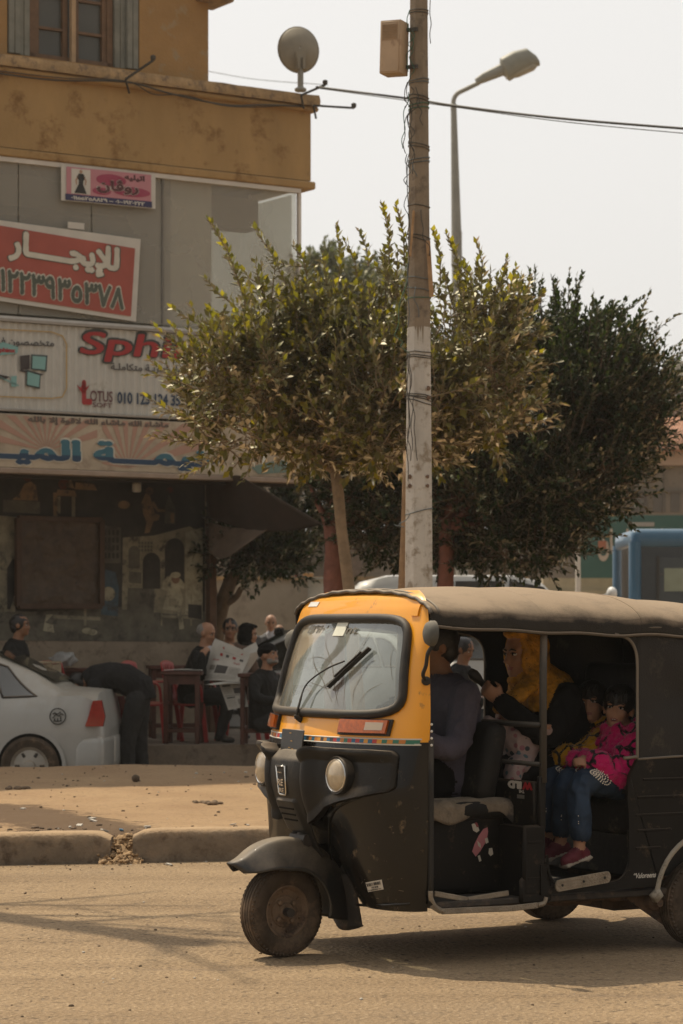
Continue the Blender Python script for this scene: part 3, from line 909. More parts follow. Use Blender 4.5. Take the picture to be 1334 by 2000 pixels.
# ------------------------------------------------------------------ the faded mural, the framed board over it, lamps, awning
WO = YW + .004
def W2(px, py, off=0.0): q = fac(px, py, YW + off); return Vector((q[0], YW + off, q[1]))
t = empty('mural', FC, RZF, 'dim mural of an old street with robed figures along the cafe wall', 'mural')
b = MB()
MUR = [ink('mural night', (.035, .032, .027)), ink('mural ground', (.125, .115, .085)), ink('mural house', (.25, .225, .155)), ink('mural dark', (.03, .028, .024)),
       ink('mural robe', (.36, .33, .23)), ink('mural tan', (.23, .15, .08)), ink('mural blue', (.06, .10, .13)), ink('mural skin', (.16, .09, .055)), ink('mural shade', (.105, .097, .072)), ink('mural red', (.12, .03, .02))]
def mp(pts, mi, off): b.add([W2(x, y, off) for x, y in pts], [tuple(range(len(pts)))], mi)
mp([(-80, 1250), (400, 1254), (400, 925), (-80, 905)], 0, .004)
mp([(-80, 1250), (400, 1254), (400, 1195), (330, 1180), (60, 1195), (-80, 1190)], 1, .007)
mp([(-80, 1195), (30, 1195), (34, 1010), (-80, 1000)], 2, .008)
mp([(0, 1190), (14, 1190), (14, 1110), (24, 1092), (34, 1092), (34, 1140), (20, 1190)], 3, .012)
# the pale house with arches on the right
mp([(238, 1190), (396, 1205), (396, 1040), (370, 1028), (300, 1046), (240, 1050)], 2, .008)
mp([(362, 1200), (396, 1205), (396, 1030), (362, 1040)], 4, .011)
def arch(px, py, w, h, mi, off):
    pts = [(px - w, py), (px + w, py)] + [(px + w * math.cos(a), py - h + w * 1.1 - w * 1.1 * math.sin(a) - w * 1.1) for a in [PI * k / 10 for k in range(11)]]
    mp(pts, mi, off)
arch(296, 1150, 17, 52, 3, .013); arch(341, 1150, 19, 78, 3, .013); arch(262, 1110, 11, 32, 8, .013)
mp([(248, 1195), (300, 1198), (302, 1150), (250, 1148)], 8, .012); mp([(252, 1138), (276, 1140), (276, 1118), (252, 1116)], 8, .013)
for i in range(5):
    for j in range(3): mp([(270 + i * 6, 1077 - j * 7), (274 + i * 6, 1077 - j * 7), (274 + i * 6, 1072 - j * 7), (270 + i * 6, 1072 - j * 7)], 8, .013)
# windows of the tall house behind
mp([(200, 1100), (236, 1100), (236, 1030), (200, 1026)], 8, .010)
for i in range(4):
    for j in range(4): mp([(203 + i * 8, 1090 - j * 15), (208 + i * 8, 1090 - j * 15), (208 + i * 8, 1080 - j * 15), (203 + i * 8, 1080 - j * 15)], 3, .013)
# seated man in a pale robe and turban
mp([(318, 1190), (352, 1194), (358, 1170), (352, 1150), (360, 1150), (362, 1142), (354, 1132), (346, 1124), (338, 1122), (326, 1126), (318, 1138), (316, 1150), (328, 1156), (322, 1172)], 4, .015)
disc(b, lambda a, c: W2(a, c, .018), 343, 1131, 8, 9, 7); disc(b, lambda a, c: W2(a, c, .020), 343, 1123, 10, 6, 4)
mp([(346, 1190), (354, 1192), (360, 1228), (350, 1230)], 4, .016); mp([(330, 1168), (345, 1170), (344, 1186), (330, 1184)], 2, .018)
for x in (314, 372): mp([(x, 1222), (x + 3, 1222), (x + 3, 1160), (x, 1160)], 2, .014)
mp([(314, 1206), (396, 1210), (396, 1205), (314, 1201)], 2, .014); mp([(368, 1206), (394, 1210), (394, 1182), (368, 1180)], 3, .016)
# the two upper walkers
mp([(282, 1042), (292, 1040), (300, 1018), (310, 1016), (312, 1006), (302, 1002), (298, 985), (292, 966), (284, 964), (276, 982), (280, 1004), (286, 1020)], 5, .011)
disc(b, lambda a, c: W2(a, c, .013), 292, 959, 8, 8, 7); mp([(296, 985), (308, 1000), (324, 1000), (322, 995), (309, 994), (300, 978)], 5, .012)
disc(b, lambda a, c: W2(a, c, .013), 331, 957, 7, 6, 9); mp([(322, 1022), (342, 1024), (342, 992), (330, 966), (322, 990)], 8, .011); mp([(332, 1020), (340, 1022), (340, 1002), (334, 1000)], 5, .014)
disc(b, lambda a, c: W2(a, c, .012), 242, 986, 12, 8, 5)
# seated groups at the upper left
mp([(24, 976), (74, 978), (70, 948), (60, 940), (48, 945), (38, 964)], 5, .011); disc(b, lambda a, c: W2(a, c, .014), 54, 930, 9, 10, 9); mp([(6, 1000), (78, 1004), (78, 980), (6, 976)], 8, .012)
mp([(104, 1010), (112, 1010), (112, 962), (104, 962)], 5, .011); mp([(110, 968), (150, 970), (146, 958), (112, 956)], 5, .011); disc(b, lambda a, c: W2(a, c, .014), 124, 945, 10, 11, 9)
mp([(112, 1008), (118, 1008), (118, 970), (112, 970)], 2, .012); mp([(140, 1010), (147, 1010), (147, 970), (140, 970)], 2, .012)
mp([(146, 956), (190, 958), (184, 946), (148, 942)], 5, .012); mp([(128, 950), (138, 935), (146, 955)], 5, .012)
# blue-robed figure and what shows under the framed board
mp([(197, 1200), (230, 1204), (232, 1150), (226, 1118), (206, 1112), (200, 1140)], 6, .012); disc(b, lambda a, c: W2(a, c, .015), 212, 1160, 13, 14, 4, n=14)
mp([(44, 1212), (92, 1214), (110, 1226), (98, 1230), (86, 1216), (60, 1224)], 8, .012); mp([(88, 1216), (104, 1220), (106, 1236), (84, 1232), (90, 1200), (104, 1200)], 4, .014)
mp([(104, 1208), (196, 1212), (196, 1205), (104, 1201)], 2, .012); mp([(164, 1222), (169, 1222), (169, 1184), (164, 1184)], 2, .013)
disc(b, lambda a, c: W2(a, c, .014), 170, 1232, 10, 6, 4); disc(b, lambda a, c: W2(a, c, .014), 181, 1235, 9, 6, 4)
b.build('painting', MUR, t, sharp=180)

t = empty('framed_board', FC, RZF, 'dark brown framed board of crumpled leathery cloth hanging over the mural', 'board')
P = [W2(34, 1184, .07), W2(196, 1184, .07), W2(196, 1016, .07), W2(34, 1012, .07)]
def cloth(u, v):
    p = P[0].lerp(P[1], u).lerp(P[3].lerp(P[2], u), v)
    q = Vector((u * 5, v * 5, 2))
    p.y += .035 * noise.noise(q) + .018 * abs(noise.noise(q * 2.7)) + .01 * noise.noise(q * 6)
    return p
b = MB(); b.grid(cloth, 60, 60)
b.build('cloth', mat('crumpled brown cloth', (.085, .058, .038), .55, var=.35, vs=7, bump=.5, bs=18), t, sharp=180)
b = MB()
for i in range(4):
    b.bar(P[i] + Vector((0, .02, 0)), P[(i + 1) % 4] + Vector((0, .02, 0)), .06, .07, (0, 1, 0))
b.build('frame', mat('frame timber', (.075, .040, .022), .6, var=.3, vs=8), t)
b = MB(); c = (P[0] + P[2]) / 2; b.box((c.x, YW + .03, c.z), ((P[0] - P[1]).length * .98, .03, (P[3] - P[0]).length * .98)); b.build('backing', DARKP, t)

gwhite = mat('lamp glass white', (.62, .60, .54), .3, var=.05)
tin = mat('lamp cap tin', (.30, .27, .22), .5, metal=.4)
for k, (px, py, sc, Y, lab) in enumerate(((267, 946, 1, -.75, 'white glass hanging lamp in front of the mural walkers'), (589, 968, 1.0, -.35, 'white glass hanging lamp near the awning tip and the tree'))):
    q = fac(px, py, Y); L0 = FC + U * q[0] + NF * Y; L0.z = q[1]
    t = empty('hanging_lamp', L0, 0, lab, 'lamp', 'glass lamps under the cafe soffit')
    b = MB(); b.lathe([(.005, -.09), (.045, -.088), (.052, -.07), (.052, -.005), (.046, .005), (.005, .006)], n=16); b.build('lamp_glass', gwhite, t)
    b = MB(); b.lathe([(.055, .0), (.056, .015), (.03, .03), (.022, .065), (.008, .07)], n=16); b.tube([(0, 0, .07), (0, .0, zc - q[1] + .06)], .005, 5); b.build('lamp_cap', tin, t)

# awning of brown cloth slung from the post to the street corner
t = empty('cloth_awning', (0, 0, 0), 0, 'sagging brown cloth awning slung from the timber post beside the cafe', 'awning')
acl = mat('awning cloth', (.06, .042, .030), .85, var=.2, vs=5)
A0 = at(404, 930, 30.0); A1 = at(470, 930, 28.9); A2 = at(632, 1024, 28.2); A3 = at(404, 1010, 30.2)
def aw(u, v):
    p = A0.lerp(A1, u).lerp(A3.lerp(A2, u), v)
    p.z -= .22 * math.sin(PI * u) * math.sin(PI * v * .8) * .6 + .05 * math.sin(PI * u) * v
    p.z += .02 * noise.noise(Vector((u * 4, v * 4, 0)))
    return p
b = MB(); b.grid(aw, 24, 16); b.build('cloth', acl, t, sharp=180, solid=.008)
B0 = at(408, 1020, 30.1); B1 = at(540, 1022, 29.0); B2 = at(452, 1084, 29.4); B3 = at(408, 1078, 30.0)
def aw2(u, v):
    p = B0.lerp(B1, u).lerp(B3.lerp(B2, u), v); p.z -= .06 * math.sin(PI * u); p.y += .05 * noise.noise(Vector((u * 5, v * 3, 4))); return p
b = MB(); b.grid(aw2, 16, 10); b.build('flap', mat('lighter awning flap', (.17, .125, .09), .85, var=.2, vs=5), t, sharp=180, solid=.008)  # flap cloth is lighter than the awning above it
b = MB(); b.tube([A3, at(632, 1024, 28.2)], .012, 6); b.tube([at(632, 1024, 28.2), at(640, 1175, 28.4)], .008, 5); b.build('pole', DARKP, t)
# ------------------------------------------------------------------ trees
def leaf_mat(name, c, tr, gloss=.35, var=.35, tw=.45, dusty=0.0):
    m = bpy.data.materials.new(name); m.use_nodes = True
    nt = m.node_tree; N = nt.nodes; L = nt.links
    N.remove(N['Principled BSDF']); out = N['Material Output']
    at_ = N.new('ShaderNodeAttribute'); at_.attribute_name = 'leafvar'
    def ramp(c):
        mx = N.new('ShaderNodeMix'); mx.data_type = 'RGBA'
        lo = tuple(x * (1 - var) for x in c); hi = tuple(x * (1 + var) for x in c)
        mx.inputs[6].default_value = col4(lo); mx.inputs[7].default_value = col4(hi); L.new(at_.outputs['Fac'], mx.inputs[0])
        return mx.outputs[2]
    df = N.new('ShaderNodeBsdfDiffuse'); L.new(ramp(c), df.inputs[0])
    tl = N.new('ShaderNodeBsdfTranslucent'); L.new(ramp(tr), tl.inputs[0])
    gl = N.new('ShaderNodeBsdfGlossy'); gl.inputs['Roughness'].default_value = .42; gl.inputs[0].default_value = (.75, .72, .62, 1)
    m1 = N.new('ShaderNodeMixShader'); m1.inputs[0].default_value = tw; L.new(df.outputs[0], m1.inputs[1]); L.new(tl.outputs[0], m1.inputs[2])
    fr = N.new('ShaderNodeFresnel'); fr.inputs[0].default_value = 1.4
    mu = N.new('ShaderNodeMath'); mu.operation = 'MULTIPLY'; mu.inputs[1].default_value = gloss * 2; L.new(fr.outputs[0], mu.inputs[0])
    m2 = N.new('ShaderNodeMixShader'); L.new(mu.outputs[0], m2.inputs[0]); L.new(m1.outputs[0], m2.inputs[1]); L.new(gl.outputs[0], m2.inputs[2])
    L.new(m2.outputs[0], out.inputs[0])
    return m
LF_YOUNG_LIT = leaf_mat('leaf young and sunlit yellow green', (.19, .17, .015), (.44, .37, .02), .5, tw=.5)
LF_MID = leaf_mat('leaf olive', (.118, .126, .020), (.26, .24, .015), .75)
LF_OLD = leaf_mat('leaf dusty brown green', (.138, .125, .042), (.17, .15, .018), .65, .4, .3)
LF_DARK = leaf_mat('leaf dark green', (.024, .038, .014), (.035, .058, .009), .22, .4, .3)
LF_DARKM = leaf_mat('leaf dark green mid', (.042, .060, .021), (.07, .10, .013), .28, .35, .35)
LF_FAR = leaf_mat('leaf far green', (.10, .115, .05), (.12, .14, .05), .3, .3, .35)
BARK = mat('dusty bark', (.25, .185, .12), .95, var=.3, vs=9, bump=.9, bs=50)
BARKD = mat('dark bark', (.12, .085, .06), .95, var=.35, vs=9, bump=.9, bs=50)
BARKR = mat('red painted bark', (.20, .085, .06), .95, var=.3, vs=9, bump=.9, bs=40)

def make_leaves(name, parent, pos, dirs, ups, ln, wd, mi, mats, seed, tw=None, bark=None):
    "one mesh of folded leaf blades: arrays of base points, directions and face-up vectors"
    n = len(pos); rg = np.random.default_rng(seed)
    d = dirs / np.linalg.norm(dirs, axis=1, keepdims=True)
    s = np.cross(d, ups); s /= np.maximum(1e-6, np.linalg.norm(s, axis=1, keepdims=True))
    u = np.cross(s, d)
    ln = ln[:, None]; wd = wd[:, None]
    fold = .25 * wd; droop = rg.uniform(-.05, .22, (n, 1)) * ln
    V = np.stack([pos, pos + d * ln * .45 + s * wd + u * fold, pos + d * ln * .5 - u * 0.0, pos + d * ln * .45 - s * wd + u * fold, pos + d * ln - u * droop], 1).reshape(-1, 3)
    base = np.arange(n)[:, None] * 5
    T = (base + np.array([[0, 1, 2, 2, 1, 4, 0, 2, 3, 2, 4, 3]])).reshape(-1, 3)
    me = bpy.data.meshes.new(name)
    M_ = np.repeat(mi, 4); A_ = np.repeat(rg.uniform(0, 1, n), 4)
    if tw is not None and tw.f:
        Q = np.array([f for f in tw.f if len(f) == 4]) + len(V)
        Q = np.concatenate([Q[:, [0, 1, 2]], Q[:, [0, 2, 3]]])
        V = np.concatenate([V, np.array([tuple(v) for v in tw.v])]); T = np.concatenate([T, Q])
        M_ = np.concatenate([M_, np.full(len(Q), len(mats))]); A_ = np.concatenate([A_, np.full(len(Q), .5)])
        mats = list(mats) + [bark]
    me.vertices.add(len(V)); me.vertices.foreach_set('co', V.ravel())
    me.loops.add(T.size); me.loops.foreach_set('vertex_index', T.ravel().astype(np.int32))
    me.polygons.add(len(T)); me.polygons.foreach_set('loop_start', (np.arange(len(T)) * 3).astype(np.int32))
    for m in mats: me.materials.append(m)
    me.polygons.foreach_set('material_index', M_.astype(np.int32))
    a = me.attributes.new('leafvar', 'FLOAT', 'FACE'); a.data.foreach_set('value', A_.astype(np.float32))
    me.update(); me.validate()
    o = bpy.data.objects.new(name, me); COL.objects.link(o); o.parent = parent
    return o

def crown(parent, blobs, nshoot, leaf, per, seed, mats, young=.3, out=.75, shoot_len=(.25, .55), jitter=.35, skip=.0, inner=0.5, bark=BARK, sunside=Vector((-.6, .5, .75)), mix3=True, twigs=True, zmin=None, long=(), dens=62, ytip=.5):
    """foliage grown as leafy shoots. blobs: (centre, radii) in the tree's own frame. Shoots start inside and run outwards and up."""
    rnd = random.Random(seed); rg = np.random.default_rng(seed)
    P = []; D = []; Up = []; Ln = []; Wd = []; Mi = []
    tw = MB()
    vol = [b_[1][0] * b_[1][1] * b_[1][2] for b_ in blobs]
    for k in range(nshoot):
        c, r = rnd.choices(blobs, vol)[0]
        v = Vector((rnd.gauss(0, 1), rnd.gauss(0, 1), rnd.gauss(0, 1))).normalized()
        q = rnd.uniform(inner, 1.0) ** .6
        p = Vector((c[0] + v.x * r[0] * q, c[1] + v.y * r[1] * q, c[2] + v.z * r[2] * q))
        if noise.noise(p * 2.6 + Vector((seed, 0, 0))) < -.22 + skip: continue
        d = (v * out + Vector((rnd.gauss(0, jitter), rnd.gauss(0, jitter), .45 + rnd.gauss(0, jitter)))).normalized()
        L_ = rnd.uniform(*shoot_len)
        if zmin is not None and p.z < zmin: continue
        tip = p + d * L_
        bend = Vector((0, 0, .12 * L_))
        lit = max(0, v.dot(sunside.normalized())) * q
        m = int(per * L_ / shoot_len[1]) + 3
        if twigs: tw.tube([p - d * .1, p + d * L_ * .5, tip + bend], [.006, .004, .002], 4, cap=False)
        ph = rnd.uniform(0, 6.28)
        a1 = d.orthogonal().normalized(); a2 = d.cross(a1)
        for j in range(m):
            t = (j + rnd.random()) / m
            ph += 2.4 + rnd.gauss(0, .3)
            side = a1 * math.cos(ph) + a2 * math.sin(ph)
            pos = p + d * L_ * t + bend * t * t
            ld_ = (side * (1.05 - .65 * t) + d * (.45 + .7 * t) + Vector((0, 0, rnd.gauss(.12, .25)))).normalized()
            up = (Vector((rnd.gauss(0, .45), rnd.gauss(0, .45), 1)) + d * .4).normalized()
            s = leaf * rnd.uniform(.65, 1.25) * (1 - .25 * t)
            P.append(pos); D.append(ld_); Up.append(up); Ln.append(s); Wd.append(s * rnd.uniform(.22, .32))
            y = young * (.25 + 1.6 * lit) * (.35 + t)  # more yellow leaves on the sun side: sunlight put into the leaf colours
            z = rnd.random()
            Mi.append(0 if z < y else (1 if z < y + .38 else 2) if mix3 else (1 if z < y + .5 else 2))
    for A, B in long:                                   # long stray shoots that break the outline
        d = B - A; L_ = d.length; d.normalize(); sag = d.orthogonal() * .05
        tw.tube([A, A.lerp(B, .5) + sag * .6, B], [.008, .005, .002], 5, cap=False)
        a1 = d.orthogonal().normalized(); a2 = d.cross(a1); ph = 0
        m = max(6, int(L_ * dens))
        for j in range(m):
            q = j / m; ph += 2.4
            side = a1 * math.cos(ph) + a2 * math.sin(ph)
            P.append(A.lerp(B, q) + sag * 2.4 * q * (1 - q)); D.append((side * (1 - .5 * q) + d * (.6 + .5 * q) + Vector((0, 0, .2))).normalized()); Up.append(Vector((rnd.gauss(0, .4), rnd.gauss(0, .4), 1)))
            l_ = leaf * rnd.uniform(.7, 1.2) * (1 - .3 * q); Ln.append(l_); Wd.append(l_ * .27); z = rnd.random(); Mi.append(0 if z < ytip * (.5 + q) else 1 if z < .9 else 2)
    o = make_leaves('crown', parent, np.array([tuple(p) for p in P]), np.array([tuple(p) for p in D]), np.array([tuple(p) for p in Up]),
                    np.array(Ln), np.array(Wd), np.array(Mi), mats, seed, tw, bark)
    return o

def limb(mb, a, b, r0, r1, bend, n=7, k=8, seed=0):
    a = Vector(a); b = Vector(b); m = (a + b) / 2 + Vector(bend)
    pts = []; rs = []
    for i in range(n + 1):
        t = i / n
        p = a * (1 - t) ** 2 + m * 2 * t * (1 - t) + b * t * t
        p += Vector((noise.noise(Vector((seed, t * 4, 0))), noise.noise(Vector((seed, t * 4, 9))), 0)) * .03 * (0 < i < n)
        pts.append(p); rs.append((r0 + (r1 - r0) * t) * (1 + .10 * noise.noise(Vector((t * 6, seed, 4)))))
    mb.tube(pts, rs, k)
    return pts

def tree_root(name, px, Y, label, cat='tree', group=None, z=None):
    x = gx(px, Y)
    if z is None: z = isl_z(x, Y) - .03
    return empty(name, (x, Y, z), 0, label, cat, group)
def rel(root, px, py, dY=0.0):
    return at(px, py, root.location.y + dY) - Vector(root.location)

# the sunlit ficus in front
YT = 19.6
t = tree_root('ficus_tree', 716, YT, 'sunlit ficus tree with yellow green shoots and a pale leaning trunk')
s = F / YT
b = MB()
top = rel(t, 652, 905)
limb(b, (0, 0, -.05), top, .058, .040, (.02, .05, .1), 10, 10, 3)
for (px, py, dy, r_) in ((500, 760, -.2, .03), (560, 620, .1, .028), (700, 600, -.1, .03), (620, 700, .3, .03), (860, 640, .1, .028), (760, 740, -.35, .026), (455, 640, .1, .022), (950, 690, .2, .022)):
    limb(b, top + Vector((0, 0, -.06)), rel(t, px, py, dy), r_, .008, (rnd.uniform(-.1, .1), rnd.uniform(-.1, .1), -.12), 8, 6, px)
b.build('trunk', BARK, t, sharp=180)
def blob(root, px, py, dY, rx, ry, rz):
    sc = (root.location.y + dY) / F
    return (tuple(rel(root, px, py, dY)), (rx * sc, ry * sc, rz * sc))
BL = [blob(t, 470, 755, -.1, 120, 180, 85), blob(t, 500, 825, .0, 130, 180, 62), blob(t, 560, 720, 0, 110, 200, 105), blob(t, 690, 720, .2, 120, 200, 100), blob(t, 640, 640, .1, 55, 110, 65),
      blob(t, 740, 800, -.1, 160, 200, 100), blob(t, 890, 720, .25, 125, 190, 115), blob(t, 900, 640, .3, 95, 160, 60), blob(t, 950, 790, .2, 85, 150, 80), blob(t, 610, 835, 0, 140, 190, 62), blob(t, 440, 690, .1, 55, 110, 45), blob(t, 985, 650, .3, 55, 100, 55), blob(t, 780, 870, .1, 120, 170, 48), blob(t, 520, 620, .1, 40, 90, 60), blob(t, 770, 600, .2, 40, 90, 70), blob(t, 395, 800, 0, 60, 110, 50), blob(t, 840, 590, .3, 40, 90, 50)]
rnd = random.Random(8)
LONG = [(rel(t, x0, y0, dy), rel(t, x1, y1, dy + rnd.uniform(-.15, .15))) for (x0, y0, x1, y1, dy) in ((470, 560, 405, 428, 0), (560, 560, 492, 440, .1), (590, 520, 520, 505, .1), (660, 560, 655, 440, 0), (700, 560, 672, 470, .2), (760, 520, 745, 395, .1), (720, 520, 700, 450, .2), (790, 520, 772, 400, .25), (420, 640, 335, 600, 0),
                             (400, 690, 296, 632, -.1), (380, 760, 290, 700, -.1), (400, 830, 280, 770, -.1), (390, 860, 290, 850, 0), (440, 880, 350, 930, 0), (900, 560, 870, 455, .3), (860, 560, 845, 450, .3), (960, 590, 990, 500, .3), (940, 560, 930, 470, .3), (1000, 640, 1060, 570, .3), (1000, 720, 1065, 690, .3), (980, 800, 1060, 770, .25), (930, 860, 990, 900, .2),
                             (450, 590, 400, 540, 0), (480, 600, 440, 500, .1), (600, 540, 570, 480, 0), (430, 720, 330, 660, -.15), (1010, 600, 1035, 540, .3), (360, 800, 300, 800, 0), (640, 500, 600, 520, .2), (520, 560, 470, 520, -.1))]
crown(t, BL, 3300, .088, 16, 11, [LF_YOUNG_LIT, LF_MID, LF_OLD], young=.36, out=.7, shoot_len=(.14, .38), jitter=.4, long=LONG, dens=66, ytip=.42, skip=.12)

# the dark ficus behind it on the right
t = tree_root('ficus_tree', 853, 23.0, 'large dark green ficus with a red painted trunk, between pole and bus')
b = MB(); top = rel(t, 872, 1010)
limb(b, (0, 0, -.05), top, .085, .07, (.03, 0, 0), 8, 10, 5)
for (px, py, dy) in ((1000, 860, .2), (1100, 800, -.2), (1180, 760, .1), (960, 700, .2), (1080, 960, -.3), (1200, 900, .2), (900, 800, .3)):
    limb(b, top + Vector((0, 0, -.1)), rel(t, px, py, dy), .045, .012, (0, 0, -.15), 7, 6, px)
b.build('trunk', BARKR, t, sharp=180)
BL = [blob(t, 1010, 790, .2, 150, 200, 150), blob(t, 1130, 770, 0, 130, 200, 120), blob(t, 1200, 800, .1, 105, 180, 110), blob(t, 1080, 900, -.1, 170, 220, 130), blob(t, 960, 960, 0, 130, 200, 120),
      blob(t, 1065, 975, 0, 100, 180, 90), blob(t, 1175, 880, .1, 60, 120, 60), blob(t, 1200, 680, .1, 55, 90, 50), blob(t, 1110, 660, .1, 45, 90, 55), blob(t, 1060, 640, .1, 50, 90, 50), blob(t, 1275, 770, .1, 38, 70, 55), blob(t, 1010, 1050, 0, 120, 170, 60), blob(t, 890, 1000, .1, 80, 150, 100), blob(t, 1075, 1050, .1, 55, 120, 50), blob(t, 920, 1070, .1, 60, 120, 40), blob(t, 1270, 700, .1, 28, 60, 30), blob(t, 1290, 810, .1, 25, 60, 30)]
rnd = random.Random(18)
LONG = [(rel(t, x0, y0, .1), rel(t, x1, y1, rnd.uniform(-.1, .2))) for (x0, y0, x1, y1) in ((1030, 620, 1045, 520), (1080, 640, 1078, 540), (1120, 650, 1127, 560), (1170, 650, 1205, 590), (1190, 680, 1268, 610), (1200, 640, 1260, 580), (1240, 740, 1300, 690), (1260, 760, 1330, 760), (1250, 820, 1318, 800), (1270, 760, 1326, 720), (1240, 900, 1290, 905), (1150, 650, 1165, 600), (1100, 1040, 1130, 1120), (1000, 1080, 1020, 1140), (1060, 1070, 1070, 1125), (960, 1080, 985, 1140), (930, 1080, 940, 1135), (1150, 1000, 1190, 1030), (1230, 960, 1255, 990), (1040, 1080, 1048, 1140), (900, 1060, 905, 1120))]
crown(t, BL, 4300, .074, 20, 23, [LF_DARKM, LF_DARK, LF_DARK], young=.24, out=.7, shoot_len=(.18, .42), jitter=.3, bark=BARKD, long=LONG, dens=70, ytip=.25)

# third ficus, deep in shade between trunk and pole
t = tree_root('ficus_tree', 655, 23.6, 'shaded dark ficus with a thick red brown trunk behind the pale leaning trunk')
b = MB(); top = rel(t, 648, 1010)
limb(b, (0, 0, -.05), top, .10, .085, (.02, 0, 0), 8, 10, 7)
for (px, py, dy) in ((600, 930, .2), (720, 900, -.2), (780, 960, .1), (650, 860, .2)): limb(b, top + Vector((0, 0, -.1)), rel(t, px, py, dy), .05, .012, (0, 0, -.1), 6, 6, px)
b.build('trunk', BARKR, t, sharp=180)
BL = [blob(t, 745, 970, 0, 95, 190, 100), blob(t, 700, 1030, 0, 45, 140, 50), blob(t, 770, 1000, 0, 95, 170, 100), blob(t, 740, 900, .2, 170, 190, 110), blob(t, 800, 940, .2, 110, 170, 120), blob(t, 830, 1030, .2, 80, 130, 80)]
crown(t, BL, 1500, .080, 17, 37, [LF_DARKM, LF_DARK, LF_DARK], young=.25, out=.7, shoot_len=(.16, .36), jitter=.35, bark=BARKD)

# twisted tree at the cafe corner
t = empty('street_tree', at(415, 1450, 30.9), 0, 'twisted pale trunked tree at the cafe corner under the awning', 'tree'); t.location.z = .2
b = MB()
p1 = rel(t, 428, 1200); p2 = rel(t, 455, 1120, -.2); p3 = rel(t, 475, 1040, -.2)
b.tube(catmull([(0, 0, -.02), rel(t, 418, 1300, .1), p1, p2, p3], 16), [.13 - .004 * i for i in range(17)], 9)
limb(b, p1, rel(t, 410, 1090, .3), .07, .03, (-.05, 0, 0), 6, 7, 2); limb(b, p2, rel(t, 530, 1090, -.4), .05, .015, (0, 0, .1), 6, 7, 3); limb(b, p1 + Vector((0, 0, .1)), rel(t, 470, 1150, -.3), .05, .035, (.1, 0, -.03), 4, 7, 6)
b.build('trunk', mat('pale street bark', (.17, .12, .075), .95, var=.35, vs=7, bump=.9, bs=30), t, sharp=180)
BL = [blob(t, 500, 1075, -.3, 90, 120, 32), blob(t, 580, 1060, -.2, 60, 110, 40), blob(t, 540, 1095, -.4, 70, 110, 30), blob(t, 445, 1090, -.2, 45, 80, 35), blob(t, 600, 1010, .3, 70, 120, 60)]
LONG = [(rel(t, x0, y0, -.5), rel(t, x1, y1, -.6)) for (x0, y0, x1, y1) in ((540, 1085, 585, 1150), (510, 1085, 520, 1130), (500, 1090, 504, 1160), (560, 1090, 592, 1135), (470, 1090, 480, 1130))]
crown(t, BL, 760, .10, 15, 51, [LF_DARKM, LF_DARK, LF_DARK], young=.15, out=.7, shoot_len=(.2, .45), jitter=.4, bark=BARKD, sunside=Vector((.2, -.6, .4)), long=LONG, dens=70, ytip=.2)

# hazy tree far down the street
t = empty('street_tree', (gx(690, 75), 75, -.15), 0, 'hazy grey green tree far behind, at the edge of the glazed corner', 'tree')
b = MB(); limb(b, (0, 0, 0), rel(t, 690, 800), .3, .22, (0, 0, 0), 6, 9, 1)
for px, py in ((620, 560), (690, 540), (760, 560)): limb(b, rel(t, 690, 800), rel(t, px, py), .16, .05, (0, 0, .1), 5, 6, px)
b.build('trunk', BARKD, t, sharp=180)
BL = [blob(t, 640, 580, 0, 85, 110, 75), blob(t, 700, 610, 0, 100, 120, 80), blob(t, 620, 640, 0, 90, 110, 90), blob(t, 750, 600, .5, 80, 110, 80), blob(t, 690, 690, 0, 120, 120, 80), blob(t, 620, 540, 0, 50, 80, 40)]
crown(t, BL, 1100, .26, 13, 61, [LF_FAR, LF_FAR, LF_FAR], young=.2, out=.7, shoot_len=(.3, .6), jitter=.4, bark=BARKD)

# a bare stake lashed near the pole
t = empty('wooden_stake', at(772, 1530, 18.5), 0, 'thin bare wooden stake leaning behind the concrete pole', 'stake'); t.location.z = isl_z(t.location.x, 18.5) - .05
b = MB(); limb(b, (0, 0, 0), at(796, 880, 18.45) - Vector(t.location), .042, .03, (.01, 0, 0), 9, 8, 9); b.build('stake', mat('stake wood', (.27, .17, .09), .9, var=.3, vs=10, bump=.6, bs=60), t, sharp=180)

# a tree just out of frame to the left: its limb and twigs throw the shadows across the road
t = empty('unseen_bare_tree', (-4.45, 15.75, .15), 0, 'unseen bare tree at the kerb whose long thin shadow crosses the road', 'tree')
b = MB()
tp = (-.05, -.05, 9.2)
limb(b, (0, 0, -.1), tp, .17, .13, (.0, 0, 0), 12, 10, 12)
rnd = random.Random(77)
for k in range(9):
    h = 5.2 + k * .42; a = rnd.uniform(-1.2, 1.2) - .3
    e = Vector((math.cos(a) * rnd.uniform(.8, 2.0), math.sin(a) * rnd.uniform(.8, 2.0), h + rnd.uniform(.6, 1.4)))
    pts = limb(b, (0, 0, h), e, .035, .012, (0, 0, .2), 6, 5, k)
    for j in range(3):
        q = pts[2 + j]; limb(b, q, q + Vector((rnd.uniform(-.6, .9), rnd.uniform(-.9, .6), rnd.uniform(.1, .7))), .012, .004, (0, 0, .05), 4, 4, k * 5 + j)
b.build('trunk', BARKD, t, sharp=180)

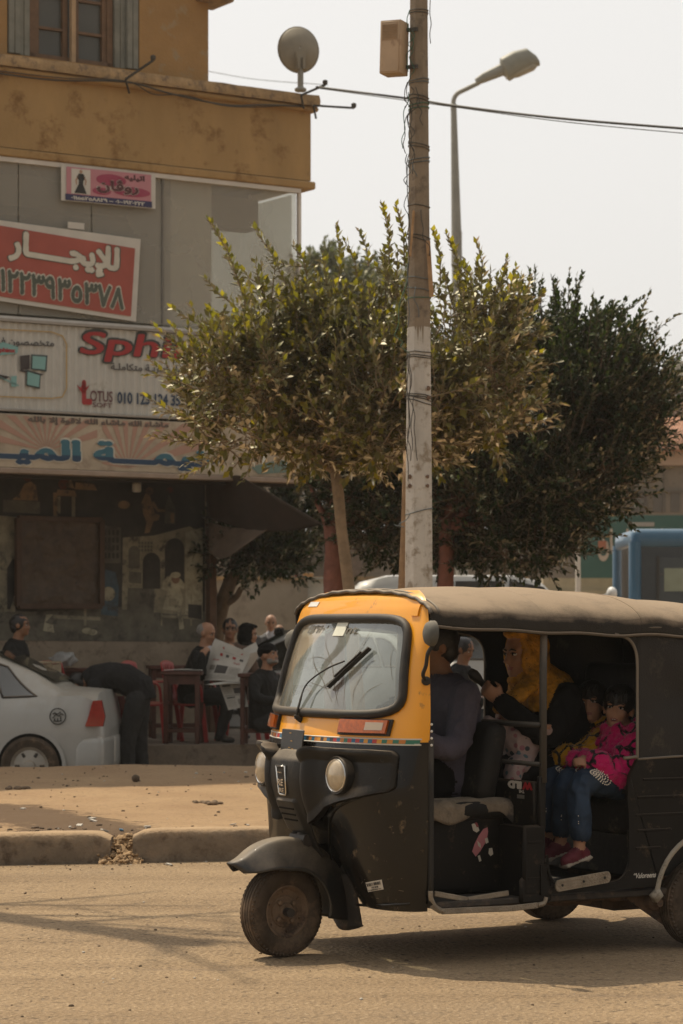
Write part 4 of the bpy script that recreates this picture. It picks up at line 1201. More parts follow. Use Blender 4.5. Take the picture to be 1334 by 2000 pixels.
# ------------------------------------------------------------------ concrete pole with its box and wires
YP = 18.0
t = empty('utility_pole', (gx(818, YP), YP, isl_z(gx(818, YP), YP) - .03), 0, 'tall grey concrete utility pole, white painted below and bound with loose wire', 'pole')
sP = YP / F
def pole_w(z):
    return .5 * sP * (53 - 20.5 * max(0, min(1, (1145 - (HY - (z - EYE) / sP)) / 1145)))
def octo(z, g=0.0):
    w = pole_w(z) + g; c = w * .42
    return [(w, -c, z), (w, c, z), (c, w, z), (-c, w, z), (-w, c, z), (-w, -c, z), (-c, -w, z), (c, -w, z)]
zl = lambda py: gz(py, YP) - t.location.z
b = MB()
zz = [0] + [zl(1145) * .5] + [zl(y) for y in (1145, 1000, 800, 640)]
m_white = mat('flaking white paint', (.50, .47, .42), .85, var=.14, vs=7, bump=.5, bs=40, spots=.42, scol=(.27, .225, .17), sscale=10, streak=.6)
m_conc = mat('grey pole concrete', (.235, .185, .13), .9, var=.22, vs=7, bump=.6, bs=50, spots=.3, scol=(.13, .10, .075), sscale=9, streak=.5)
off = Vector((0, 0, 0))
def ring(z, g=0.0):
    return [Vector(p) for p in octo(z + 0, g)]
def base_z(z): return z
b.loft([ring(z) for z in zz], cap=False); b.build('painted_shaft', m_white, t, sharp=20)
b = MB(); b.loft([ring(z) for z in [zl(640), zl(500), zl(300), zl(100), zl(-150), zl(-500)]], cap=True); b.build('shaft', m_conc, t, sharp=20)
# ragged lower edge of the unpainted part
b = MB()
for k, (a0, a1, dn) in enumerate(((-1, -.55, 14), (-.5, .0, 50), (.05, .45, 20), (.55, .95, 60))):
    z1_ = zl(640)
    w = pole_w(z1_) * 1.0; y = -w - .002
    b.add([(a0 * w * .42, y, z1_), (a1 * w * .42, y, z1_), ((a0 + a1) / 2 * w * .42, y, z1_ - dn * sP * .6)], [(0, 1, 2)])
b.build('bare_patch', m_conc, t)
wire_d = mat('dark wire', (.055, .05, .042), .7); wire_g = mat('green twine', (.05, .13, .085), .8); wire_b = mat('blue grey twine', (.10, .12, .125), .8)
rnd = random.Random(21)
def band(py, r_=.004, m=None, tilt=0.0, turns=1):
    b_ = MB()
    for q in range(turns):
        z = zl(py + q * rnd.uniform(3, 8)); pts = [Vector(p) for p in octo(z, .004)]
        for i, p in enumerate(pts): p.z += tilt * p.x + rnd.uniform(-.004, .004)
        b_.tube(pts + [pts[0]], r_, 5)
    return b_.build('binding_wire', m or wire_d, t, sharp=180)
for py, tu, mm, ti in ((22, 2, wire_d, 0), (158, 2, wire_b, .1), (190, 2, wire_d, -.15), (205, 2, wire_g, .1), (283, 2, wire_d, -.2), (312, 2, wire_b, .15), (404, 1, wire_d, -.1), (462, 2, wire_d, -.2), (545, 1, wire_b, -.1), (566, 1, wire_b, -.15), (583, 1, wire_g, .05), (689, 3, wire_d, -.05), (772, 2, wire_d, -.15), (779, 2, wire_d, -.25), (1000, 1, wire_b, .25)):
    band(py, .0035, mm, ti, tu)
def stray(px0, y0, px1, y1, m, n=7, amp=9, r_=.003, side=-1):
    pts = []
    for i in range(n + 1):
        q = i / n
        px = px0 + (px1 - px0) * q + rnd.uniform(-amp, amp) * (0 < i < n); py = y0 + (y1 - y0) * q
        pts.append(at(px, py, YP - pole_w(zl(py)) * 1.0 - .02 - rnd.uniform(0, .02)) - Vector(t.location))
    b_ = MB(); b_.tube(catmull(pts, n * 4), r_, 4); return b_.build('loose_wire', m, t, sharp=180)
for a_ in ((800, 20, 797, 140, wire_g), (806, 60, 800, 150, wire_g), (796, 160, 792, 300, wire_d, 8, 8), (802, 150, 806, 340, wire_d, 10, 8), (812, 170, 800, 330, wire_d, 9, 10), (795, 300, 798, 420, wire_b), (800, 200, 795, 560, wire_d, 12, 5), (797, 420, 796, 640, wire_b, 8, 4), (770, 655, 800, 690, wire_g, 5, 6), (797, 540, 770, 655, wire_g, 5, 4),
           (797, 690, 802, 900, wire_d, 9, 6), (800, 690, 806, 880, wire_d, 9, 7), (795, 690, 797, 940, wire_d, 8, 3), (808, 770, 815, 900, wire_d, 6, 5), (780, 1030, 800, 1003, wire_b, 4, 6), (790, 1030, 770, 1025, wire_b, 3, 6), (812, 560, 818, 620, wire_b, 5, 6), (842, -30, 841, 85, wire_d, 6, 3), (787, 290, 798, 180, wire_g, 6, 7), (822, 410, 838, 500, wire_d, 5, 6), (803, 170, 790, 210, wire_d, 5, 9), (816, 190, 826, 245, wire_d, 4, 5), (800, 312, 792, 360, wire_b, 4, 5), (806, 318, 815, 345, wire_b, 4, 5)):
    stray(*a_)
b = MB()
for px, py in ((801, 932), (833, 932), (801, 950), (833, 950), (836, 760), (836, 778)):
    p = at(px, py, YP) - Vector(t.location); w = pole_w(p.z); b.lathe([(.001, -.02), (.010, -.02), (.010, .0), (.001, 0)], (p.x, -w * (.96 if abs(p.x) < w * .5 else .72) - .002, p.z), (0, 1, 0), 8)
    b.lathe([(.001, -.004), (.017, -.004), (.017, 0), (.001, 0)], (p.x, -w * (.96 if abs(p.x) < w * .5 else .72) - .001, p.z), (0, 1, 0), 10)
b.build('bolts', mat('rusty bolt', (.20, .13, .09), .7, metal=.5, var=.3), t)
b = MB(); pts = [at(px, py, YP - .1) - Vector(t.location) for px, py in ((801, 500), (804, 455), (808, 412))]
b.bar(pts[0], pts[2], .016, .045, (0, 1, 0)); b.bar(at(836, 470, YP - .09) - Vector(t.location), at(843, 580, YP - .09) - Vector(t.location), .03, .012, (0, 1, 0))
b.build('wood_splint', mat('split wood', (.36, .22, .11), .85, var=.3, vs=12), t)

t = empty('meter_box', at(770, 95, YP - .06), R(-24), 'beige metal cabinet with a louvred vent strapped high on the pole', 'cabinet')
bx = mat('beige cabinet paint', (.42, .30, .19), .6, var=.15, vs=4, spots=.25, scol=(.27, .17, .10), sscale=8)
w_, h_b, d_ = .155, .37, .15
tilt = Matrix.Rotation(R(1.5), 3, 'Y')
b = MB(); b.box((0, 0, 0), (w_, d_, h_b), tilt, .006, 2); b.build('body', bx, t)
b = MB(); b.box((0, -d_ / 2 - .003, 0), (w_ - .016, .008, h_b - .02), tilt, .003); b.build('door', bx, t)
b = MB()
for k in range(10): b.box((.0, -d_ / 2 - .010, .055 + k * .011), (w_ * .72, .008, .005), tilt @ Matrix.Rotation(.5, 3, 'X'))
b.box((0, -d_ / 2 - .0075, .105), (w_ * .78, .003, .125), tilt); b.build('vent', mat('cabinet vent', (.34, .24, .15), .6), t)
b = MB()
for dz in (-.13, .13): b.box((.08, .04, dz), (.16, .02, .025))
b.build('bracket', wire_d, t)

# street lamp far behind
YL = 46.0
t = empty('street_lamp', (gx(907, YL), YL, -.15), 0, 'tall grey street lamp with a single arm reaching right against the sky', 'street lamp')
lp = lambda px, py, dY=0: at(px, py, YL + dY) - Vector(t.location)
gm = mat('grey galvanised', (.27, .265, .23), .6, metal=.1, var=.12)
b = MB(); b.tube([(0, 0, 0), lp(901, 1000), lp(892, 480), lp(886, 205)], [.13, .105, .095, .052], 12); b.tube([lp(892, 520), lp(892, 452)], [.098, .094], 12); b.build('column', gm, t, sharp=60)
b = MB(); b.tube(catmull([lp(886, 215), lp(886, 196), lp(893, 183), lp(910, 174), lp(935, 162)], 16), .042, 10); b.lathe([(.055, -.09), (.06, 0), (.045, .02)], lp(886, 205), n=12); b.build('arm', gm, t, sharp=60)
def lring(px, py, ax, hw, hh, hd):
    c = lp(px, py); u_ = Vector((ax[0], 0, ax[1])).normalized(); n_ = Vector((-u_.z, 0, u_.x))
    return [c + Vector((0, math.copysign(abs(math.cos(a)) ** .7, math.cos(a)) * hd, 0)) + n_ * (math.copysign(abs(math.sin(a)) ** .7, math.sin(a)) * hh) for a in [2 * PI * k / 14 for k in range(14)]]
ax = (1, .45)
b = MB(); b.loft([lring(930, 160, ax, 0, .06, .06), lring(945, 152, ax, 0, .085, .1), lring(985, 134, ax, 0, .11, .13)]); b.build('gear_housing', gm, t)
b = MB(); b.loft([lring(980, 138, ax, 0, .10, .11), lring(986, 136, ax, 0, .22, .19), lring(1010, 122, ax, 0, .21, .2), lring(1035, 113, ax, 0, .18, .17), lring(1050, 118, ax, 0, .10, .1), lring(1053, 119, ax, 0, .03, .04)]); b.build('lamp_head', mat('lamp head', (.25, .245, .20), .5, var=.12), t)
b = MB(); b.loft([lring(988, 149, ax, 0, .06, .12), lring(1010, 140, ax, 0, .10, .15), lring(1040, 128, ax, 0, .09, .13), lring(1052, 122, ax, 0, .03, .05)]); b.build('lamp_cover', mat('lamp bowl', (.33, .31, .25), .35), t)

# overhead cables from the parapet corner to the right
def cable(name, label, pts, r_, n=40, grp='overhead cables'):
    b_ = MB(); b_.tube(catmull(pts, n), r_, 5, cap=True)
    o = b_.build(name, wire_d, None, sharp=180); tag(o, label, 'cable', grp); return o
cable('overhead_cable', 'thick dark cable crossing the sky past the pole', [at(618, 170, 29.6), at(800, 193, 26.8), at(890, 207, 26), at(1100, 232, 24.8), at(1420, 258, 24)], .013)
cable('overhead_cable', 'thin dark cable sagging just below the thick one', [at(618, 172, 29.7), at(900, 211, 26.3), at(1120, 240, 25.2), at(1420, 268, 24.4)], .005)
cable('overhead_cable', 'faint hair-thin cable behind the satellite dish', [at(400, 138, 60), at(500, 155, 58), at(640, 166, 55)], .008)
cable('facade_cable', 'loose bundle of dark cable drooping along the ochre parapet', [at(-40, 138, 27.3), at(100, 156, 27.9), at(245, 160, 28.4), at(330, 182, 28.7), at(440, 205, 29.1), at(520, 205, 29.4), at(590, 208, 29.75)], .010)
cable('facade_cable', 'second thinner cable drooping lower along the ochre parapet', [at(-40, 134, 27.3), at(120, 152, 27.95), at(245, 158, 28.4), at(300, 184, 28.6), at(360, 186, 28.8), at(450, 208, 29.1), at(590, 206, 29.75)], .006)
# iron brackets on the parapet
for (p0, p1, Y0, lab) in (((245, 155), (299, 118), 28.35, 'short iron bracket sticking up from the ledge below the shutter'), ((588, 186), (635, 166), 29.6, 'dark iron bracket at the parapet corner holding the cable'), ((612, 206), (691, 211), 29.7, 'dark iron rod reaching right from the parapet corner')):
    b = MB(); A = at(*p0, Y0); B = at(*p1, Y0 - .12); b.bar(A, B, .022, .022, (0, 0, 1)); b.bar(A, A + Vector((.03, .15, -.12)), .02, .02); b.lathe([(.02, 0), (.03, .02), (.03, .05), (.012, .06)], B, n=8)
    o = b.build('iron_bracket', wire_d, None); tag(o, lab, 'bracket')

# satellite dish on the corner of the ledge
YD = 29.75
t = empty('satellite_dish', at(586, 178, YD), R(12), 'dusty round satellite dish seen from behind on the parapet corner', 'satellite dish')
sd = YD / F
dm = mat('dish grey brown', (.25, .22, .165), .6, var=.12, vs=5)
b = MB(); q = Matrix.Rotation(R(-6), 3, 'X')
prof = [(41 * sd * i / 10, .10 * (i / 10) ** 2) for i in range(11)]
rings = []
for r_, h in prof: rings.append([q @ Vector((max(r_, .002) * .99 * math.cos(2 * PI * j / 40), h, max(r_, .002) * 1.13 * math.sin(2 * PI * j / 40))) + Vector((0, 0, 86 * sd)) for j in range(40)])
b.loft(rings, cap=False); b.build('reflector', dm, t, sharp=60, solid=.006)
b = MB(); rim = [q @ Vector((41 * sd * .99 * math.cos(2 * PI * j / 40), .10, 41 * sd * 1.13 * math.sin(2 * PI * j / 40))) + Vector((0, 0, 86 * sd)) for j in range(41)]; b.tube(rim, .007, 6); b.build('rim', mat('dish rim', (.19, .165, .12), .6), t, sharp=180)
b = MB(); b.tube([(0, -.03, 0), (0, -.03, 45 * sd)], .035, 12); b.lathe([(.06, 0), (.07, .01), (.07, .03), (.04, .05)], (0, -.03, -.01), n=12); b.build('mast', gm, t)
b = MB(); b.box((0, -.035, 58 * sd), (.11, .05, 36 * sd)); b.box((-.03, -.07, 52 * sd), (.03, .05, 22 * sd)); b.box((.03, -.07, 52 * sd), (.03, .05, 22 * sd)); b.build('bracket', dm, t)
b = MB(); b.bar((0, .05, 50 * sd), (.0, .42, 62 * sd), .025, .025); b.lathe([(.0, 0), (.03, 0), (.035, .1), (.0, .11)], (0, .40, 61 * sd), (0, -1, .4), 10); b.build('receiver_arm', gm, t)
# ------------------------------------------------------------------ the three-wheeled auto rickshaw (local x forward, y to its left, z up)
TO = Vector((-.267, 11.42, 0)); TRZ = math.atan2(-.484, -.875)
TK = empty('auto_rickshaw', TO, TRZ, 'black and yellow three wheeled auto rickshaw carrying a family', 'auto rickshaw')
_ex = Vector((math.cos(TRZ), math.sin(TRZ), 0)); _ey = Vector((-_ex.y, _ex.x, 0))
def tloc(px, py, ax, val):
    "rickshaw coordinates of a photo pixel on one of its planes"
    c = Vector((0, 0, EYE)) - TO; d = Vector(((px - CX) / F, 1, -(py - HY) / F))
    c = Vector((c.dot(_ex), c.dot(_ey), c.z)); d = Vector((d.dot(_ex), d.dot(_ey), d.z))
    i = 'xyz'.index(ax); t = (val - c[i]) / d[i]
    return c + d * t
def tworld(p): return TO + _ex * p[0] + _ey * p[1] + Vector((0, 0, p[2]))

LEV = [
 (.24, [(0, -.33), (.12, -.33), (.24, -.28), (.36, -.24), (.50, -.25), (.60, -.315), (.622, -.385)]),
 (.40, [(0, -.24), (.12, -.24), (.24, -.20), (.36, -.18), (.51, -.215), (.615, -.30), (.635, -.385)]),
 (.58, [(0, -.15), (.13, -.15), (.25, -.15), (.37, -.155), (.52, -.20), (.625, -.295), (.64, -.385)]),
 (.78, [(0, -.07), (.13, -.075), (.25, -.09), (.38, -.13), (.52, -.19), (.625, -.29), (.64, -.385)]),
 (.97, [(0, -.09), (.13, -.10), (.27, -.125), (.41, -.17), (.53, -.225), (.625, -.31), (.642, -.385)]),
 (1.08, [(0, -.125), (.15, -.135), (.3, -.16), (.44, -.21), (.56, -.275), (.628, -.335), (.64, -.39)]),
 (1.30, [(0, -.235), (.15, -.24), (.3, -.255), (.42, -.283), (.53, -.32), (.605, -.36), (.625, -.395)]),
 (1.50, [(0, -.34), (.15, -.342), (.29, -.35), (.40, -.36), (.49, -.374), (.575, -.39), (.60, -.405)]),
 (1.57, [(0, -.365), (.14, -.367), (.27, -.373), (.38, -.382), (.46, -.392), (.535, -.405), (.56, -.42)]),
 (1.61, [(0, -.395), (.13, -.397), (.25, -.402), (.35, -.408), (.42, -.416), (.48, -.428), (.50, -.44)]),
 (1.632, [(0, -.45), (.12, -.45), (.22, -.452), (.30, -.455), (.36, -.458), (.40, -.46), (.42, -.465)])]
_Z = np.array([l[0] for l in LEV]); _P = np.array([l[1] for l in LEV])
_SL = np.gradient(_P, _Z, axis=0)
_cache = {}
def prof(z):
    "dense half profile (ys, xs) of the nose shell at height z"
    k = round(z, 4)
    if k in _cache: return _cache[k]
    i = int(np.clip(np.searchsorted(_Z, z) - 1, 0, len(_Z) - 2)); h = _Z[i + 1] - _Z[i]; t = np.clip((z - _Z[i]) / h, 0, 1)
    C = (2 * t ** 3 - 3 * t ** 2 + 1) * _P[i] + (t ** 3 - 2 * t ** 2 + t) * h * _SL[i] + (-2 * t ** 3 + 3 * t ** 2) * _P[i + 1] + (t ** 3 - t ** 2) * h * _SL[i + 1]
    full = [(-a, b, 0) for a, b in C[1:][::-1]] + [(a, b, 0) for a, b in C]
    S_ = catmull(full, 96)[48:]
    _cache[k] = (np.array([p.x for p in S_]), np.array([p.y for p in S_]))
    return _cache[k]
def fx(y, z):
    ys, xs = prof(min(max(z, .24), 1.632)); return float(np.interp(abs(y), ys, xs)) + .0022 * noise.noise(Vector((y * 5.5, z * 5.5, 4))) * (z < 1.05)
def fp(y, z, off=0.0):
    "a point on the shell, pushed out along its normal"
    e = .008
    p = Vector((fx(y, z), y, z))
    if not off: return p
    dy = Vector((fx(y + e, z) - fx(y - e, z), 2 * e, 0)); dz = Vector((fx(y, z + e) - fx(y, z - e), 0, 2 * e))
    n = dy.cross(dz).normalized()
    if n.x < 0: n = -n
    return p + n * off
def hit(px, py):
    "shell (y, z) seen at a photo pixel"
    x = -.15
    for _ in range(30):
        q = tloc(px, py, 'x', x); x = .5 * x + .5 * fx(min(.64, abs(q.y)), q.z)
    return q.y, q.z
def patch(mb, fn, y0, y1, z0, z1, th, ny=12, nz=6, off=0.0, mi=None):
    "a slab th thick lying on the shell; fn may bend its outline: (a, c) in 0..1 -> (y, z)"
    fn = fn or (lambda a, c: (y0 + (y1 - y0) * a, z0 + (z1 - z0) * c))
    outer = [[fp(*fn(i / ny, j / nz), off + th) for i in range(ny + 1)] for j in range(nz + 1)]
    inner = [[fp(*fn(i / ny, j / nz), off) for i in range(ny + 1)] for j in range(nz + 1)]
    vs = [p for r_ in outer for p in r_] + [p for r_ in inner for p in r_]; N = (ny + 1) * (nz + 1); fs = []
    I = lambda i, j: j * (ny + 1) + i
    for j in range(nz):
        for i in range(ny):
            fs.append((I(i, j), I(i + 1, j), I(i + 1, j + 1), I(i, j + 1)))
    for i in range(ny):
        fs.append((I(i + 1, 0), I(i, 0), N + I(i, 0), N + I(i + 1, 0))); fs.append((I(i, nz), I(i + 1, nz), N + I(i + 1, nz), N + I(i, nz)))
    for j in range(nz):
        fs.append((I(0, j), I(0, j + 1), N + I(0, j + 1), N + I(0, j))); fs.append((I(ny, j + 1), I(ny, j), N + I(ny, j), N + I(ny, j + 1)))
    mb.add(vs, fs, mi)

BLK = mat('black body paint', (.0045, .0043, .004), .25, var=.25, vs=3, dust=.20, dcol=(.14, .095, .056), coat=.30, spec=.30, spots=.10, scol=(.12, .085, .05), sscale=16)
BLKM = mat('black rough panel', (.009, .008, .007), .5, var=.3, vs=5, dust=.30, spec=.18, dcol=(.15, .10, .06), spots=.16, scol=(.085, .06, .038), sscale=12)
CHAR = mat('charcoal plastic', (.016, .0152, .014), .44, var=.2, vs=5, dust=.5, spec=.3, dcol=(.34, .27, .19), bump=.15, bs=120)
YEL = mat('yellow body paint', (.86, .36, .008), .32, var=.06, vs=2.5, coat=.4, dust=.14, dcol=(.50, .30, .12), spots=.04, scol=(.30, .13, .03), sscale=12)
RUB = mat('black rubber', (.018, .017, .015), .5, spec=.35, dust=.35, dcol=(.25, .19, .13))
TYRE = mat('dusty tyre rubber', (.070, .052, .037), .92, spec=.2, var=.3, vs=12, spots=.45, scol=(.15, .105, .07), sscale=8)
RIM = mat('mud covered rim', (.19, .128, .08), .85, var=.35, vs=12, spots=.4, scol=(.07, .045, .03), sscale=12)
CHROME = mat('chrome', (.62, .60, .56), .22, metal=1.0, var=.05)
CANV = mat('canopy canvas', (.028, .025, .021), .8, spec=.3, var=.2, vs=5, bump=.35, bs=200, dust=.9, dcol=(.33, .245, .165))
CANVS = mat('curtain canvas', (.020, .018, .016), .6, spec=.3, var=.25, vs=4, bump=.35, bs=160, spots=.2, scol=(.06, .05, .038), sscale=6)
TREAD = mat('worn tread plate', (.30, .245, .18), .6, metal=.25, var=.25, vs=14, bump=.8, bs=110)
VOID = mat('interior black cloth', (.008, .0075, .007), .95, var=.2, spec=.1)
SEAT = mat('black seat vinyl', (.012, .011, .010), .6, spec=.25, var=.3, bump=.3, bs=25, spots=.2, scol=(.07, .055, .04), sscale=10)

# ---- nose shell
ZM = .972
def ysamp(z, n):
    ys, xs = prof(z); return ys[-1]
def shell(z0, z1, nz, keep=None):
    b_ = MB(); nu = 72
    def fn(u, v):
        z = z0 + (z1 - z0) * v; ys, xs = prof(z)
        s_ = abs(u * 2 - 1); i = s_ * (len(ys) - 1); k = min(int(i), len(ys) - 2); q = i - k
        y = ys[k] + (ys[k + 1] - ys[k]) * q; x = xs[k] + (xs[k + 1] - xs[k]) * q
        y = math.copysign(y, u - .5); return Vector((x + .0022 * noise.noise(Vector((y * 5.5, z * 5.5, 4))) * (z < 1.05), y, z))
    b_.grid(fn, nu, nz, keep=(lambda u, v: keep(fn(u, v))) if keep else None)
    return b_
b = shell(.24, ZM, 40, lambda p: not (abs(p.y) < .135 and p.z < .50) and p.z > .24 + .10 * max(0, (abs(p.y) - .56) / .06) * 0)
o = b.build('front_shell', BLK, TK)
def ws_in(y, z, g=0.0):
    "inside the windscreen outline (rounded trapezoid)"
    zc_, hz = 1.295, .207 + g
    q = (z - zc_) / hz
    w = .575 - .075 * (q + 1) / 2 + g
    p = abs(y) / w
    return abs(q) < 1 and p < 1 and (p ** 7 + abs(q) ** 7) < 1.0
b = shell(ZM, 1.632, 60, lambda p: not ws_in(p.y, p.z, -.008))
yb = b.build('upper_fascia', YEL, TK)
# windscreen, seal
def ws_edge(n, g=0.0):
    out = []
    for i in range(n):
        a = 2 * PI * i / n; c_, s_ = math.cos(a), math.sin(a)
        m_ = (abs(c_) ** 7 + abs(s_) ** 7) ** (-1 / 7)
        q = s_ * m_; p = c_ * m_
        out.append(((.575 - .075 * (q + 1) / 2 + g) * p, 1.295 + q * (.207 + g)))
    return out
b = MB()
def wsg(u, v):
    q = v * 2 - 1; w = .575 - .075 * (q + 1) / 2
    return fp((u * 2 - 1) * w, 1.295 + q * .207, .003)
b.grid(wsg, 40, 24, keep=lambda u, v: ws_in((u * 2 - 1) * (.575 - .075 * v), 1.295 + (v * 2 - 1) * .207, .0))
def screen_mat():
    m = bpy.data.materials.new('dusty windscreen'); m.use_nodes = True
    nt = m.node_tree; N = nt.nodes; L = nt.links; N.remove(N['Principled BSDF']); out = N['Material Output']
    tr = N.new('ShaderNodeBsdfTransparent'); tr.inputs[0].default_value = (.70, .78, .74, 1)
    gl = N.new('ShaderNodeBsdfGlossy'); gl.inputs['Roughness'].default_value = .04
    df = N.new('ShaderNodeBsdfDiffuse'); df.inputs[0].default_value = (.40, .44, .41, 1)
    d2 = N.new('ShaderNodeBsdfDiffuse'); d2.inputs[0].default_value = (.40, .31, .20, 1)
    tc = N.new('ShaderNodeTexCoord'); nz = N.new('ShaderNodeTexNoise'); nz.inputs['Scale'].default_value = 6; nz.inputs['Detail'].default_value = 8; nz.inputs['Roughness'].default_value = .7
    L.new(tc.outputs['Object'], nz.inputs['Vector'])
    mr = N.new('ShaderNodeMapRange'); mr.inputs[1].default_value = .3; mr.inputs[2].default_value = .7; mr.inputs[3].default_value = .24; mr.inputs[4].default_value = .46; L.new(nz.outputs['Fac'], mr.inputs[0])
    m1 = N.new('ShaderNodeMixShader'); L.new(mr.outputs[0], m1.inputs[0]); L.new(tr.outputs[0], m1.inputs[1]); L.new(df.outputs[0], m1.inputs[2])
    # unwiped dust outside the sweep of the wiper: distance from its pivot and the far edge strip
    sx = N.new('ShaderNodeSeparateXYZ'); L.new(tc.outputs['Object'], sx.inputs[0])
    ln = N.new('ShaderNodeVectorMath'); ln.operation = 'DISTANCE'; L.new(tc.outputs['Object'], ln.inputs[0]); ln.inputs[1].default_value = (-.13, .09, 1.02)
    sm = N.new('ShaderNodeMath'); sm.operation = 'MULTIPLY_ADD'; sm.inputs[1].default_value = .10; L.new(nz.outputs['Fac'], sm.inputs[0]); L.new(ln.outputs['Value'], sm.inputs[2])
    st = N.new('ShaderNodeMapRange'); st.inputs[1].default_value = .575; st.inputs[2].default_value = .60; st.inputs[3].default_value = 0; st.inputs[4].default_value = .62; L.new(sm.outputs[0], st.inputs[0])
    lf = N.new('ShaderNodeMapRange'); lf.inputs[1].default_value = -.18; lf.inputs[2].default_value = -.22; L.new(sx.outputs['Y'], lf.inputs[0])
    ml = N.new('ShaderNodeMath'); ml.operation = 'MULTIPLY'; L.new(st.outputs[0], ml.inputs[0]); L.new(lf.outputs[0], ml.inputs[1])
    m2 = N.new('ShaderNodeMixShader'); L.new(ml.outputs[0], m2.inputs[0]); L.new(m1.outputs[0], m2.inputs[1]); L.new(d2.outputs[0], m2.inputs[2])
    fr = N.new('ShaderNodeFresnel'); fr.inputs[0].default_value = 1.6
    ad = N.new('ShaderNodeMath'); ad.operation = 'MULTIPLY_ADD'; ad.inputs[1].default_value = 1.3; ad.inputs[2].default_value = .04; ge = N.new('ShaderNodeNewGeometry'); bf = N.new('ShaderNodeMath'); bf.operation = 'SUBTRACT'; bf.inputs[0].default_value = 1; L.new(ge.outputs['Backfacing'], bf.inputs[1]); ff = N.new('ShaderNodeMath'); ff.operation = 'MULTIPLY'; L.new(fr.outputs[0], ff.inputs[0]); L.new(bf.outputs[0], ff.inputs[1]); L.new(ff.outputs[0], ad.inputs[0])
    m3 = N.new('ShaderNodeMixShader'); L.new(ad.outputs[0], m3.inputs[0]); L.new(m2.outputs[0], m3.inputs[1]); L.new(gl.outputs[0], m3.inputs[2])
    L.new(m3.outputs[0], out.inputs[0]); return m
wsc = b.build('windscreen', screen_mat(), TK)
b = MB(); E = ws_edge(96, .004); pts = [fp(y, z, .008) for y, z in E]; b.tube(pts + [pts[0]], .021, 10, cap=False); b.build('rubber_seal', RUB, wsc, sharp=180)
# lettering along the top of the glass
b = MB(); A = fp(-.36, 1.435, .010); B_ = fp(.13, 1.435, .010); C_ = fp(-.36, 1.475, .010)
letters(b, "B'ihbrrlint", A, (B_ - A).normalized(), (C_ - A).normalized(), .49, .042, .03, 40, False, shear=.35)
b.build('glass_lettering', mat('faded screen lettering', (.13, .12, .10), .8), wsc)
b = MB(); y, z = hit(668, 1228); patch(b, None, y - .05, y + .05, z - .035, z + .035, .0015, 6, 4, .005); b.build('permit_label', mat('pale label', (.62, .62, .52), .6), wsc)
b = MB(); rnd = random.Random(14)  # branch reflections laid on the glass as dark lines, with a few specks
def reflected_branch(pts, w):
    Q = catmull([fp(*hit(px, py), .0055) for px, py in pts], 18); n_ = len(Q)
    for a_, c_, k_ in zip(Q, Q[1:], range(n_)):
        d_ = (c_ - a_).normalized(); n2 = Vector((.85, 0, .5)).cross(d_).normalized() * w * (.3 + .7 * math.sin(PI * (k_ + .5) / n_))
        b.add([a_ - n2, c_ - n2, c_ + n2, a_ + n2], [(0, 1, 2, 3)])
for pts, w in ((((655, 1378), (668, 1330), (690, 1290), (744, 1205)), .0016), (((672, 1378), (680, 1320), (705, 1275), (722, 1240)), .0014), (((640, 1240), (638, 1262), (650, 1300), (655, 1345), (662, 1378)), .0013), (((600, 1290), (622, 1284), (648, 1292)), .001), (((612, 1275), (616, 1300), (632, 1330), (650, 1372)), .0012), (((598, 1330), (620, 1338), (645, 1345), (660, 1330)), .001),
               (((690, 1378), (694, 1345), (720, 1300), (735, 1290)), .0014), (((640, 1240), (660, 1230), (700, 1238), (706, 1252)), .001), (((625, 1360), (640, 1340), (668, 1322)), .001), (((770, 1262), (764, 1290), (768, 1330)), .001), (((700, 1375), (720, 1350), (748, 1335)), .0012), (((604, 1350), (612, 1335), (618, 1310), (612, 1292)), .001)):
    reflected_branch(pts, w)
for k in range(26):
    px, py = rnd.uniform(600, 660), rnd.uniform(1270, 1370); p = fp(*hit(px, py), .0056); s_ = rnd.uniform(.0015, .004); b.add([p + Vector((0, -s_, 0)), p + Vector((-.3 * s_, s_ * .3, s_)), p + Vector((0, s_, -.3 * s_))], [(0, 1, 2)])
b.build('branch_reflection_and_dirt', mat('branch reflection and dirt on glass', (.095, .075, .05), .95), wsc, sharp=180)
# wiper
wp0 = fp(*hit(588, 1408), .03); W_ = lambda px, py, off=.03: fp(*hit(px, py), off)
b = MB(); b.lathe([(.012, -.03), (.014, .0), (.010, .02), (.004, .03)], wp0 - Vector((.02, 0, .0)), (.8, 0, .5), 10)
b.tube(catmull([wp0, W_(596, 1385, .035), W_(612, 1345, .04), W_(650, 1315, .04), W_(684, 1298, .035)], 20), [.006] * 8 + [.004] * 13, 6)
b.bar(W_(648, 1346, .022), W_(729, 1270, .022), .008, .022, (1, 0, .3)); b.bar(W_(664, 1328, .034), W_(716, 1280, .034), .005, .010, (1, 0, .3))
b.build('wiper', RUB, TK)

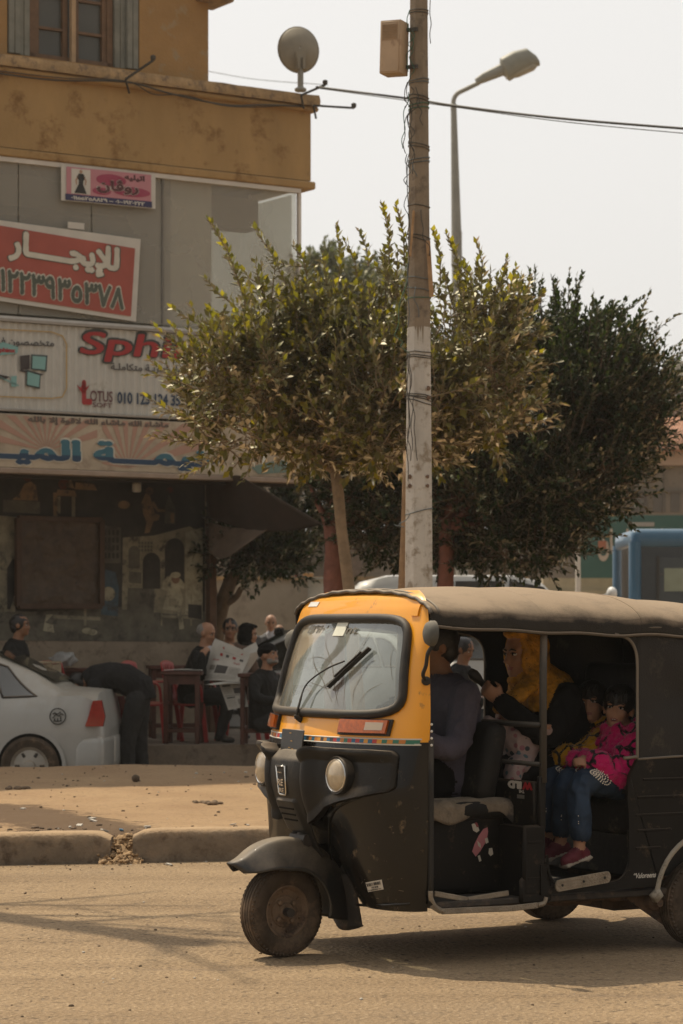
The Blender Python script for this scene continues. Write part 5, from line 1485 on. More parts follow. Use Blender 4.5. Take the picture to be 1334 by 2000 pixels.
# ---- beaded trim
def bead_mat():
    m = bpy.data.materials.new('beaded ribbon'); m.use_nodes = True; nt = m.node_tree; N = nt.nodes; L = nt.links; p = N['Principled BSDF']
    tc = N.new('ShaderNodeTexCoord'); mp_ = N.new('ShaderNodeMapping'); mp_.inputs['Scale'].default_value = (0, 46, 60); L.new(tc.outputs['Object'], mp_.inputs[0])
    fl = N.new('ShaderNodeVectorMath'); fl.operation = 'FLOOR'; L.new(mp_.outputs[0], fl.inputs[0])
    wn = N.new('ShaderNodeTexWhiteNoise'); L.new(fl.outputs[0], wn.inputs['Vector'])
    cr = N.new('ShaderNodeValToRGB'); cr.color_ramp.interpolation = 'CONSTANT'
    cols = [(.50, .17, .02), (.62, .28, .02), (.45, .03, .02), (.55, .53, .48), (.02, .12, .22), (.03, .16, .10), (.55, .22, .02), (.03, .03, .03)]
    e = cr.color_ramp.elements
    while len(e) < len(cols): e.new(.5)
    for i, c in enumerate(cols): e[i].position = i / len(cols); e[i].color = col4(c)
    L.new(wn.outputs['Value'], cr.inputs[0]); L.new(cr.outputs[0], p.inputs['Base Color']); p.inputs['Roughness'].default_value = .4
    return m
b = MB(); patch(b, None, -.637, .637, ZM - .008, ZM + .010, .005, 60, 1)
tr_ = b.build('beaded_trim', bead_mat(), TK)
b = MB()
for dz in (-.011, .013): b.tube([fp(-.638 + 1.276 * i / 60, ZM + dz, .004) for i in range(61)], .0032, 5)
b.build('piping', mat('white piping', (.62, .58, .50), .6), tr_)

# ---- charcoal lamp fascia
def zhi(y):
    a = abs(y); return .905 if a < .13 else .905 + .028 * min(1, (a - .13) / .07)
def zlo(y):
    return lerp_tab([(0, .62), (.13, .62), (.19, .645), (.26, .69), (.34, .71), (.46, .735), (.58, .762)], abs(y))[0]
def foff(y, z):
    a = abs(y); d = .024
    top = max(0, min(1, (z - (zhi(y) - .05)) / .03)); d += .034 * top * max(0, min(1, (.60 - a) / .10))
    bot = max(0, 1 - (z - zlo(y)) / .04); d += .020 * bot * max(0, min(1, (.55 - a) / .12))
    rdg = math.exp(-((a - .165) / .045) ** 2); d += .045 * rdg
    r_ = math.hypot(a - .345, z - .822)
    d -= .022 * math.exp(-(r_ / .085) ** 4)
    if a < .12: d = min(d, .02)
    return d
for sgn in (-1, 1):
    b = MB()
    def fn(u, v):
        y = sgn * (.125 + .465 * u); z = zlo(y) + (zhi(y) - zlo(y)) * v
        zz_ = z; e = min(1, min(u, 1 - u, v, 1 - v) / .035 + .25)
        if u > .94: zz_ = z + ((zlo(y) + zhi(y)) / 2 - z) * ((u - .94) / .06) ** 2 * .25
        return fp(y, zz_, foff(y, zz_) * e)
    b.grid(fn, 64, 34, flip=sgn > 0)
    b.build('lamp_fascia', CHAR, TK, sharp=60, solid=.008)
    # headlamp
    lc = fp(sgn * .345, .822, 0) ; lc = Vector((lc.x + .030, sgn * .352, .823))
    ax = Vector((1, sgn * .10, .03)).normalized()
    b = MB(); b.lathe([(.060, -.06), (.080, -.055), (.085, .004), (.081, .010), (.074, .008), (.072, -.004)], lc, ax, 32); hb = b.build('headlamp', CHAR, TK)
    b = MB(); b.lathe([(.0735, .0), (.070, .010), (.055, .020), (.03, .027), (.001, .029)], lc, ax, 32)
    lm = mat('headlamp glass', (.42, .34, .23), .12, var=.25, vs=16, coat=.8, dust=.5, dcol=(.42, .31, .20)); b.build('lens', lm, hb)
    b = MB(); b.lathe([(.0722, .003), (.0745, .008), (.072, .013), (.070, .011)], lc, ax, 32); b.build('trim_ring', CHROME, hb)
    # turn signal
    b = MB(); a0, a1 = (.300, .535)
    fnq = lambda u, v, s=sgn: (s * (a0 + (a1 - a0) * u), 1.003 + .058 * v)
    patch(b, lambda u, v: (sgn * (a0 - .012 + (a1 - a0 + .024) * u), .997 + .070 * v), 0, 0, 0, 0, .014, 12, 3)
    ts = b.build('turn_signal', RUB, TK)
    AMB = mat('amber lens', (.40, .085, .004), .15, coat=.6, var=.3, vs=60); CLR = mat('clear lens', (.42, .33, .24), .15, coat=.6, var=.1)
    b = MB(); patch(b, lambda u, v: (sgn * (a0 + (a1 - a0) * .60 * u), 1.004 + .056 * v), 0, 0, 0, 0, .020, 10, 4, .010)
    patch(b, lambda u, v: (sgn * (a0 + (a1 - a0) * (.60 + .37 * u)), 1.004 + .012 * v), 0, 0, 0, 0, .020, 6, 2, .010); patch(b, lambda u, v: (sgn * (a0 + (a1 - a0) * (.60 + .37 * u)), 1.048 + .012 * v), 0, 0, 0, 0, .020, 6, 2, .010)
    patch(b, lambda u, v: (sgn * (a0 + (a1 - a0) * (.94 + .06 * u)), 1.004 + .056 * v), 0, 0, 0, 0, .020, 3, 3, .010); b.build('amber_lens', AMB, ts)
    b = MB(); patch(b, lambda u, v: (sgn * (a0 + (a1 - a0) * (.60 + .34 * u)), 1.016 + .032 * v), 0, 0, 0, 0, .021, 6, 3, .010); b.build('clear_lens', CLR, ts)
b = MB()
for y, z in ((.545, .895), (.545, .81)): b.lathe([(.001, .004), (.010, .004), (.011, 0), (.011, -.01)], fp(y, z, foff(y, z)), (.45, .89, 0), 10)
b.build('fascia_bolt', RUB, TK)
# centre panel with its emblem and slots
b = MB()
def cw(z): return lerp_tab([(.46, .085), (.56, .098), (.66, .120), (.80, .150), (.90, .150)], z)[0]
def cfn(u, v):
    z = .46 + .455 * v; y = (u * 2 - 1) * cw(z); o_ = .050 + .012 * (1 - abs(u * 2 - 1) ** 4)
    if v > .90: o_ -= .035 * ((v - .90) / .10)
    if v < .12: o_ -= .02 * (1 - v / .12)
    d = 0
    if .575 < z < .72: d = .012 * max(0, min(1, (.095 - abs(y) - .25 * max(0, .62 - z)) / .012)) * min(1, (z - .575) / .02)
    return fp(y, z, o_ + d) if z > .5 else fp(y, .5, o_ + d) + Vector((-.25 * (.5 - z), 0, z - .5))
b.grid(cfn, 28, 60, flip=True); b.build('nose_panel', CHAR, TK, sharp=50, solid=.01)
b = MB()
for k in range(3): z = .690 - .024 * k; b.bar(fp(-.070 + .004 * k, z, .0765), fp(.070 - .004 * k, z, .0765), .010, .007, (0, 0, 1))
b.build('vent_slots', VOID, TK)
def nsp(a, c, o_=.067): return fp(a, c, o_)
b = MB(); em = [(-.040, .845), (.040, .845), (.034, .750), (.026, .742), (-.026, .742), (-.034, .750)]
b.add([nsp(y, z, .074) for y, z in em], [tuple(range(6))]); eb = b.build('emblem', RUB, TK)
b = MB(); P = [nsp(y, z, .074) for y, z in em]; b.tube(P + [P[0]], .0045, 8); b.build('chrome_frame', CHROME, eb, sharp=180)
b = MB(); A = nsp(-.028, .775, .079); letters(b, 'RE', A, (0, 1, 0), (0, 0, 1), .054, .030, .03, 40, False); letters(b, 'RE', nsp(-.024, .752, .079), (0, 1, 0), (0, 0, 1), .046, .019, .02, 40, False); letters(b, 'BAJAJ', nsp(-.020, .818, .079), (0, 1, 0), (0, 0, 1), .040, .009, .0, 40, False); b.build('emblem_letters', CHROME, eb)
# blank number plate
b = MB(); c = fp(0, .962, .028); b.box((c.x + .004, -.005, .963), (.008, .205, .098), Matrix.Rotation(-.10, 3, 'Y'), .003); pl = b.build('number_plate', mat('black plate', (.014, .013, .012), .35, var=.2, dust=.3), TK)
b = MB()
for y, z in ((-.02, .995), (-.02, .93), (.01, .925), (-.005, .96)): b.box((c.x + .0095 - (z - .963) * .1, y, z), (.002, .016, .004))
b.build('plate_scrapes', mat('scraped paint', (.42, .25, .08), .8), pl)
# white tag on the brow, shield outline, stickers
b = MB()
y0_, z0_ = hit(604, 1182); y1_, z1_ = hit(624, 1174); patch(b, lambda u, v: (y0_ + (y1_ - y0_) * u + .012 * v, z0_ - .008 + .022 * v), 0, 0, 0, 0, .002, 4, 3, .001); b.build('white_tag', mat('white tag', (.72, .70, .66), .5), TK)
b = MB(); PT = [hit(px, py) for px, py in ((770, 1542), (720, 1552), (680, 1566), (655, 1582), (645, 1605), (645, 1650), (652, 1700), (664, 1745), (690, 1765), (740, 1768), (800, 1765))]
b.tube(catmull([fp(y, z, .002) for y, z in PT], 50), .006, 6); b.build('shield_rib', BLK, TK, sharp=180)
b = MB(); Y0, Z0 = hit(720, 1742); dyv = .105; patch(b, lambda u, v: (Y0 + .100 * u, Z0 + .020 * u + .042 * v), 0, 0, 0, 0, .0015, 6, 3, .001); lb = b.build('barcode_label', mat('label white', (.55, .50, .42), .6), TK)
b = MB(); rnd = random.Random(6)
for row, (v0, v1, n) in enumerate(((.55, .88, 13), (.28, .46, 8), (.08, .20, 15))):
    for k in range(n):
        u0 = .06 + .88 * k / n; u1 = u0 + .88 / n * rnd.choice((.35, .6, .8))
        if row == 1: u0 = .3 + u0 * .5; u1 = .3 + u1 * .5
        b.add([fp(Y0 + .1 * u, Z0 + .02 * u + .042 * v, .004) for u, v in ((u0, v0), (u1, v0), (u1, v1), (u0, v1))], [(0, 1, 2, 3)])
b.build('bars', ink('label black', (.02, .02, .02)), lb)
b = MB()
for k in range(46):                                   # scrapes low on the shield
    px = rnd.uniform(650, 820); py = rnd.uniform(1690, 1760) if k < 32 else rnd.uniform(1590, 1690)
    if 712 < px < 775 and 1700 < py < 1750: continue
    y, z = hit(px, py); l_ = rnd.uniform(.003, .022) * (1 if k < 32 else .3); a = rnd.uniform(-.3, .6)
    b.add([fp(y, z, .0012), fp(y + l_ * math.cos(a), z + l_ * math.sin(a), .0012), fp(y + l_ * math.cos(a), z + l_ * math.sin(a) + .0018, .0012), fp(y + .001, z + .0015, .0012)], [(0, 1, 2, 3)])
b.build('scrape_marks', mat('scrape', (.20, .15, .10), .8), TK)

# ---- front wheel, fender, flap
def wheel(name, parent, loc, rz, r_=.203, w=.108, seed=0):
    t_ = bpy.data.objects.new(name, None); COL.objects.link(t_); t_.parent = parent; t_.location = loc; t_.rotation_euler = (0, 0, rz)
    h = w / 2
    b_ = MB()
    pr = [(.112, -h * .72), (.122, -h * .86), (.150, -h * 1.0), (.176, -h * .97), (.192, -h * .80), (r_ - .006, -h * .66)]
    for k in range(4):
        y0 = -h * .62 + k * h * .34
        pr += [(r_, y0), (r_, y0 + h * .24), (r_ - .007, y0 + h * .25), (r_ - .007, y0 + h * .33)]
    pr = pr[:-2] + [(r_ - .006, h * .66), (.192, h * .80), (.176, h * .97), (.150, h * 1.0), (.122, h * .86), (.112, h * .72)]
    b_.lathe([(max(.01, q), y) for q, y in pr], (0, 0, 0), (0, 1, 0), 72, cap=False)
    for k in range(60):
        a = 2 * PI * k / 60
        for s in (-1, 1):
            c = Vector((math.cos(a) * (r_ - .0120), s * h * .70, math.sin(a) * (r_ - .0120)))
            b_.box(c, (.013, .022, .011), Matrix.Rotation(-a, 3, 'Y'), .003)
    b_.build('tyre', TYRE, t_, sharp=28)
    b_ = MB()
    for s in (-1, 1):
        b_.lathe([(.118, s * h * .82), (.112, s * h * .84), (.106, s * h * .66), (.098, s * h * .42), (.072, s * h * .34), (.068, s * h * .46), (.040, s * h * .52), (.036, s * h * .80), (.001, s * h * .84)], (0, 0, 0), (0, 1, 0), 40, cap=False)
        for k in range(4):
            a = 2 * PI * k / 4 + .5 + seed
            b_.lathe([(.013, -.012), (.012, .012), (.006, .016), (.001, .016)], (math.cos(a) * .053, s * h * .52, math.sin(a) * .053), (0, s, 0), 6)
        for k in range(6):
            a = 2 * PI * k / 6 + seed; b_.lathe([(.006, -.01), (.006, .006), (.001, .007)], (math.cos(a) * .090, s * h * .46, math.sin(a) * .090), (0, s, 0), 6)
    b_.build('rim', RIM, t_)
    return t_
wheel('front_wheel', TK, (0, 0, .203), R(9), seed=.4)
FEN = mat('dusty fender paint', (.022, .021, .020), .3, var=.2, dust=.75, dcol=(.30, .24, .17), coat=.3)
b = MB()
def fen(u, v):
    a = R(40) + R(150) * v
    Rr = .318 + .012 * math.sin(PI * v)
    if v < .10: Rr += .03 * (1 - v / .10) ** 2
    s_ = u * 2 - 1
    w_ = (.105 + .02 * max(0, abs(s_) - .5)) * (1 - .55 * max(0, (.16 - v) / .16) ** 2)
    y = w_ * s_; drop = (.118 * max(0, (abs(s_) - .45) / .55) ** 1.3) * (1 - .62 * max(0, (.30 - v) / .30)) + .022 * s_ * s_
    Rr -= drop
    return Vector((math.cos(a) * Rr, y, .203 + math.sin(a) * Rr))
b.grid(fen, 34, 40); b.build('fender', FEN, TK, sharp=70, solid=.006)
b = MB()
for s in (-1,): b.tube([(0, s * .085, .203), (-.06, s * .088, .40), (-.10, s * .06, .52)], [.022, .024, .02], 8)
b.tube([(-.10, -.07, .52), (-.10, .07, .52)], .03, 8); b.tube([(-.10, 0, .5), (-.22, 0, 1.0)], .03, 8); b.lathe([(.02, -.09), (.02, .09)], (0, 0, .203), (0, 1, 0), 10)
b.build('fork', mat('greasy steel', (.05, .042, .036), .6, metal=.4, var=.3), TK)
b = MB()
def flap(u, v):
    y = (u - .5) * .26; z = .10 + .26 * (1 - v); x = -.345 + .03 * math.sin(PI * u) + .05 * (1 - v)
    z += .03 * (abs(u - .5) * 2) ** 2 * (v > .99)
    return Vector((x, y, z))
b.grid(flap, 10, 8); b.build('mud_flap', mat('dusty rubber flap', (.040, .033, .027), .85, var=.3, spots=.3, scol=(.14, .095, .06), sscale=9), TK, solid=.008, sharp=180)
b = MB(); b.box((-.40, 0, .60), (.02, 1.16, .66)); b.build('firewall', VOID, TK)

# ---- door edge, floor, seat box
for s in (-1, 1):
    b = MB(); b.tube([(-.392, s * .640, z) for z in (.27, .40, .58, .78, .98)], .013, 8); b.build('door_edge_strip', RUB, TK, sharp=180)
b = MB()
for k in range(4): b.ell(tloc(843, 1415 + k * 13.5, 'y', .655), .006, None, 8, 6)
b.build('pearl_studs', mat('pearl stud', (.70, .68, .62), .3), TK)
b = MB()
b.box((-1.15, 0, .262), (1.46, 1.24, .03), bev=.006); b.box((-1.9, 0, .55), (.5, 1.1, .03)); b.build('floor', mat('dirty floor', (.045, .037, .03), .85, var=.3, spots=.4, scol=(.11, .08, .055), sscale=9), TK)
def strip(name, pts, w, parent, m, up=(0, 1, 0), th=.012):
    b_ = MB()
    for a, c in zip(pts, pts[1:]): b_.bar(a, c, th, w, (0, 0, 1), .003)
    return b_.build(name, m, parent)
PTS = [tloc(px, py, 'y', .645) for px, py in ((842, 1768), (862, 1780), (1000, 1774), (1050, 1768))]
strip('step_edge', PTS, .026, TK, TREAD)
b = MB(); b.tube(catmull([tloc(px, py, 'y', .642) for px, py in ((1050, 1768), (1062, 1764), (1066, 1752))], 8), .012, 6); b.build('step_return', TREAD, TK, sharp=180); b = MB(); b.tube(catmull([tloc(px, py, 'y', .645) for px, py in ((841, 1740), (842, 1756), (852, 1774), (866, 1780))], 10), .012, 6); b.build('step_return', TREAD, TK, sharp=180)
PTS = [tloc(px, py, 'y', .60) for px, py in ((848, 1745), (913, 1757), (993, 1744))]
strip('kick_strip', PTS, .024, TK, TREAD)
# driver's seat box, its cushion and the frayed cover
b = MB(); b.box((-.685, 0, .455), (.46, .84, .345), bev=.03, seg=3); b.build('seat_box', BLKM, TK)
b = MB(); b.box((-.70, 0, .655), (.52, .90, .085), bev=.038, seg=4); b.build('driver_seat', SEAT, TK)
b = MB()
def cov(u, v):
    x = -.50 - .46 * u + .02 * noise.noise(Vector((u * 5, v * 5, 3))); s_ = v
    y = .32 + .13 * min(1, s_ * 1.6); z = .702 - max(0, s_ - .5) * .16 * (1 + .3 * math.sin(u * 7)) + .008 * noise.noise(Vector((u * 7, v * 7, 1)))
    if u > .8: z -= .03 * ((u - .8) / .2) ** 2
    return Vector((x, y + .01 * math.sin(u * 9), z))
b.grid(cov, 30, 14); b.build('frayed_cover', mat('frayed seat cover', (.20, .16, .115), .95, var=.35, vs=9, bump=.6, bs=60, spots=.4, scol=(.06, .05, .045), sscale=6), TK, sharp=180, solid=.006)
# decals on the seat box: a pink board with pale wheels
def decal(pts, m, name, y, parent=TK):
    b_ = MB(); b_.prism([tloc(px, py, 'y', y) for px, py in pts], (0, .0015, 0)); return b_.build(name, m, parent)
dk = [(922, 1663), (929, 1673), (938, 1662), (950, 1642), (953, 1625), (952, 1616), (944, 1619), (935, 1632), (927, 1648)]
sk = decal(dk, mat('pink decal', (.42, .155, .17), .6), 'skate_sticker', .421)
wdec = mat('pale decal', (.50, .46, .38), .6)
for k, pts in enumerate((((932, 1642), (938, 1648), (939, 1656), (934, 1652)), ((947, 1638), (952, 1636), (954, 1645), (949, 1648)), ((955, 1657), (961, 1656), (963, 1668), (958, 1672), (954, 1667)), ((933, 1672), (937, 1670), (940, 1681), (936, 1683)), ((921, 1610), (926, 1608), (934, 1616), (936, 1622), (931, 1626), (924, 1622)))): decal(pts, wdec, 'sticker_scrap', .423, sk)
decal(((927, 1607), (931, 1606), (935, 1614), (931, 1616)), mat('dull red decal', (.22, .035, .04), .6), 'sticker_scrap', .4245, sk)

# ---- partition, bars, B panel
b = MB(); b.box((-.945, 0, .68), (.03, 1.25, .21), bev=.008); b.box((-.93, 0, .42), (.10, 1.20, .33)); b.build('partition', BLKM, TK)
b = MB(); lf = Vector((-.928, .615, .775)); rd = mat('sticker red', (.30, .015, .02), .6); wh = mat('sticker white', (.55, .52, .46), .6)
# the sticker is stuck on upside down: its letters run from right to left, heads down
letters(b, 'W', (-.9275, .622, .782), (0, -1, 0), (0, 0, -1), .085, .036, .09, 40, False, mi=1); letters(b, 'ILD', (-.9275, .533, .782), (0, -1, 0), (0, 0, -1), .115, .036, .09, 40, False, mi=0); letters(b, 'THE', (-.9275, .555, .744), (0, -1, 0), (0, 0, -1), .045, .014, .03, 30, False, mi=0)
b.add([(-.9275, .555, .722), (-.9275, .495, .722), (-.9275, .495, .705), (-.9275, .555, .705)], [(0, 1, 2, 3)], 2)
b.build('wild_sticker', [wh, rd, mat('sticker grey', (.16, .15, .13), .6)], TK)
b = MB()
for z, r_ in ((1.035, .013), (.862, .011)): b.tube([(-.95, -.62, z), (-.95, .64, z)], r_, 8)
b.tube([(-.95, .18, .70), (-.95, .18, 1.035)], .010, 8)
b.build('grab_bars', mat('black steel tube', (.025, .023, .021), .4, metal=.3, dust=.5, dcol=(.22, .18, .13)), TK, sharp=180)
b = MB()
for s in (-1, 1): b.tube([(-.974, s * .635, .78), (-.974, s * .635, 1.25), (-.985, s * .625, 1.47)], .017, 8)
b.build('door_pillar', mat('grey black tube', (.05, .045, .038), .6, dust=.5), TK, sharp=180)
for s in (-1, 1):
    b = MB(); b.box((-.925, s * .632, .44), (.115, .03, .31), bev=.01); b.box((-.966, s * .632, .69), (.036, .028, .24), bev=.006); b.box((-.935, s * .63, .305), (.17, .03, .12), bev=.02)
    for z in (.52, .36): b.box((-.925, s * .6485, z), (.075, .004, .010), bev=.001)
    b.build('pillar_panel', BLKM, TK)
# ---- rear body
RB = BLKM
def side_outline():
    P = [tloc(px, py, 'y', .64) for px, py in ((1205, 1560), (1208, 1540), (1218, 1520), (1236, 1500))]
    return P
for s in (-1, 1):
    b = MB()
    out = [(-1.345, .318), (-1.40, .345), (-1.43, .40), (-1.425, .60), (-1.415, .70), (-1.43, .80), (-1.47, .868), (-2.28, .868), (-2.32, .80), (-2.32, .36)]
    arch_ = [(-1.88 + .30 * math.cos(a), .225 + .30 * math.sin(a)) for a in [PI * k / 14 for k in range(14, -1, -1)]]
    arch_ = [(x, z) for x, z in arch_ if z >= .29]
    out = out + [(-2.25, .30)] + arch_[::1] + [(-1.60, .295), (-1.345, .29)]
    b.prism([(x, s * .632, z) for x, z in out], (0, s * .022, 0))
    # pressed ribs
    for z, x0, x1 in ((.70, -1.47, -1.72), (.62, -1.46, -1.74), (.55, -1.47, -1.66), (.47, -1.46, -1.60), (.78, -1.50, -2.2)):
        b.box(((x0 + x1) / 2, s * .6545, z), (abs(x1 - x0), .008, .012), bev=.003)
    b.build('rear_panel', RB, TK, sharp=30)
    b = MB(); b.prism([(x, s * .634, z) for x, z in ((-1.345, .29), (-1.345, .32), (-1.0, .32), (-.98, .36), (-.985, .42), (-.95, .42), (-.95, .285))], (0, s * .02, 0)); b.tube(catmull([(-.985, s * .648, .46), (-.995, s * .648, .38), (-1.03, s * .648, .335), (-1.10, s * .648, .322), (-1.33, s * .648, .322), (-1.40, s * .648, .350), (-1.43, s * .648, .41), (-1.428, s * .648, .55)], 40), .008, 6)
    b.build('sill', BLKM, TK)
    b = MB(); pts = [(-1.88 + .305 * math.cos(a), s * .655, .225 + .305 * math.sin(a)) for a in [PI * k / 20 for k in range(20, -1, -1)]]; b.tube(pts, .013, 6, flat=1.0); b.bar((-1.585, s * .655, .235), (-1.56, s * .66, .27), .03, .05, (0, 0, 1)); b.build('arch_trim', mat('pale arch trim', (.30, .26, .20), .7, var=.25, spots=.3, scol=(.12, .09, .06)), TK, sharp=180)
b = MB(); A = tloc(1092, 1730, 'y', .668); B_ = tloc(1186, 1713, 'y', .668)
P = []
for k in range(9): a = PI / 2 + PI * k / 8; P.append(Vector((A.x - math.cos(a) * .018 * 1.0, .660, A.z + math.sin(a) * .026)))
for k in range(9): a = -PI / 2 + PI * k / 8; P.append(Vector((B_.x - math.cos(a) * .018, .660, B_.z + math.sin(a) * .026)))
b.prism(P, (0, .010, 0))
sp = b.build('step_plate', TREAD, TK, sharp=30)
b = MB()
for q in (.06, .5, .94):
    c = A.lerp(B_, q); b.lathe([(.006, 0), (.006, .003), (.001, .0035)], (c.x, .670, c.z), (0, 1, 0), 8)
b.build('screw', RUB, sp)
b = MB(); n = 0
for i in range(26):
    q = i / 25; c = A.lerp(B_, q)
    for j in range(-1, 2): b.box((c.x, .6705, c.z + j * .014), (.010, .003, .0025), Matrix.Rotation(.7 if (i + j) % 2 else -.7, 3, 'Y'))
b.build('tread_pattern', TREAD, sp)
b = MB(); letters(b, '“Valoreens', tloc(1236, 1716, 'y', .658), (-1, 0, 0), (0, 0, 1), .125, .024, .02, 40, False, shear=.3); b.build('script_lettering', wh, TK)
b = MB(); b.box((-1.9, 0, .72), (.86, 1.24, .02)); b.box((-2.31, 0, .58), (.03, 1.25, .56)); b.build('rear_body', RB, TK)
# rear wheels, axle, trailing arm
wheel('rear_wheel', TK, (-1.85, .605, .203), 0, seed=.1); wheel('rear_wheel', TK, (-1.84, -.62, .203), 0, seed=.9)
RUST = mat('rusty muddy steel', (.115, .07, .042), .9, var=.4, vs=9, spots=.4, scol=(.04, .03, .024), sscale=12)
b = MB(); b.tube([(-1.85, -.6, .21), (-1.85, .58, .21)], .04, 10); b.box((-1.85, -.05, .25), (.34, .4, .26), bev=.05, seg=2)
for s in (-1, 1):
    b.bar((-1.42, s * .40, .27), (-1.82, s * .52, .19), .07, .06, (0, 0, 1), .012); b.box((-1.46, s * .5, .255), (.12, .10, .07), bev=.02); b.lathe([(.035, -.03), (.035, .05), (.02, .055), (.018, .09)], (-1.60, s * .56, .215), (0, s, 0), 12)
    b.bar((-1.50, s * .56, .27), (-1.72, s * .57, .13), .012, .09, (0, 0, 1))
b.build('rear_axle', RUST, TK)
b = MB(); b.bar((-1.02, .30, .225), (-1.60, .30, .23), .05, .05); b.bar((-1.02, -.30, .225), (-1.60, -.30, .23), .05, .05); b.box((-1.30, .33, .215), (.22, .12, .04), bev=.01); b.box((-1.1, 0, .235), (1.1, 1.0, .02)); b.build('chassis', RUST, TK)

# ---- canopy
def e_z(x): return lerp_tab([(-2.25, 1.40), (-1.6, 1.44), (-1.40, 1.438), (-1.15, 1.446), (-.974, 1.452), (-.6, 1.468), (-.40, 1.478)], x)[0]
def c_z(x): return lerp_tab([(-2.3, 1.555), (-2.1, 1.580), (-1.7, 1.612), (-1.41, 1.641), (-1.12, 1.655), (-.85, 1.654), (-.65, 1.648), (-.42, 1.634), (-.40, 1.626)], x)[0]
def can(u, v):
    x = -.402 - 1.90 * v; s_ = u * 2 - 1; a = abs(s_)
    w = .648 - .028 * max(0, 1 - v / .05)
    y = w * math.sin(PI / 2 * min(1, a * 1.18)) if a < .847 else w
    y = math.copysign(y, s_)
    top = e_z(x) + .055
    q = min(1, a / .847)
    z = top + (c_z(x) - top) * (1 - (abs(y) / w) ** 2.6) ** .62 if a < .847 else top - .055 * (a - .847) / .153
    sag = .008 * math.sin(v * 5.0 * PI) ** 2 * (1 - q * .3)
    z -= sag
    if a > .847: y += math.copysign(.006 * math.sin(v * 31) + .004 * noise.noise(Vector((v * 20, a * 5, 0))), s_)
    z += .004 * noise.noise(Vector((v * 9, u * 9, 2)))
    return Vector((x, y, z))
b = MB(); b.grid(can, 60, 80); cn = b.build('canopy', CANV, TK, sharp=60, solid=.006)
b = MB()
for s in (-1, 1): b.tube([can(.5 + s * .5, k / 50) + Vector((0, s * .003, -.004)) for k in range(0, 51)], .007, 6)
b.build('hem_piping', mat('hem piping', (.10, .082, .062), .8, dust=.7), cn, sharp=180)
b = MB()
b.tube([can(k / 60, .003) + Vector((.006, 0, .002 + .003 * math.sin(k * 1.7))) for k in range(4, 57)], .0085, 8); b.tube([can(k / 60, .016) + Vector((-.004, 0, .004)) for k in range(4, 57)], .006, 8); b.build('rolled_edge', mat('rolled canvas edge', (.07, .062, .052), .5, dust=.8, dcol=(.36, .29, .21)), cn, sharp=180)
b = MB(); b.tube([can(k / 60, .575) + Vector((0, 0, .002)) for k in range(1, 60)], .004, 5); b.tube([can(k / 60, .30) + Vector((0, 0, .001)) for k in range(4, 57)], .003, 5); b.build('seam', CANV, cn, sharp=180)
# side curtains, back cloth with its oval window
for s in (-1, 1):
    b = MB()
    X0 = -1.475
    out = [(X0 + .02, .885)] + [(X0 + .004 * math.sin(k), .90 + .05 * k) for k in range(8)] + [(X0 + .012, 1.31), (X0 + .03, 1.37), (X0 + .07, 1.415), (X0 + .15, 1.447), (X0 + .30, 1.462), (X0 + .30, 1.52), (-2.30, 1.47), (-2.30, .885)]
    def cur(u, v):
        x = X0 - .83 * u; zt = e_z(x) + .03
        z = .845 + (zt - .845) * v + .012 * math.sin(u * 4)*(1 - v)
        return Vector((x, s * (.640 + .006 * noise.noise(Vector((u * 6, v * 5, s))) + .004 * math.sin(v * 9 + u * 3)), z))
    b.grid(cur, 34, 30)
    # rounded header into the opening
    H_ = [(X0 + .0, 1.30), (X0 + .008, 1.36), (X0 + .035, 1.405), (X0 + .09, 1.432), (X0 + .20, 1.45), (X0 + .20, 1.49), (X0 - .02, 1.49)]
    b.prism([(x, s * .636, z) for x, z in H_], (0, s * .006, 0))
    cu = b.build('side_curtain', CANVS, TK, sharp=60, solid=.005)
    b = MB(); E = [(X0 + .075, .878), (X0 + .008, .884), (X0 - .0, .90), (X0 - .0, 1.20)] + H_[:5]; b.tube(catmull([(x, s * .646, z) for x, z in E], 40), .0075, 6); b.tube([(X0 - .82 * k / 20, s * .650, .872 + .008 * math.sin(k * .2)) for k in range(21)], .006, 5)
    b.tube([(X0 - .02 - .80 * k / 30, s * .651, e_z(X0 - .02 - .8 * k / 30) + .028) for k in range(31)], .0045, 5)
    b.build('curtain_piping', mat('curtain piping', (.15, .125, .095), .7, var=.2), cu, sharp=180)
b = MB(); NB = 60
def bk(u, v): return Vector((-2.30, (u - .5) * 1.28, .86 + .70 * v))
def ovl(p): return ((p.y + .36) / .17) ** 2 + ((p.z - 1.24) / .13) ** 2 > 1
b.grid(bk, 70, 50, keep=lambda u, v: ovl(bk(u, v))); b.build('back_cloth', CANVS, TK, solid=.006)
b = MB(); b.tube([(-2.296, -.36 + .172 * math.cos(2 * PI * k / 40), 1.24 + .132 * math.sin(2 * PI * k / 40)) for k in range(41)], .008, 6); b.build('rear_window_rim', RUB, TK, sharp=180)
# canopy bows
b = MB()
for v in (.28, .56, .85): b.tube([can(k / 30, v) - Vector((0, 0, .022)) for k in range(5, 26)], .010, 6)
b.build('canopy_bow', VOID, TK, sharp=180)
b = MB(); b.grid(lambda u, v: can(.05 + u * .9, v * .97 + .02) - Vector((0, 0, .05)), 30, 20); b.build('roof_lining', VOID, TK)
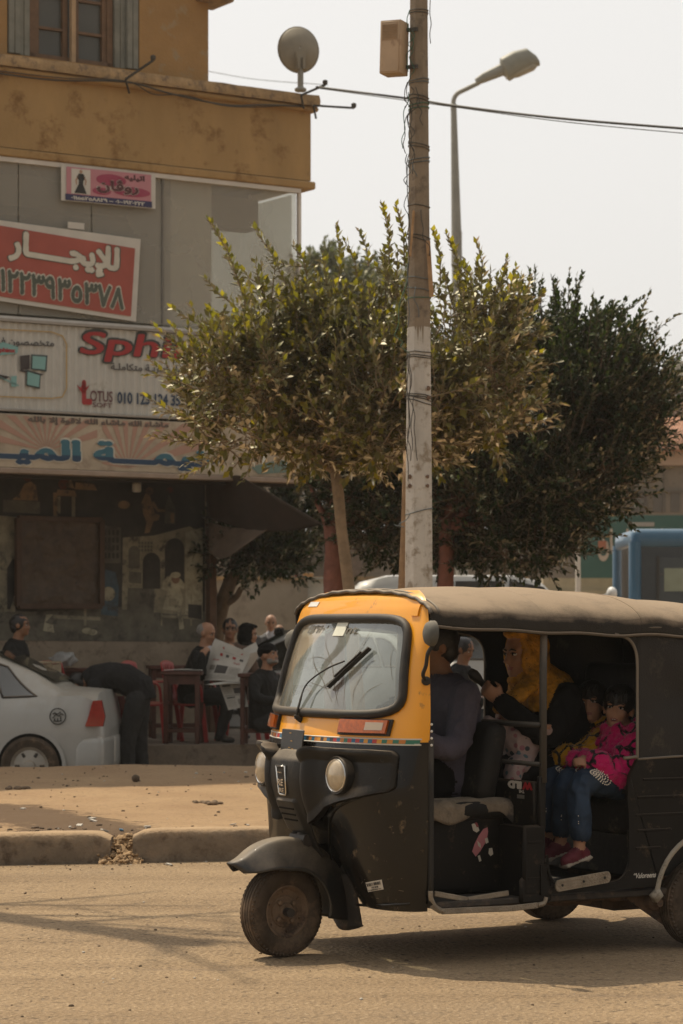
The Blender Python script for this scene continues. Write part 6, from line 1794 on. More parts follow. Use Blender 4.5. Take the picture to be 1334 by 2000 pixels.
# inside: passenger bench, controls
b = MB(); b.box((-1.72, 0, .60), (.50, 1.18, .16), bev=.04, seg=3); b.box((-1.70, 0, .43), (.42, 1.18, .20), bev=.01); b.build('passenger_bench', SEAT, TK)
b = MB(); b.box((-2.05, 0, .98), (.14, 1.18, .62), Matrix.Rotation(R(-8), 3, 'Y'), .05, 3); b.build('backrest', SEAT, TK)
b = MB(); b.box((-.86, .13, .86), (.11, .56, .36), Matrix.Rotation(R(-12), 3, 'Y'), .05, 3); b.build('driver_backrest', SEAT, TK)
b = MB(); b.tube(catmull([(-.36, -.34, 1.0), (-.34, -.2, 1.03), (-.33, 0, 1.01), (-.34, .2, 1.03), (-.36, .34, 1.0)], 20), .014, 8); b.tube([(-.33, 0, 1.01), (-.25, 0, .9)], .03, 8)
for s in (-1, 1): b.tube([(-.36, s * .34, 1.0), (-.40, s * .42, .985)], .020, 8)
b.build('handlebar', RUB, TK, sharp=180)
b = MB(); b.box((-.30, 0, 1.0), (.16, 1.0, .16), Matrix.Rotation(R(20), 3, 'Y'), .04, 3); b.build('dashboard', VOID, TK)
# mirrors
MIR = mat('dusty mirror housing', (.085, .085, .075), .75, var=.2, vs=8, dust=.6, dcol=(.24, .2, .15))
for s, (mx, my), (bx_, by_) in ((1, (842, 1237), (821, 1312)), (-1, (573, 1252), (566, 1300))):
    mc = tloc(mx, my, 'y', s * .72)
    ax = Vector((1, -.12 * s, .05)).normalized()
    b = MB(); b.lathe([(.001, .030), (.030, .027), (.047, .018), (.055, .004), (.056, -.012), (.050, -.014), (.001, -.014)], mc, ax, 28)
    if s > 0:
        c0 = fp(.628, 1.235, .012); b2 = [Vector((c0.x + .01, c0.y, c0.z)), tloc(826, 1318, 'y', .668), tloc(832, 1300, 'y', .69), tloc(836, 1275, 'y', .71), mc - Vector((.012, 0, .05))]
    else:
        c0 = fp(-.62, 1.28, .01); b2 = [c0, c0 + Vector((.0, -.03, .01)), mc - Vector((.01, -.02, .05))]
    mo = b.build('mirror', MIR, TK)
    b = MB(); b.tube(catmull(b2, 18), .0085, 8); b.lathe([(.02, -.008), (.02, .01), (.012, .014), (.001, .014)], b2[0], (.4, s, 0), 12); b.build('mirror_arm', RUB, mo, sharp=60)
# hinge bump on the yellow pillar
b = MB(); y, z = hit(813, 1190); patch(b, lambda u, v: (y - .02 + .045 * u, z - .03 + .05 * v), 0, 0, 0, 0, .008, 5, 5); b.build('pillar_hinge', YEL, TK)
# ------------------------------------------------------------------ people: each body is one continuous remeshed surface
SKIN = mat('skin brown', (.24, .12, .065), .55, var=.12, vs=20, spec=.35)
SKINL = mat('skin light brown', (.38, .205, .125), .55, var=.10, vs=20, spec=.35)
SKINT = mat('skin tan', (.33, .172, .10), .5, var=.12, vs=20, spec=.4)
LIP = mat('lips', (.26, .085, .065), .5)
HAIR = mat('black hair', (.012, .010, .009), .45, var=.3, vs=30, bump=.4, bs=90)
GREYH = mat('grey stubble hair', (.20, .185, .165), .8, var=.3, vs=40)
EYEW = mat('eye white', (.45, .42, .38), .3); EYED = mat('dark iris', (.012, .008, .006), .2)
BLKC = mat('black cloth', (.008, .0078, .008), .9, spec=.12, var=.3, vs=10, bump=.4, bs=25)
JACK = mat('black jacket', (.010, .0095, .009), .7, spec=.2, var=.3, vs=10, bump=.5, bs=22)
DNAVY = mat('dark navy cloth', (.019, .0185, .019), .9, spec=.15, var=.25, bump=.4, bs=25)
BRNJ = mat('brown jacket', (.085, .045, .025), .75, var=.25, bump=.4, bs=25)
GRYK = mat('grey knit', (.085, .085, .09), .9, var=.2, bump=.5, bs=60)
PURK = mat('grey purple knit sweater', (.072, .063, .085), .9, var=.2, vs=9, bump=.5, bs=70)
DTROU = mat('dark trousers', (.036, .036, .036), .9, spec=.15, var=.25, bump=.4, bs=20)
JEAN = mat('dark blue jeans', (.016, .035, .068), .8, var=.35, vs=7, bump=.3, bs=40)
SHOE = mat('black shoe', (.012, .011, .010), .4, dust=.3)
WSHIRT = mat('pale shirt', (.42, .42, .46), .8)

class Fig:
    def __init__(s, mats):
        s.mb = MB(); s.mats = mats; s.kids = []
    def i(s, m):
        if m not in s.mats: s.mats.append(m)
        return s.mats.index(m)
    def limb(s, pts, rs, m, n=12, flat=1.0, up=None):
        P = catmull(pts, 4 * (len(pts) - 1)); k = len(pts) - 1
        rr = [np.interp(i / 4, range(k + 1), rs) for i in range(len(P))]
        s.mb.tube(P, rr, n, True, flat, s.i(m), up)
        s.mb.ell(P[0], rr[0], None, 10, 6, s.i(m)); s.mb.ell(P[-1], rr[-1], None, 10, 6, s.i(m))
    def ell(s, c, r, m, rot=None, nu=16, nv=10): s.mb.ell(c, r, rot, nu, nv, s.i(m))
    def torso(s, rows, side, m):
        "rows: (centre, half width, half depth); side: unit vector to the body's left"
        k = len(rows); side = Vector(side).normalized(); rings = []
        C = [Vector(r_[0]) for r_ in rows]
        for i in range(k):
            t = (C[min(i + 1, k - 1)] - C[max(i - 1, 0)]).normalized(); f_ = side.cross(t).normalized(); s2 = t.cross(f_)
            rings.append([C[i] + s2 * (rows[i][1] * math.copysign(abs(math.cos(a)) ** .8, math.cos(a))) + f_ * (rows[i][2] * math.copysign(abs(math.sin(a)) ** .9, math.sin(a))) for a in [2 * PI * j / 20 for j in range(20)]])
        s.mb.loft(rings, True, True, s.i(m))
    def head(s, c, q, sc, skin, beard=None, nose=1.0, child=False, lips=LIP, ears=True, smile=0):
        "q: rotation, face looks along +x; sc: face scale (1 = adult, 23 cm head)"
        H = lambda x, y, z: Vector(c) + q @ Vector((x, y, z)) * sc
        m = s.i(skin); E = lambda p, r_, mm=None, rot=None: s.mb.ell(H(*p), tuple(v * sc for v in r_), q if rot is None else q @ rot, 16, 12, m if mm is None else s.i(mm))
        E((-.012, 0, .022), (.097, .076, .092))                   # skull
        E((.025, 0, -.040), (.062, .056, .075))                   # face and jaw
        E((.060, 0, -.088), (.026, .030, .022))                   # chin
        for y in (-1, 1):
            E((.050, y * .034, -.030), (.030, .024, .026))        # cheeks
            E((.068, y * .030, .020), (.020, .026, .010))         # brow ridge
            if ears: E((-.008, y * .077, -.012), (.020, .010, .032))
        E((.085, 0, -.016), (.013 * nose, .009, .026)); E((.094 * (.5 + .5 * nose), 0, -.034), (.014 * nose, .015, .011))
        E((.074, 0, -.062), (.013, .024, .006), lips); E((.072, 0, -.071), (.013, .021, .006), lips)
        if beard:
            E((.062, 0, -.080), (.030, .036, .028), beard); E((.078, 0, -.053), (.012, .026, .006), beard)
            for y in (-1, 1): E((.030, y * .045, -.065), (.035, .018, .032), beard)
        ew = MB(); ed = MB(); br = MB()
        for y in (-1, 1):
            ew.ell(H(.0715, y * .031, .000), (.012 * sc, .014 * sc, .0075 * sc), q, 12, 8)
            ed.ell(H(.0795, y * .030, .000), (.0055 * sc, .0072 * sc, .0070 * sc), q, 10, 8)
            br.tube([H(.086, y * .012, .018), H(.088, y * .030, .025), H(.074, y * .050, .018)], [.004 * sc, .0045 * sc, .003 * sc], 6)
            ed.tube([H(.082, y * .017, .0045), H(.0845, y * .030, .0085), H(.076, y * .046, .004)], .0024 * sc, 5)
        s.kids += [('eyes', ew, EYEW), ('irises', ed, EYED), ('eyebrows', br, GREYH if beard is GREYH else HAIR)]
        return H
    def hand(s, w, d, n, side, skin, curl=.6, sc=1.0, thumb_out=.5):
        "w wrist point, d finger direction, n palm normal (side the fingers close to), side: direction of the thumb"
        d = Vector(d).normalized(); n = Vector(n); n = (n - d * n.dot(d)).normalized(); t = Vector(side); t = (t - d * t.dot(d) - n * t.dot(n)).normalized(); w = Vector(w); m = s.i(skin)
        R_ = Matrix((d, t, n)).transposed()
        s.mb.ell(w + d * .045 * sc, (.052 * sc, .040 * sc, .016 * sc), R_, 14, 10, m)
        s.mb.tube([w - d * .03 * sc, w + d * .02 * sc], [.026 * sc, .027 * sc], 10, True, .8, m)
        for k, (o_, L_) in enumerate(((.029, .072), (.010, .080), (-.010, .075), (-.028, .058))):
            p = w + d * .088 * sc + t * o_ * sc; pts = [p - d * .02 * sc, p]; a = 0.0
            for j, f_ in enumerate((.45, .32, .23)):
                a += curl * (1.0, 1.1, .8)[j] * (1 + .08 * k)
                p = p + (d * math.cos(a) + n * math.sin(a)) * L_ * f_ * sc; pts.append(p)
            s.mb.tube(pts, [.0098 * sc, .0096 * sc, .0088 * sc, .0080 * sc, .0062 * sc], 8, True, 1.0, m)
        p = w + d * .025 * sc + t * .034 * sc
        s.mb.tube([p, p + (t * thumb_out + d * .7 + n * .25).normalized() * .035 * sc, p + (t * thumb_out * .5 + d * .9 + n * .6).normalized() * .066 * sc], [.013 * sc, .0105 * sc, .0075 * sc], 8, True, 1.0, m)
    def shoe(s, ank, d, m, sc=1.0, sole=None, up=(0, 0, 1)):
        d = Vector(d).normalized(); up = Vector(up); up = (up - d * up.dot(d)).normalized(); a = Vector(ank)
        lat = up.cross(d); R_ = Matrix((d, lat, up)).transposed()
        s.mb.ell(a - up * .045 * sc + d * -.012 * sc, (.050 * sc, .036 * sc, .042 * sc), R_, 12, 8, s.i(m)); s.mb.ell(a - up * .055 * sc + d * .075 * sc, (.088 * sc, .042 * sc, .034 * sc), R_, 14, 8, s.i(m)); s.mb.ell(a - up * .03 * sc + d * .03 * sc, (.055 * sc, .036 * sc, .035 * sc), R_, 12, 8, s.i(m))
        if sole: s.mb.box(a - up * .082 * sc + d * .045 * sc, (.215 * sc, .080 * sc, .016 * sc), R_, .007 * sc, 2, s.i(sole))
    def build(s, name, root, voxel=.012, smooth=3, disp=None, fold=.007):
        me = bpy.data.meshes.new('tmp'); me.from_pydata([tuple(v) for v in s.mb.v], [], s.mb.f)
        o = bpy.data.objects.new('tmp', me); COL.objects.link(o)
        b_ = bmesh.new(); b_.from_mesh(me); bmesh.ops.recalc_face_normals(b_, faces=b_.faces); b_.to_mesh(me); b_.free()
        md = o.modifiers.new('r', 'REMESH'); md.mode = 'VOXEL'; md.voxel_size = voxel; md.adaptivity = 0
        dg = bpy.context.evaluated_depsgraph_get(); dg.update()
        new = bpy.data.meshes.new_from_object(o.evaluated_get(dg))
        src = BVHTree.FromPolygons([tuple(v) for v in s.mb.v], s.mb.f)
        bpy.data.objects.remove(o)
        b_ = bmesh.new(); b_.from_mesh(new)
        for _ in range(smooth): bmesh.ops.smooth_vert(b_, verts=b_.verts, factor=.5, use_axis_x=True, use_axis_y=True, use_axis_z=True)
        b_.faces.ensure_lookup_table()
        b_.normal_update()
        mi = []
        for f_ in b_.faces:
            hit_ = src.find_nearest(f_.calc_center_median() + f_.normal * .002)
            mi.append(s.mb.m[hit_[2]] if hit_[2] is not None else 0)
        soft = set()
        for f_, k in zip(b_.faces, mi):
            if s.mats[k].name.startswith(('skin', 'lips')): soft.update(v.index for v in f_.verts)
        sd_ = Vector((voxel * 900 + len(b_.verts) % 97, 0, 0))
        for v in b_.verts:
            if v.index in soft: continue
            q_ = v.co + .03 * noise.noise_vector(v.co * 9 + sd_); w_ = (1 - abs(noise.noise(Vector((q_.x * 17, q_.y * 17, q_.z * 8)) + sd_)) * 2.2)
            v.co += v.normal * fold * (w_ + .6 * noise.noise(q_ * 34))
        b_.to_mesh(new); b_.free()
        new.name = name; new.materials.clear()
        for m in s.mats: new.materials.append(m)
        new.polygons.foreach_set('material_index', mi); new.polygons.foreach_set('use_smooth', [True] * len(new.polygons)); new.update()
        ob = bpy.data.objects.new(name, new); COL.objects.link(ob); ob.parent = root
        for nm, mb_, mm in s.kids:
            if mb_.f: mb_.build(nm, mm, root, sharp=180)
        return ob
    def part(s, name, mb_, m): s.kids.append((name, mb_, m))

def rot_to(yaw=0, pitch=0, roll=0):
    return Matrix.Rotation(yaw, 3, 'Z') @ Matrix.Rotation(-pitch, 3, 'Y') @ Matrix.Rotation(roll, 3, 'X')

def hair_cap(H, q, sc, m, z=.03, r=(.104, .083, .096), back=True, strands=0, seed=0, fringe=None):
    b_ = MB()
    b_.ell(H(-.020, 0, z), tuple(v * sc for v in r), q, 20, 14)
    if back: b_.ell(H(-.055, 0, -.02), (.058 * sc, .070 * sc, .07 * sc), q, 16, 10)
    for v in b_.v:
        v += Vector((noise.noise(v * 46), noise.noise(v * 46 + Vector((9, 0, 0))), noise.noise(v * 46 + Vector((0, 9, 0))))) * .007 * sc + (v - H(-.02, 0, .02)).normalized() * .006 * abs(noise.noise(v * 95)) * sc
    rnd_ = random.Random(seed)
    for k in range(strands):
        y = rnd_.uniform(-.06, .06)
        b_.tube([H(.045, y * .8, .095), H(.082 + rnd_.uniform(-.004, .006), y, .070), H(.088, y * 1.05 + rnd_.uniform(-.006, .006), .04 - rnd_.uniform(0, .018))], [.009 * sc, .007 * sc, .002 * sc], 5)
    return b_

# ---- driver, behind the mirror
def tuk_root(o, label, name='person'):
    return empty(name, tworld(o), TRZ, label, 'person')
o = Vector((-.78, .06, .70)); rt = tuk_root(o, 'driver in a grey purple sweater, half hidden behind the mirror')
T_ = lambda x, y, z: Vector((x, y, z)) - o
f = Fig([SKIN])
f.torso([(T_(-.78, .06, .70), .19, .14), (T_(-.80, .06, .80), .20, .145), (T_(-.81, .06, .95), .20, .14), (T_(-.80, .06, 1.10), .225, .135), (T_(-.795, .06, 1.19), .20, .11), (T_(-.79, .06, 1.25), .09, .08)], (0, 1, 0), PURK)
f.limb([T_(-.79, .06, 1.22), T_(-.775, .06, 1.31)], [.062, .056], SKIN)
q = rot_to(R(-4), R(-4)); H = f.head(T_(-.755, .06, 1.385), q, 1.02, SKIN)
f.part('hair', hair_cap(H, q, 1.02, HAIR, .028), HAIR)
for s in (-1, 1):
    f.limb([T_(-.80, .06 + s * .20, 1.16), T_(-.70, .06 + s * .27, .93), T_(-.46, .02 + s * .36, .98)], [.068, .056, .042], PURK)
    f.hand(T_(-.45, .02 + s * .365, .985), (1, s * .1, .05), (0, 0, -1), (0, -s, 0), SKIN, .9)
    f.limb([T_(-.76, .06 + s * .10, .76), T_(-.50, .06 + s * .16, .78), T_(-.44, .06 + s * .18, .40)], [.10, .075, .055], BLKC); f.shoe(T_(-.44, .06 + s * .18, .375), (1, 0, 0), SHOE)
f.torso([(T_(-.80, .06, .72), .205, .15), (T_(-.80, .06, .76), .21, .155), (T_(-.80, .06, .80), .205, .15)], (0, 1, 0), PURK)
f.build('body', rt, .010)

# ---- woman in a yellow scarf, holding a baby
YSC = mat('mustard crinkled scarf', (.46, .21, .009), .75, var=.5, vs=22, bump=1.0, bs=55)
o = Vector((-1.50, 0, .70)); rt = tuk_root(o, 'woman in black with a sequinned mustard yellow head scarf')
f = Fig([SKINT])
f.torso([(T_(-1.52, 0, .70), .19, .16), (T_(-1.50, 0, .85), .19, .16), (T_(-1.44, 0, 1.00), .20, .16), (T_(-1.40, 0, 1.10), .215, .145), (T_(-1.37, 0, 1.18), .18, .11), (T_(-1.35, 0, 1.24), .09, .08)], (0, 1, 0), BLKC)
hc = T_(-1.275, .0, 1.345); q = rot_to(R(6), R(-3)); H = f.head(hc, q, .98, SKINT, nose=1.15, ears=False)
f.limb([T_(-1.36, 0, 1.20), T_(-1.31, 0, 1.28)], [.075, .062], YSC)
# scarf: hood round the skull, under the chin and down on the shoulders
sc = .98
for p, r_ in (((-.035, 0, .030), (.108, .094, .104)), ((-.045, 0, -.04), (.100, .096, .10)), ((-.03, 0, -.105), (.088, .086, .05)), ((.004, .070, -.03), (.05, .026, .085)), ((.004, -.070, -.03), (.05, .026, .085)), ((.02, 0, .098), (.070, .07, .022)), ((.030, 0, -.125), (.050, .055, .024))):
    f.ell(H(*p), tuple(v * sc for v in r_), YSC, q)
f.torso([(T_(-1.31, 0, 1.265), .085, .09), (T_(-1.335, 0, 1.225), .130, .115), (T_(-1.36, 0, 1.185), .185, .135), (T_(-1.385, .0, 1.13), .215, .150), (T_(-1.39, 0, 1.11), .21, .145)], (0, 1, 0), YSC)
f.limb([T_(-1.30, .08, 1.23), T_(-1.18, .13, 1.16), T_(-1.06, .12, 1.09)], [.055, .05, .02], YSC, flat=.6)      # loose end hanging forward
# near arm: upper arm down, forearm raised to the bar with something dark in the fist
f.limb([T_(-1.40, .20, 1.14), T_(-1.26, .25, .97), T_(-1.06, .17, 1.12)], [.070, .060, .044], BLKC); f.hand(T_(-1.05, .165, 1.13), (.75, -.2, .6), (-.3, -.7, .3), (-.5, .3, .8), SKINT, .95, .95)
f.limb([T_(-1.40, -.20, 1.14), T_(-1.30, -.22, .94), T_(-1.14, .0, .93)], [.070, .058, .044], BLKC); f.hand(T_(-1.13, .02, .93), (.3, 1, 0), (-1, 0, .2), (0, 0, 1), SKINT, .8, .95)
for s in (-1, 1): f.limb([T_(-1.50, s * .10, .76), T_(-1.13, s * .12, .78), T_(-1.10, s * .12, .40)], [.12, .10, .075], BLKC); f.shoe(T_(-1.10, s * .12, .36), (1, 0, 0), SHOE)
ob = f.build('body', rt, .0075)
b = MB(); rnd = random.Random(9); yi = f.mats.index(YSC); PL = [p for p in ob.data.polygons if p.material_index == yi and p.normal.y > -.2]
for k in range(130): p = rnd.choice(PL); b.ell(p.center + p.normal * .0012, .0025, None, 6, 4)
b.build('sequin_dot', mat('sequin', (.85, .8, .66), .15, metal=1), rt)
t = empty('phone', tworld((-.985, .10, 1.215)), TRZ, 'small dark object held up in the fist of the woman in the yellow scarf', 'handset')
b = MB(); b.lathe([(.004, -.09), (.014, -.085), (.016, .0), (.024, .03), (.026, .055), (.018, .078), (.002, .084)], (0, 0, 0), (.75, .0, .65), 14); b.build('handset_body', RUB, t)

# baby in a flowered suit on her lap
def floral():
    m = bpy.data.materials.new('flowered baby cloth'); m.use_nodes = True; nt = m.node_tree; N = nt.nodes; L = nt.links; p = N['Principled BSDF']
    tc = N.new('ShaderNodeTexCoord'); vo = N.new('ShaderNodeTexVoronoi'); vo.inputs['Scale'].default_value = 34; L.new(tc.outputs['Object'], vo.inputs['Vector'])
    cr = N.new('ShaderNodeValToRGB'); cr.color_ramp.interpolation = 'CONSTANT'; e = cr.color_ramp.elements
    cols = [(.36, .27, .25), (.09, .15, .17), (.36, .27, .25), (.30, .13, .15), (.04, .05, .06), (.36, .27, .25)]
    while len(e) < len(cols): e.new(.5)
    for i, c in enumerate(cols): e[i].position = i / len(cols); e[i].color = col4(c)
    sx = N.new('ShaderNodeSeparateColor'); L.new(vo.outputs['Color'], sx.inputs[0]); L.new(sx.outputs[0], cr.inputs[0])
    mx = N.new('ShaderNodeMix'); mx.data_type = 'RGBA'; r_ = N.new('ShaderNodeMapRange'); r_.inputs[1].default_value = .38; r_.inputs[2].default_value = .46; L.new(vo.outputs['Distance'], r_.inputs[0])
    L.new(r_.outputs[0], mx.inputs[0]); L.new(cr.outputs[0], mx.inputs[6]); mx.inputs[7].default_value = (.36, .27, .25, 1); L.new(mx.outputs[2], p.inputs['Base Color']); p.inputs['Roughness'].default_value = .85
    return m
FLO = floral()
o = Vector((-1.16, .08, .80)); rt = tuk_root(o, 'baby in a pale flowered suit lying in the arm of the woman in black')
f = Fig([SKINL])
f.torso([(T_(-1.19, .12, .83), .075, .065), (T_(-1.19, .13, .91), .09, .085), (T_(-1.18, .12, .98), .088, .08), (T_(-1.17, .10, 1.02), .05, .05)], (.5, .6, 0), FLO)
q = rot_to(R(20), R(30)); H = f.head(T_(-1.155, .06, 1.055), q, .66, SKINL, nose=.7); f.part('hair', hair_cap(H, q, .66, HAIR, .034, (.100, .080, .088), False), HAIR)
f.limb([T_(-1.21, .18, 1.0), T_(-1.25, .24, .97), T_(-1.22, .29, 1.00)], [.034, .030, .022], FLO); f.hand(T_(-1.22, .295, 1.0), (.3, .7, .5), (0, 0, -1), (1, 0, 0), SKINL, .6, .45)
f.limb([T_(-1.13, .08, .99), T_(-1.06, .13, 1.01), T_(-1.01, .12, 1.035)], [.034, .030, .022], FLO); f.hand(T_(-1.005, .12, 1.035), (1, 0, .2), (0, 0, -1), (0, 1, 0), SKINL, .9, .45)
for s in (-1, 1): f.limb([T_(-1.19, .12 + s * .045, .85), T_(-1.09, .16 + s * .06, .82), T_(-1.07, .17 + s * .06, .72)], [.05, .042, .03], FLO); f.ell(T_(-1.05, .17 + s * .06, .695), (.04, .022, .02), FLO)
f.build('body', rt, .006)

# ---- two small children in fur coats
def fur(name, c1, c2):
    m = bpy.data.materials.new(name); m.use_nodes = True; nt = m.node_tree; N = nt.nodes; L = nt.links; p = N['Principled BSDF']
    tc = N.new('ShaderNodeTexCoord'); nz = N.new('ShaderNodeTexNoise'); nz.inputs['Scale'].default_value = 9; L.new(tc.outputs['Object'], nz.inputs['Vector'])
    ad = N.new('ShaderNodeVectorMath'); ad.operation = 'MULTIPLY_ADD'; L.new(nz.outputs['Color'], ad.inputs[0]); ad.inputs[1].default_value = (.06, .06, .06); L.new(tc.outputs['Object'], ad.inputs[2])
    vo = N.new('ShaderNodeTexVoronoi'); vo.feature = 'DISTANCE_TO_EDGE'; vo.inputs['Scale'].default_value = 11.5; L.new(ad.outputs[0], vo.inputs['Vector'])
    r_ = N.new('ShaderNodeMapRange'); r_.inputs[1].default_value = .05; r_.inputs[2].default_value = .085; L.new(vo.outputs['Distance'], r_.inputs[0])
    gate = N.new('ShaderNodeMapRange'); gate.inputs[1].default_value = .52; gate.inputs[2].default_value = .44; n2 = N.new('ShaderNodeTexNoise'); n2.inputs['Scale'].default_value = 13; L.new(tc.outputs['Object'], n2.inputs['Vector']); L.new(n2.outputs['Fac'], gate.inputs[0])
    mxv = N.new('ShaderNodeMath'); mxv.operation = 'MAXIMUM'; L.new(r_.outputs[0], mxv.inputs[0]); L.new(gate.outputs[0], mxv.inputs[1])
    mx = N.new('ShaderNodeMix'); mx.data_type = 'RGBA'; L.new(mxv.outputs[0], mx.inputs[0]); mx.inputs[6].default_value = col4(c2); mx.inputs[7].default_value = col4(c1); L.new(mx.outputs[2], p.inputs['Base Color'])
    p.inputs['Roughness'].default_value = .9; p.inputs['Sheen Weight'].default_value = .3; p.inputs['Specular IOR Level'].default_value = .15
    return m
FURM = fur('magenta fur', (.48, .009, .11), (.008, .006, .008)); FURY = fur('yellow fur', (.50, .25, .008), (.008, .007, .005))
STONE = mat('rhinestone', (.75, .68, .58), .2, var=.1)
REDSH = mat('burgundy canvas shoe', (.11, .012, .022), .8, var=.25, bump=.3, bs=80); SOLE = mat('pale rubber sole', (.36, .31, .25), .8)
def fur_strands(ob, mi_keep, m, n, ln, seed):
    "short tapering strands over the coat"
    me = ob.data; rnd_ = random.Random(seed); b_ = MB()
    polys = [p for p in me.polygons if p.material_index == mi_keep]
    for _ in range(n):
        p = rnd_.choice(polys); c = p.center + Vector((rnd_.uniform(-1, 1), rnd_.uniform(-1, 1), rnd_.uniform(-1, 1))) * .004
        d = (p.normal + Vector((rnd_.gauss(0, .5), rnd_.gauss(0, .5), rnd_.gauss(-.35, .4)))).normalized() * ln * rnd_.uniform(.6, 1.3)
        s_ = p.normal.cross(d); s_ = (s_.normalized() if s_.length > 1e-6 else Vector((1, 0, 0))) * .0016
        b_.add([c - s_, c + s_, c + d], [(0, 1, 2)])
    return b_
def child(o, label, coat, headc, q, chest, pelvis, knees, ankles, hands, elbows, seed, sc=.86, stones=True, mouth=None):
    rt = tuk_root(Vector(o), label); O = Vector(o); L_ = lambda p: Vector(p) - O
    f = Fig([SKINL]); ch = Vector(chest); pe = Vector(pelvis)
    lat = Vector((0, 1, 0)); up = (ch - pe).normalized()
    f.torso([(L_(pe - up * .02), .15, .135), (L_(pe + up * .06), .175, .155), (L_(pe.lerp(ch, .55)), .175, .15), (L_(ch), .165, .135), (L_(ch + up * .07), .115, .10), (L_(ch + up * .105), .06, .06)], lat, coat)
    H = f.head(L_(headc), q, sc, SKINL, nose=.72)
    neck = Vector(headc) - Vector((.02, 0, .08)); f.limb([L_(ch + up * .06), L_(neck)], [.05, .045], SKINL)
    # stand-up fur collar
    for k in range(14):
        a = 2 * PI * k / 14; f.ell(L_(ch + up * .098) + Vector((.078 * math.cos(a) - .012, .092 * math.sin(a), .012 * math.sin(k * 2.1) - .014 * math.cos(a))), .030, coat)
    for s, el, ha in ((1, elbows[0], hands[0]), (-1, elbows[1], hands[1])):
        sh = ch + lat * s * .135 + up * .03
        f.limb([L_(sh), L_(el), L_(Vector(el).lerp(Vector(ha), .74))], [.080, .082, .062], coat)
        d = (Vector(ha) - Vector(el)).normalized(); f.hand(L_(Vector(el).lerp(Vector(ha), .92)), d, (0, -s, -.6), (0, -s * .3, 1), SKINL, .75, .64)
    for s, kn, an in ((1, knees[0], ankles[0]), (-1, knees[1], ankles[1])):
        hp = pe + lat * s * .075
        mid_ = Vector(kn).lerp(Vector(an), .80)
        f.limb([L_(hp), L_(kn), L_(mid_)], [.078, .058, .046], JEAN); f.limb([L_(mid_), L_(an)], [.030, .028], SKINL)
        f.shoe(L_(an), (.94, .12 * s, -.22), REDSH, .74, SOLE, (.2, 0, 1))
    b_ = hair_cap(H, q, sc, HAIR, .038, (.108, .090, .098), True, 22, seed); f.part('hair', b_, HAIR)
    if mouth:
        b_ = MB(); b_.ell(H(.0815, 0, -.0665), (.006 * sc, .015 * sc, .006 * sc), q, 10, 6); f.part('open_mouth', b_, mat('mouth inside', (.10, .02, .02), .5)); b_ = MB(); b_.box(H(.0845, 0, -.0635), (.004 * sc, .020 * sc, .0035 * sc), q); f.part('teeth', b_, mat('teeth', (.55, .52, .46), .3))
    an_s = {1: ankles[0], -1: ankles[1]}
    if stones:
        b_ = MB(); rnd_ = random.Random(seed)
        for s, kn in ((1, knees[0]), (-1, knees[1])):
            k0 = Vector(kn); hp = pe + lat * s * .075; ax_ = (hp - k0).normalized()
            L0 = (hp - k0).length; v_ = Vector((.50, .74, .42)); v_ = (v_ - ax_ * v_.dot(ax_)).normalized(); w_ = ax_.cross(v_)
            for ring_ in range(4):
                n_ = (26, 20, 14, 7)[ring_]
                for j in range(n_):
                    a = 2 * PI * j / n_; rr_ = (1, .72, .46, .2)[ring_]
                    s_ = .035 + .055 * rr_ * math.cos(a); t_ = .034 * rr_ * math.sin(a) * (1 + .5 * math.cos(a)) + .25 * (s_ - .035)
                    r_ = .058 + .020 * s_ / L0 + .019; p_ = k0 + ax_ * s_ + (v_ * math.cos(t_ / r_) + w_ * math.sin(t_ / r_)) * r_
                    b_.ell(L_(p_), .0038, None, 6, 4)
            for j in range(9):
                p_ = k0.lerp(Vector(an_s[s]), .55 + .02 * rnd_.random()) + Vector((.052 * math.cos(j * .4 - 1.2), .052 * math.sin(j * .4 + .4), rnd_.uniform(-.02, .02))); b_.ell(L_(p_), .0026, None, 6, 4)
        f.part('rhinestone_stud', b_, STONE)
    ob = f.build('body', rt, .0062, 2, disp=lambda bm_, mi_: None)
    ci = f.mats.index(coat)
    # woolly lumps in the coat
    me = ob.data; inc = set()
    for p in me.polygons:
        if p.material_index == ci: inc.update(p.vertices)
    nrm = [v.normal.copy() for v in me.vertices]
    for i in inc:
        v = me.vertices[i]; v.co += nrm[i] * (.010 * noise.noise(v.co * 24) + .006 * noise.noise(v.co * 60) + .006)
    fur_strands(ob, ci, coat, 5200, .015, seed).build('fur', coat, rt, sharp=180)
    return rt
child((-1.58, .36, .70), 'small child in a magenta and black fur coat and jeans with burgundy shoes', FURM, (-1.585, .345, 1.092), rot_to(R(42), R(4), R(-6)), (-1.60, .37, .895), (-1.60, .38, .735),
      ((-1.285, .50, .765), (-1.30, .36, .765)), ((-1.255, .505, .475), (-1.27, .33, .485)), ((-1.315, .485, .850), (-1.325, .400, .850)), ((-1.48, .50, .81), (-1.47, .26, .81)), 3, mouth=True)
child((-1.62, .06, .70), 'small child in a yellow and black fur coat beside the woman', FURY, (-1.585, .125, 1.108), rot_to(R(40), R(8), R(4)), (-1.60, .09, .905), (-1.60, .08, .735),
      ((-1.30, .20, .765), (-1.30, .06, .765)), ((-1.29, .20, .50), (-1.29, .04, .50)), ((-1.34, .20, .85), (-1.36, .06, .86)), ((-1.50, .26, .86), (-1.48, -.06, .86)), 5, sc=.84)

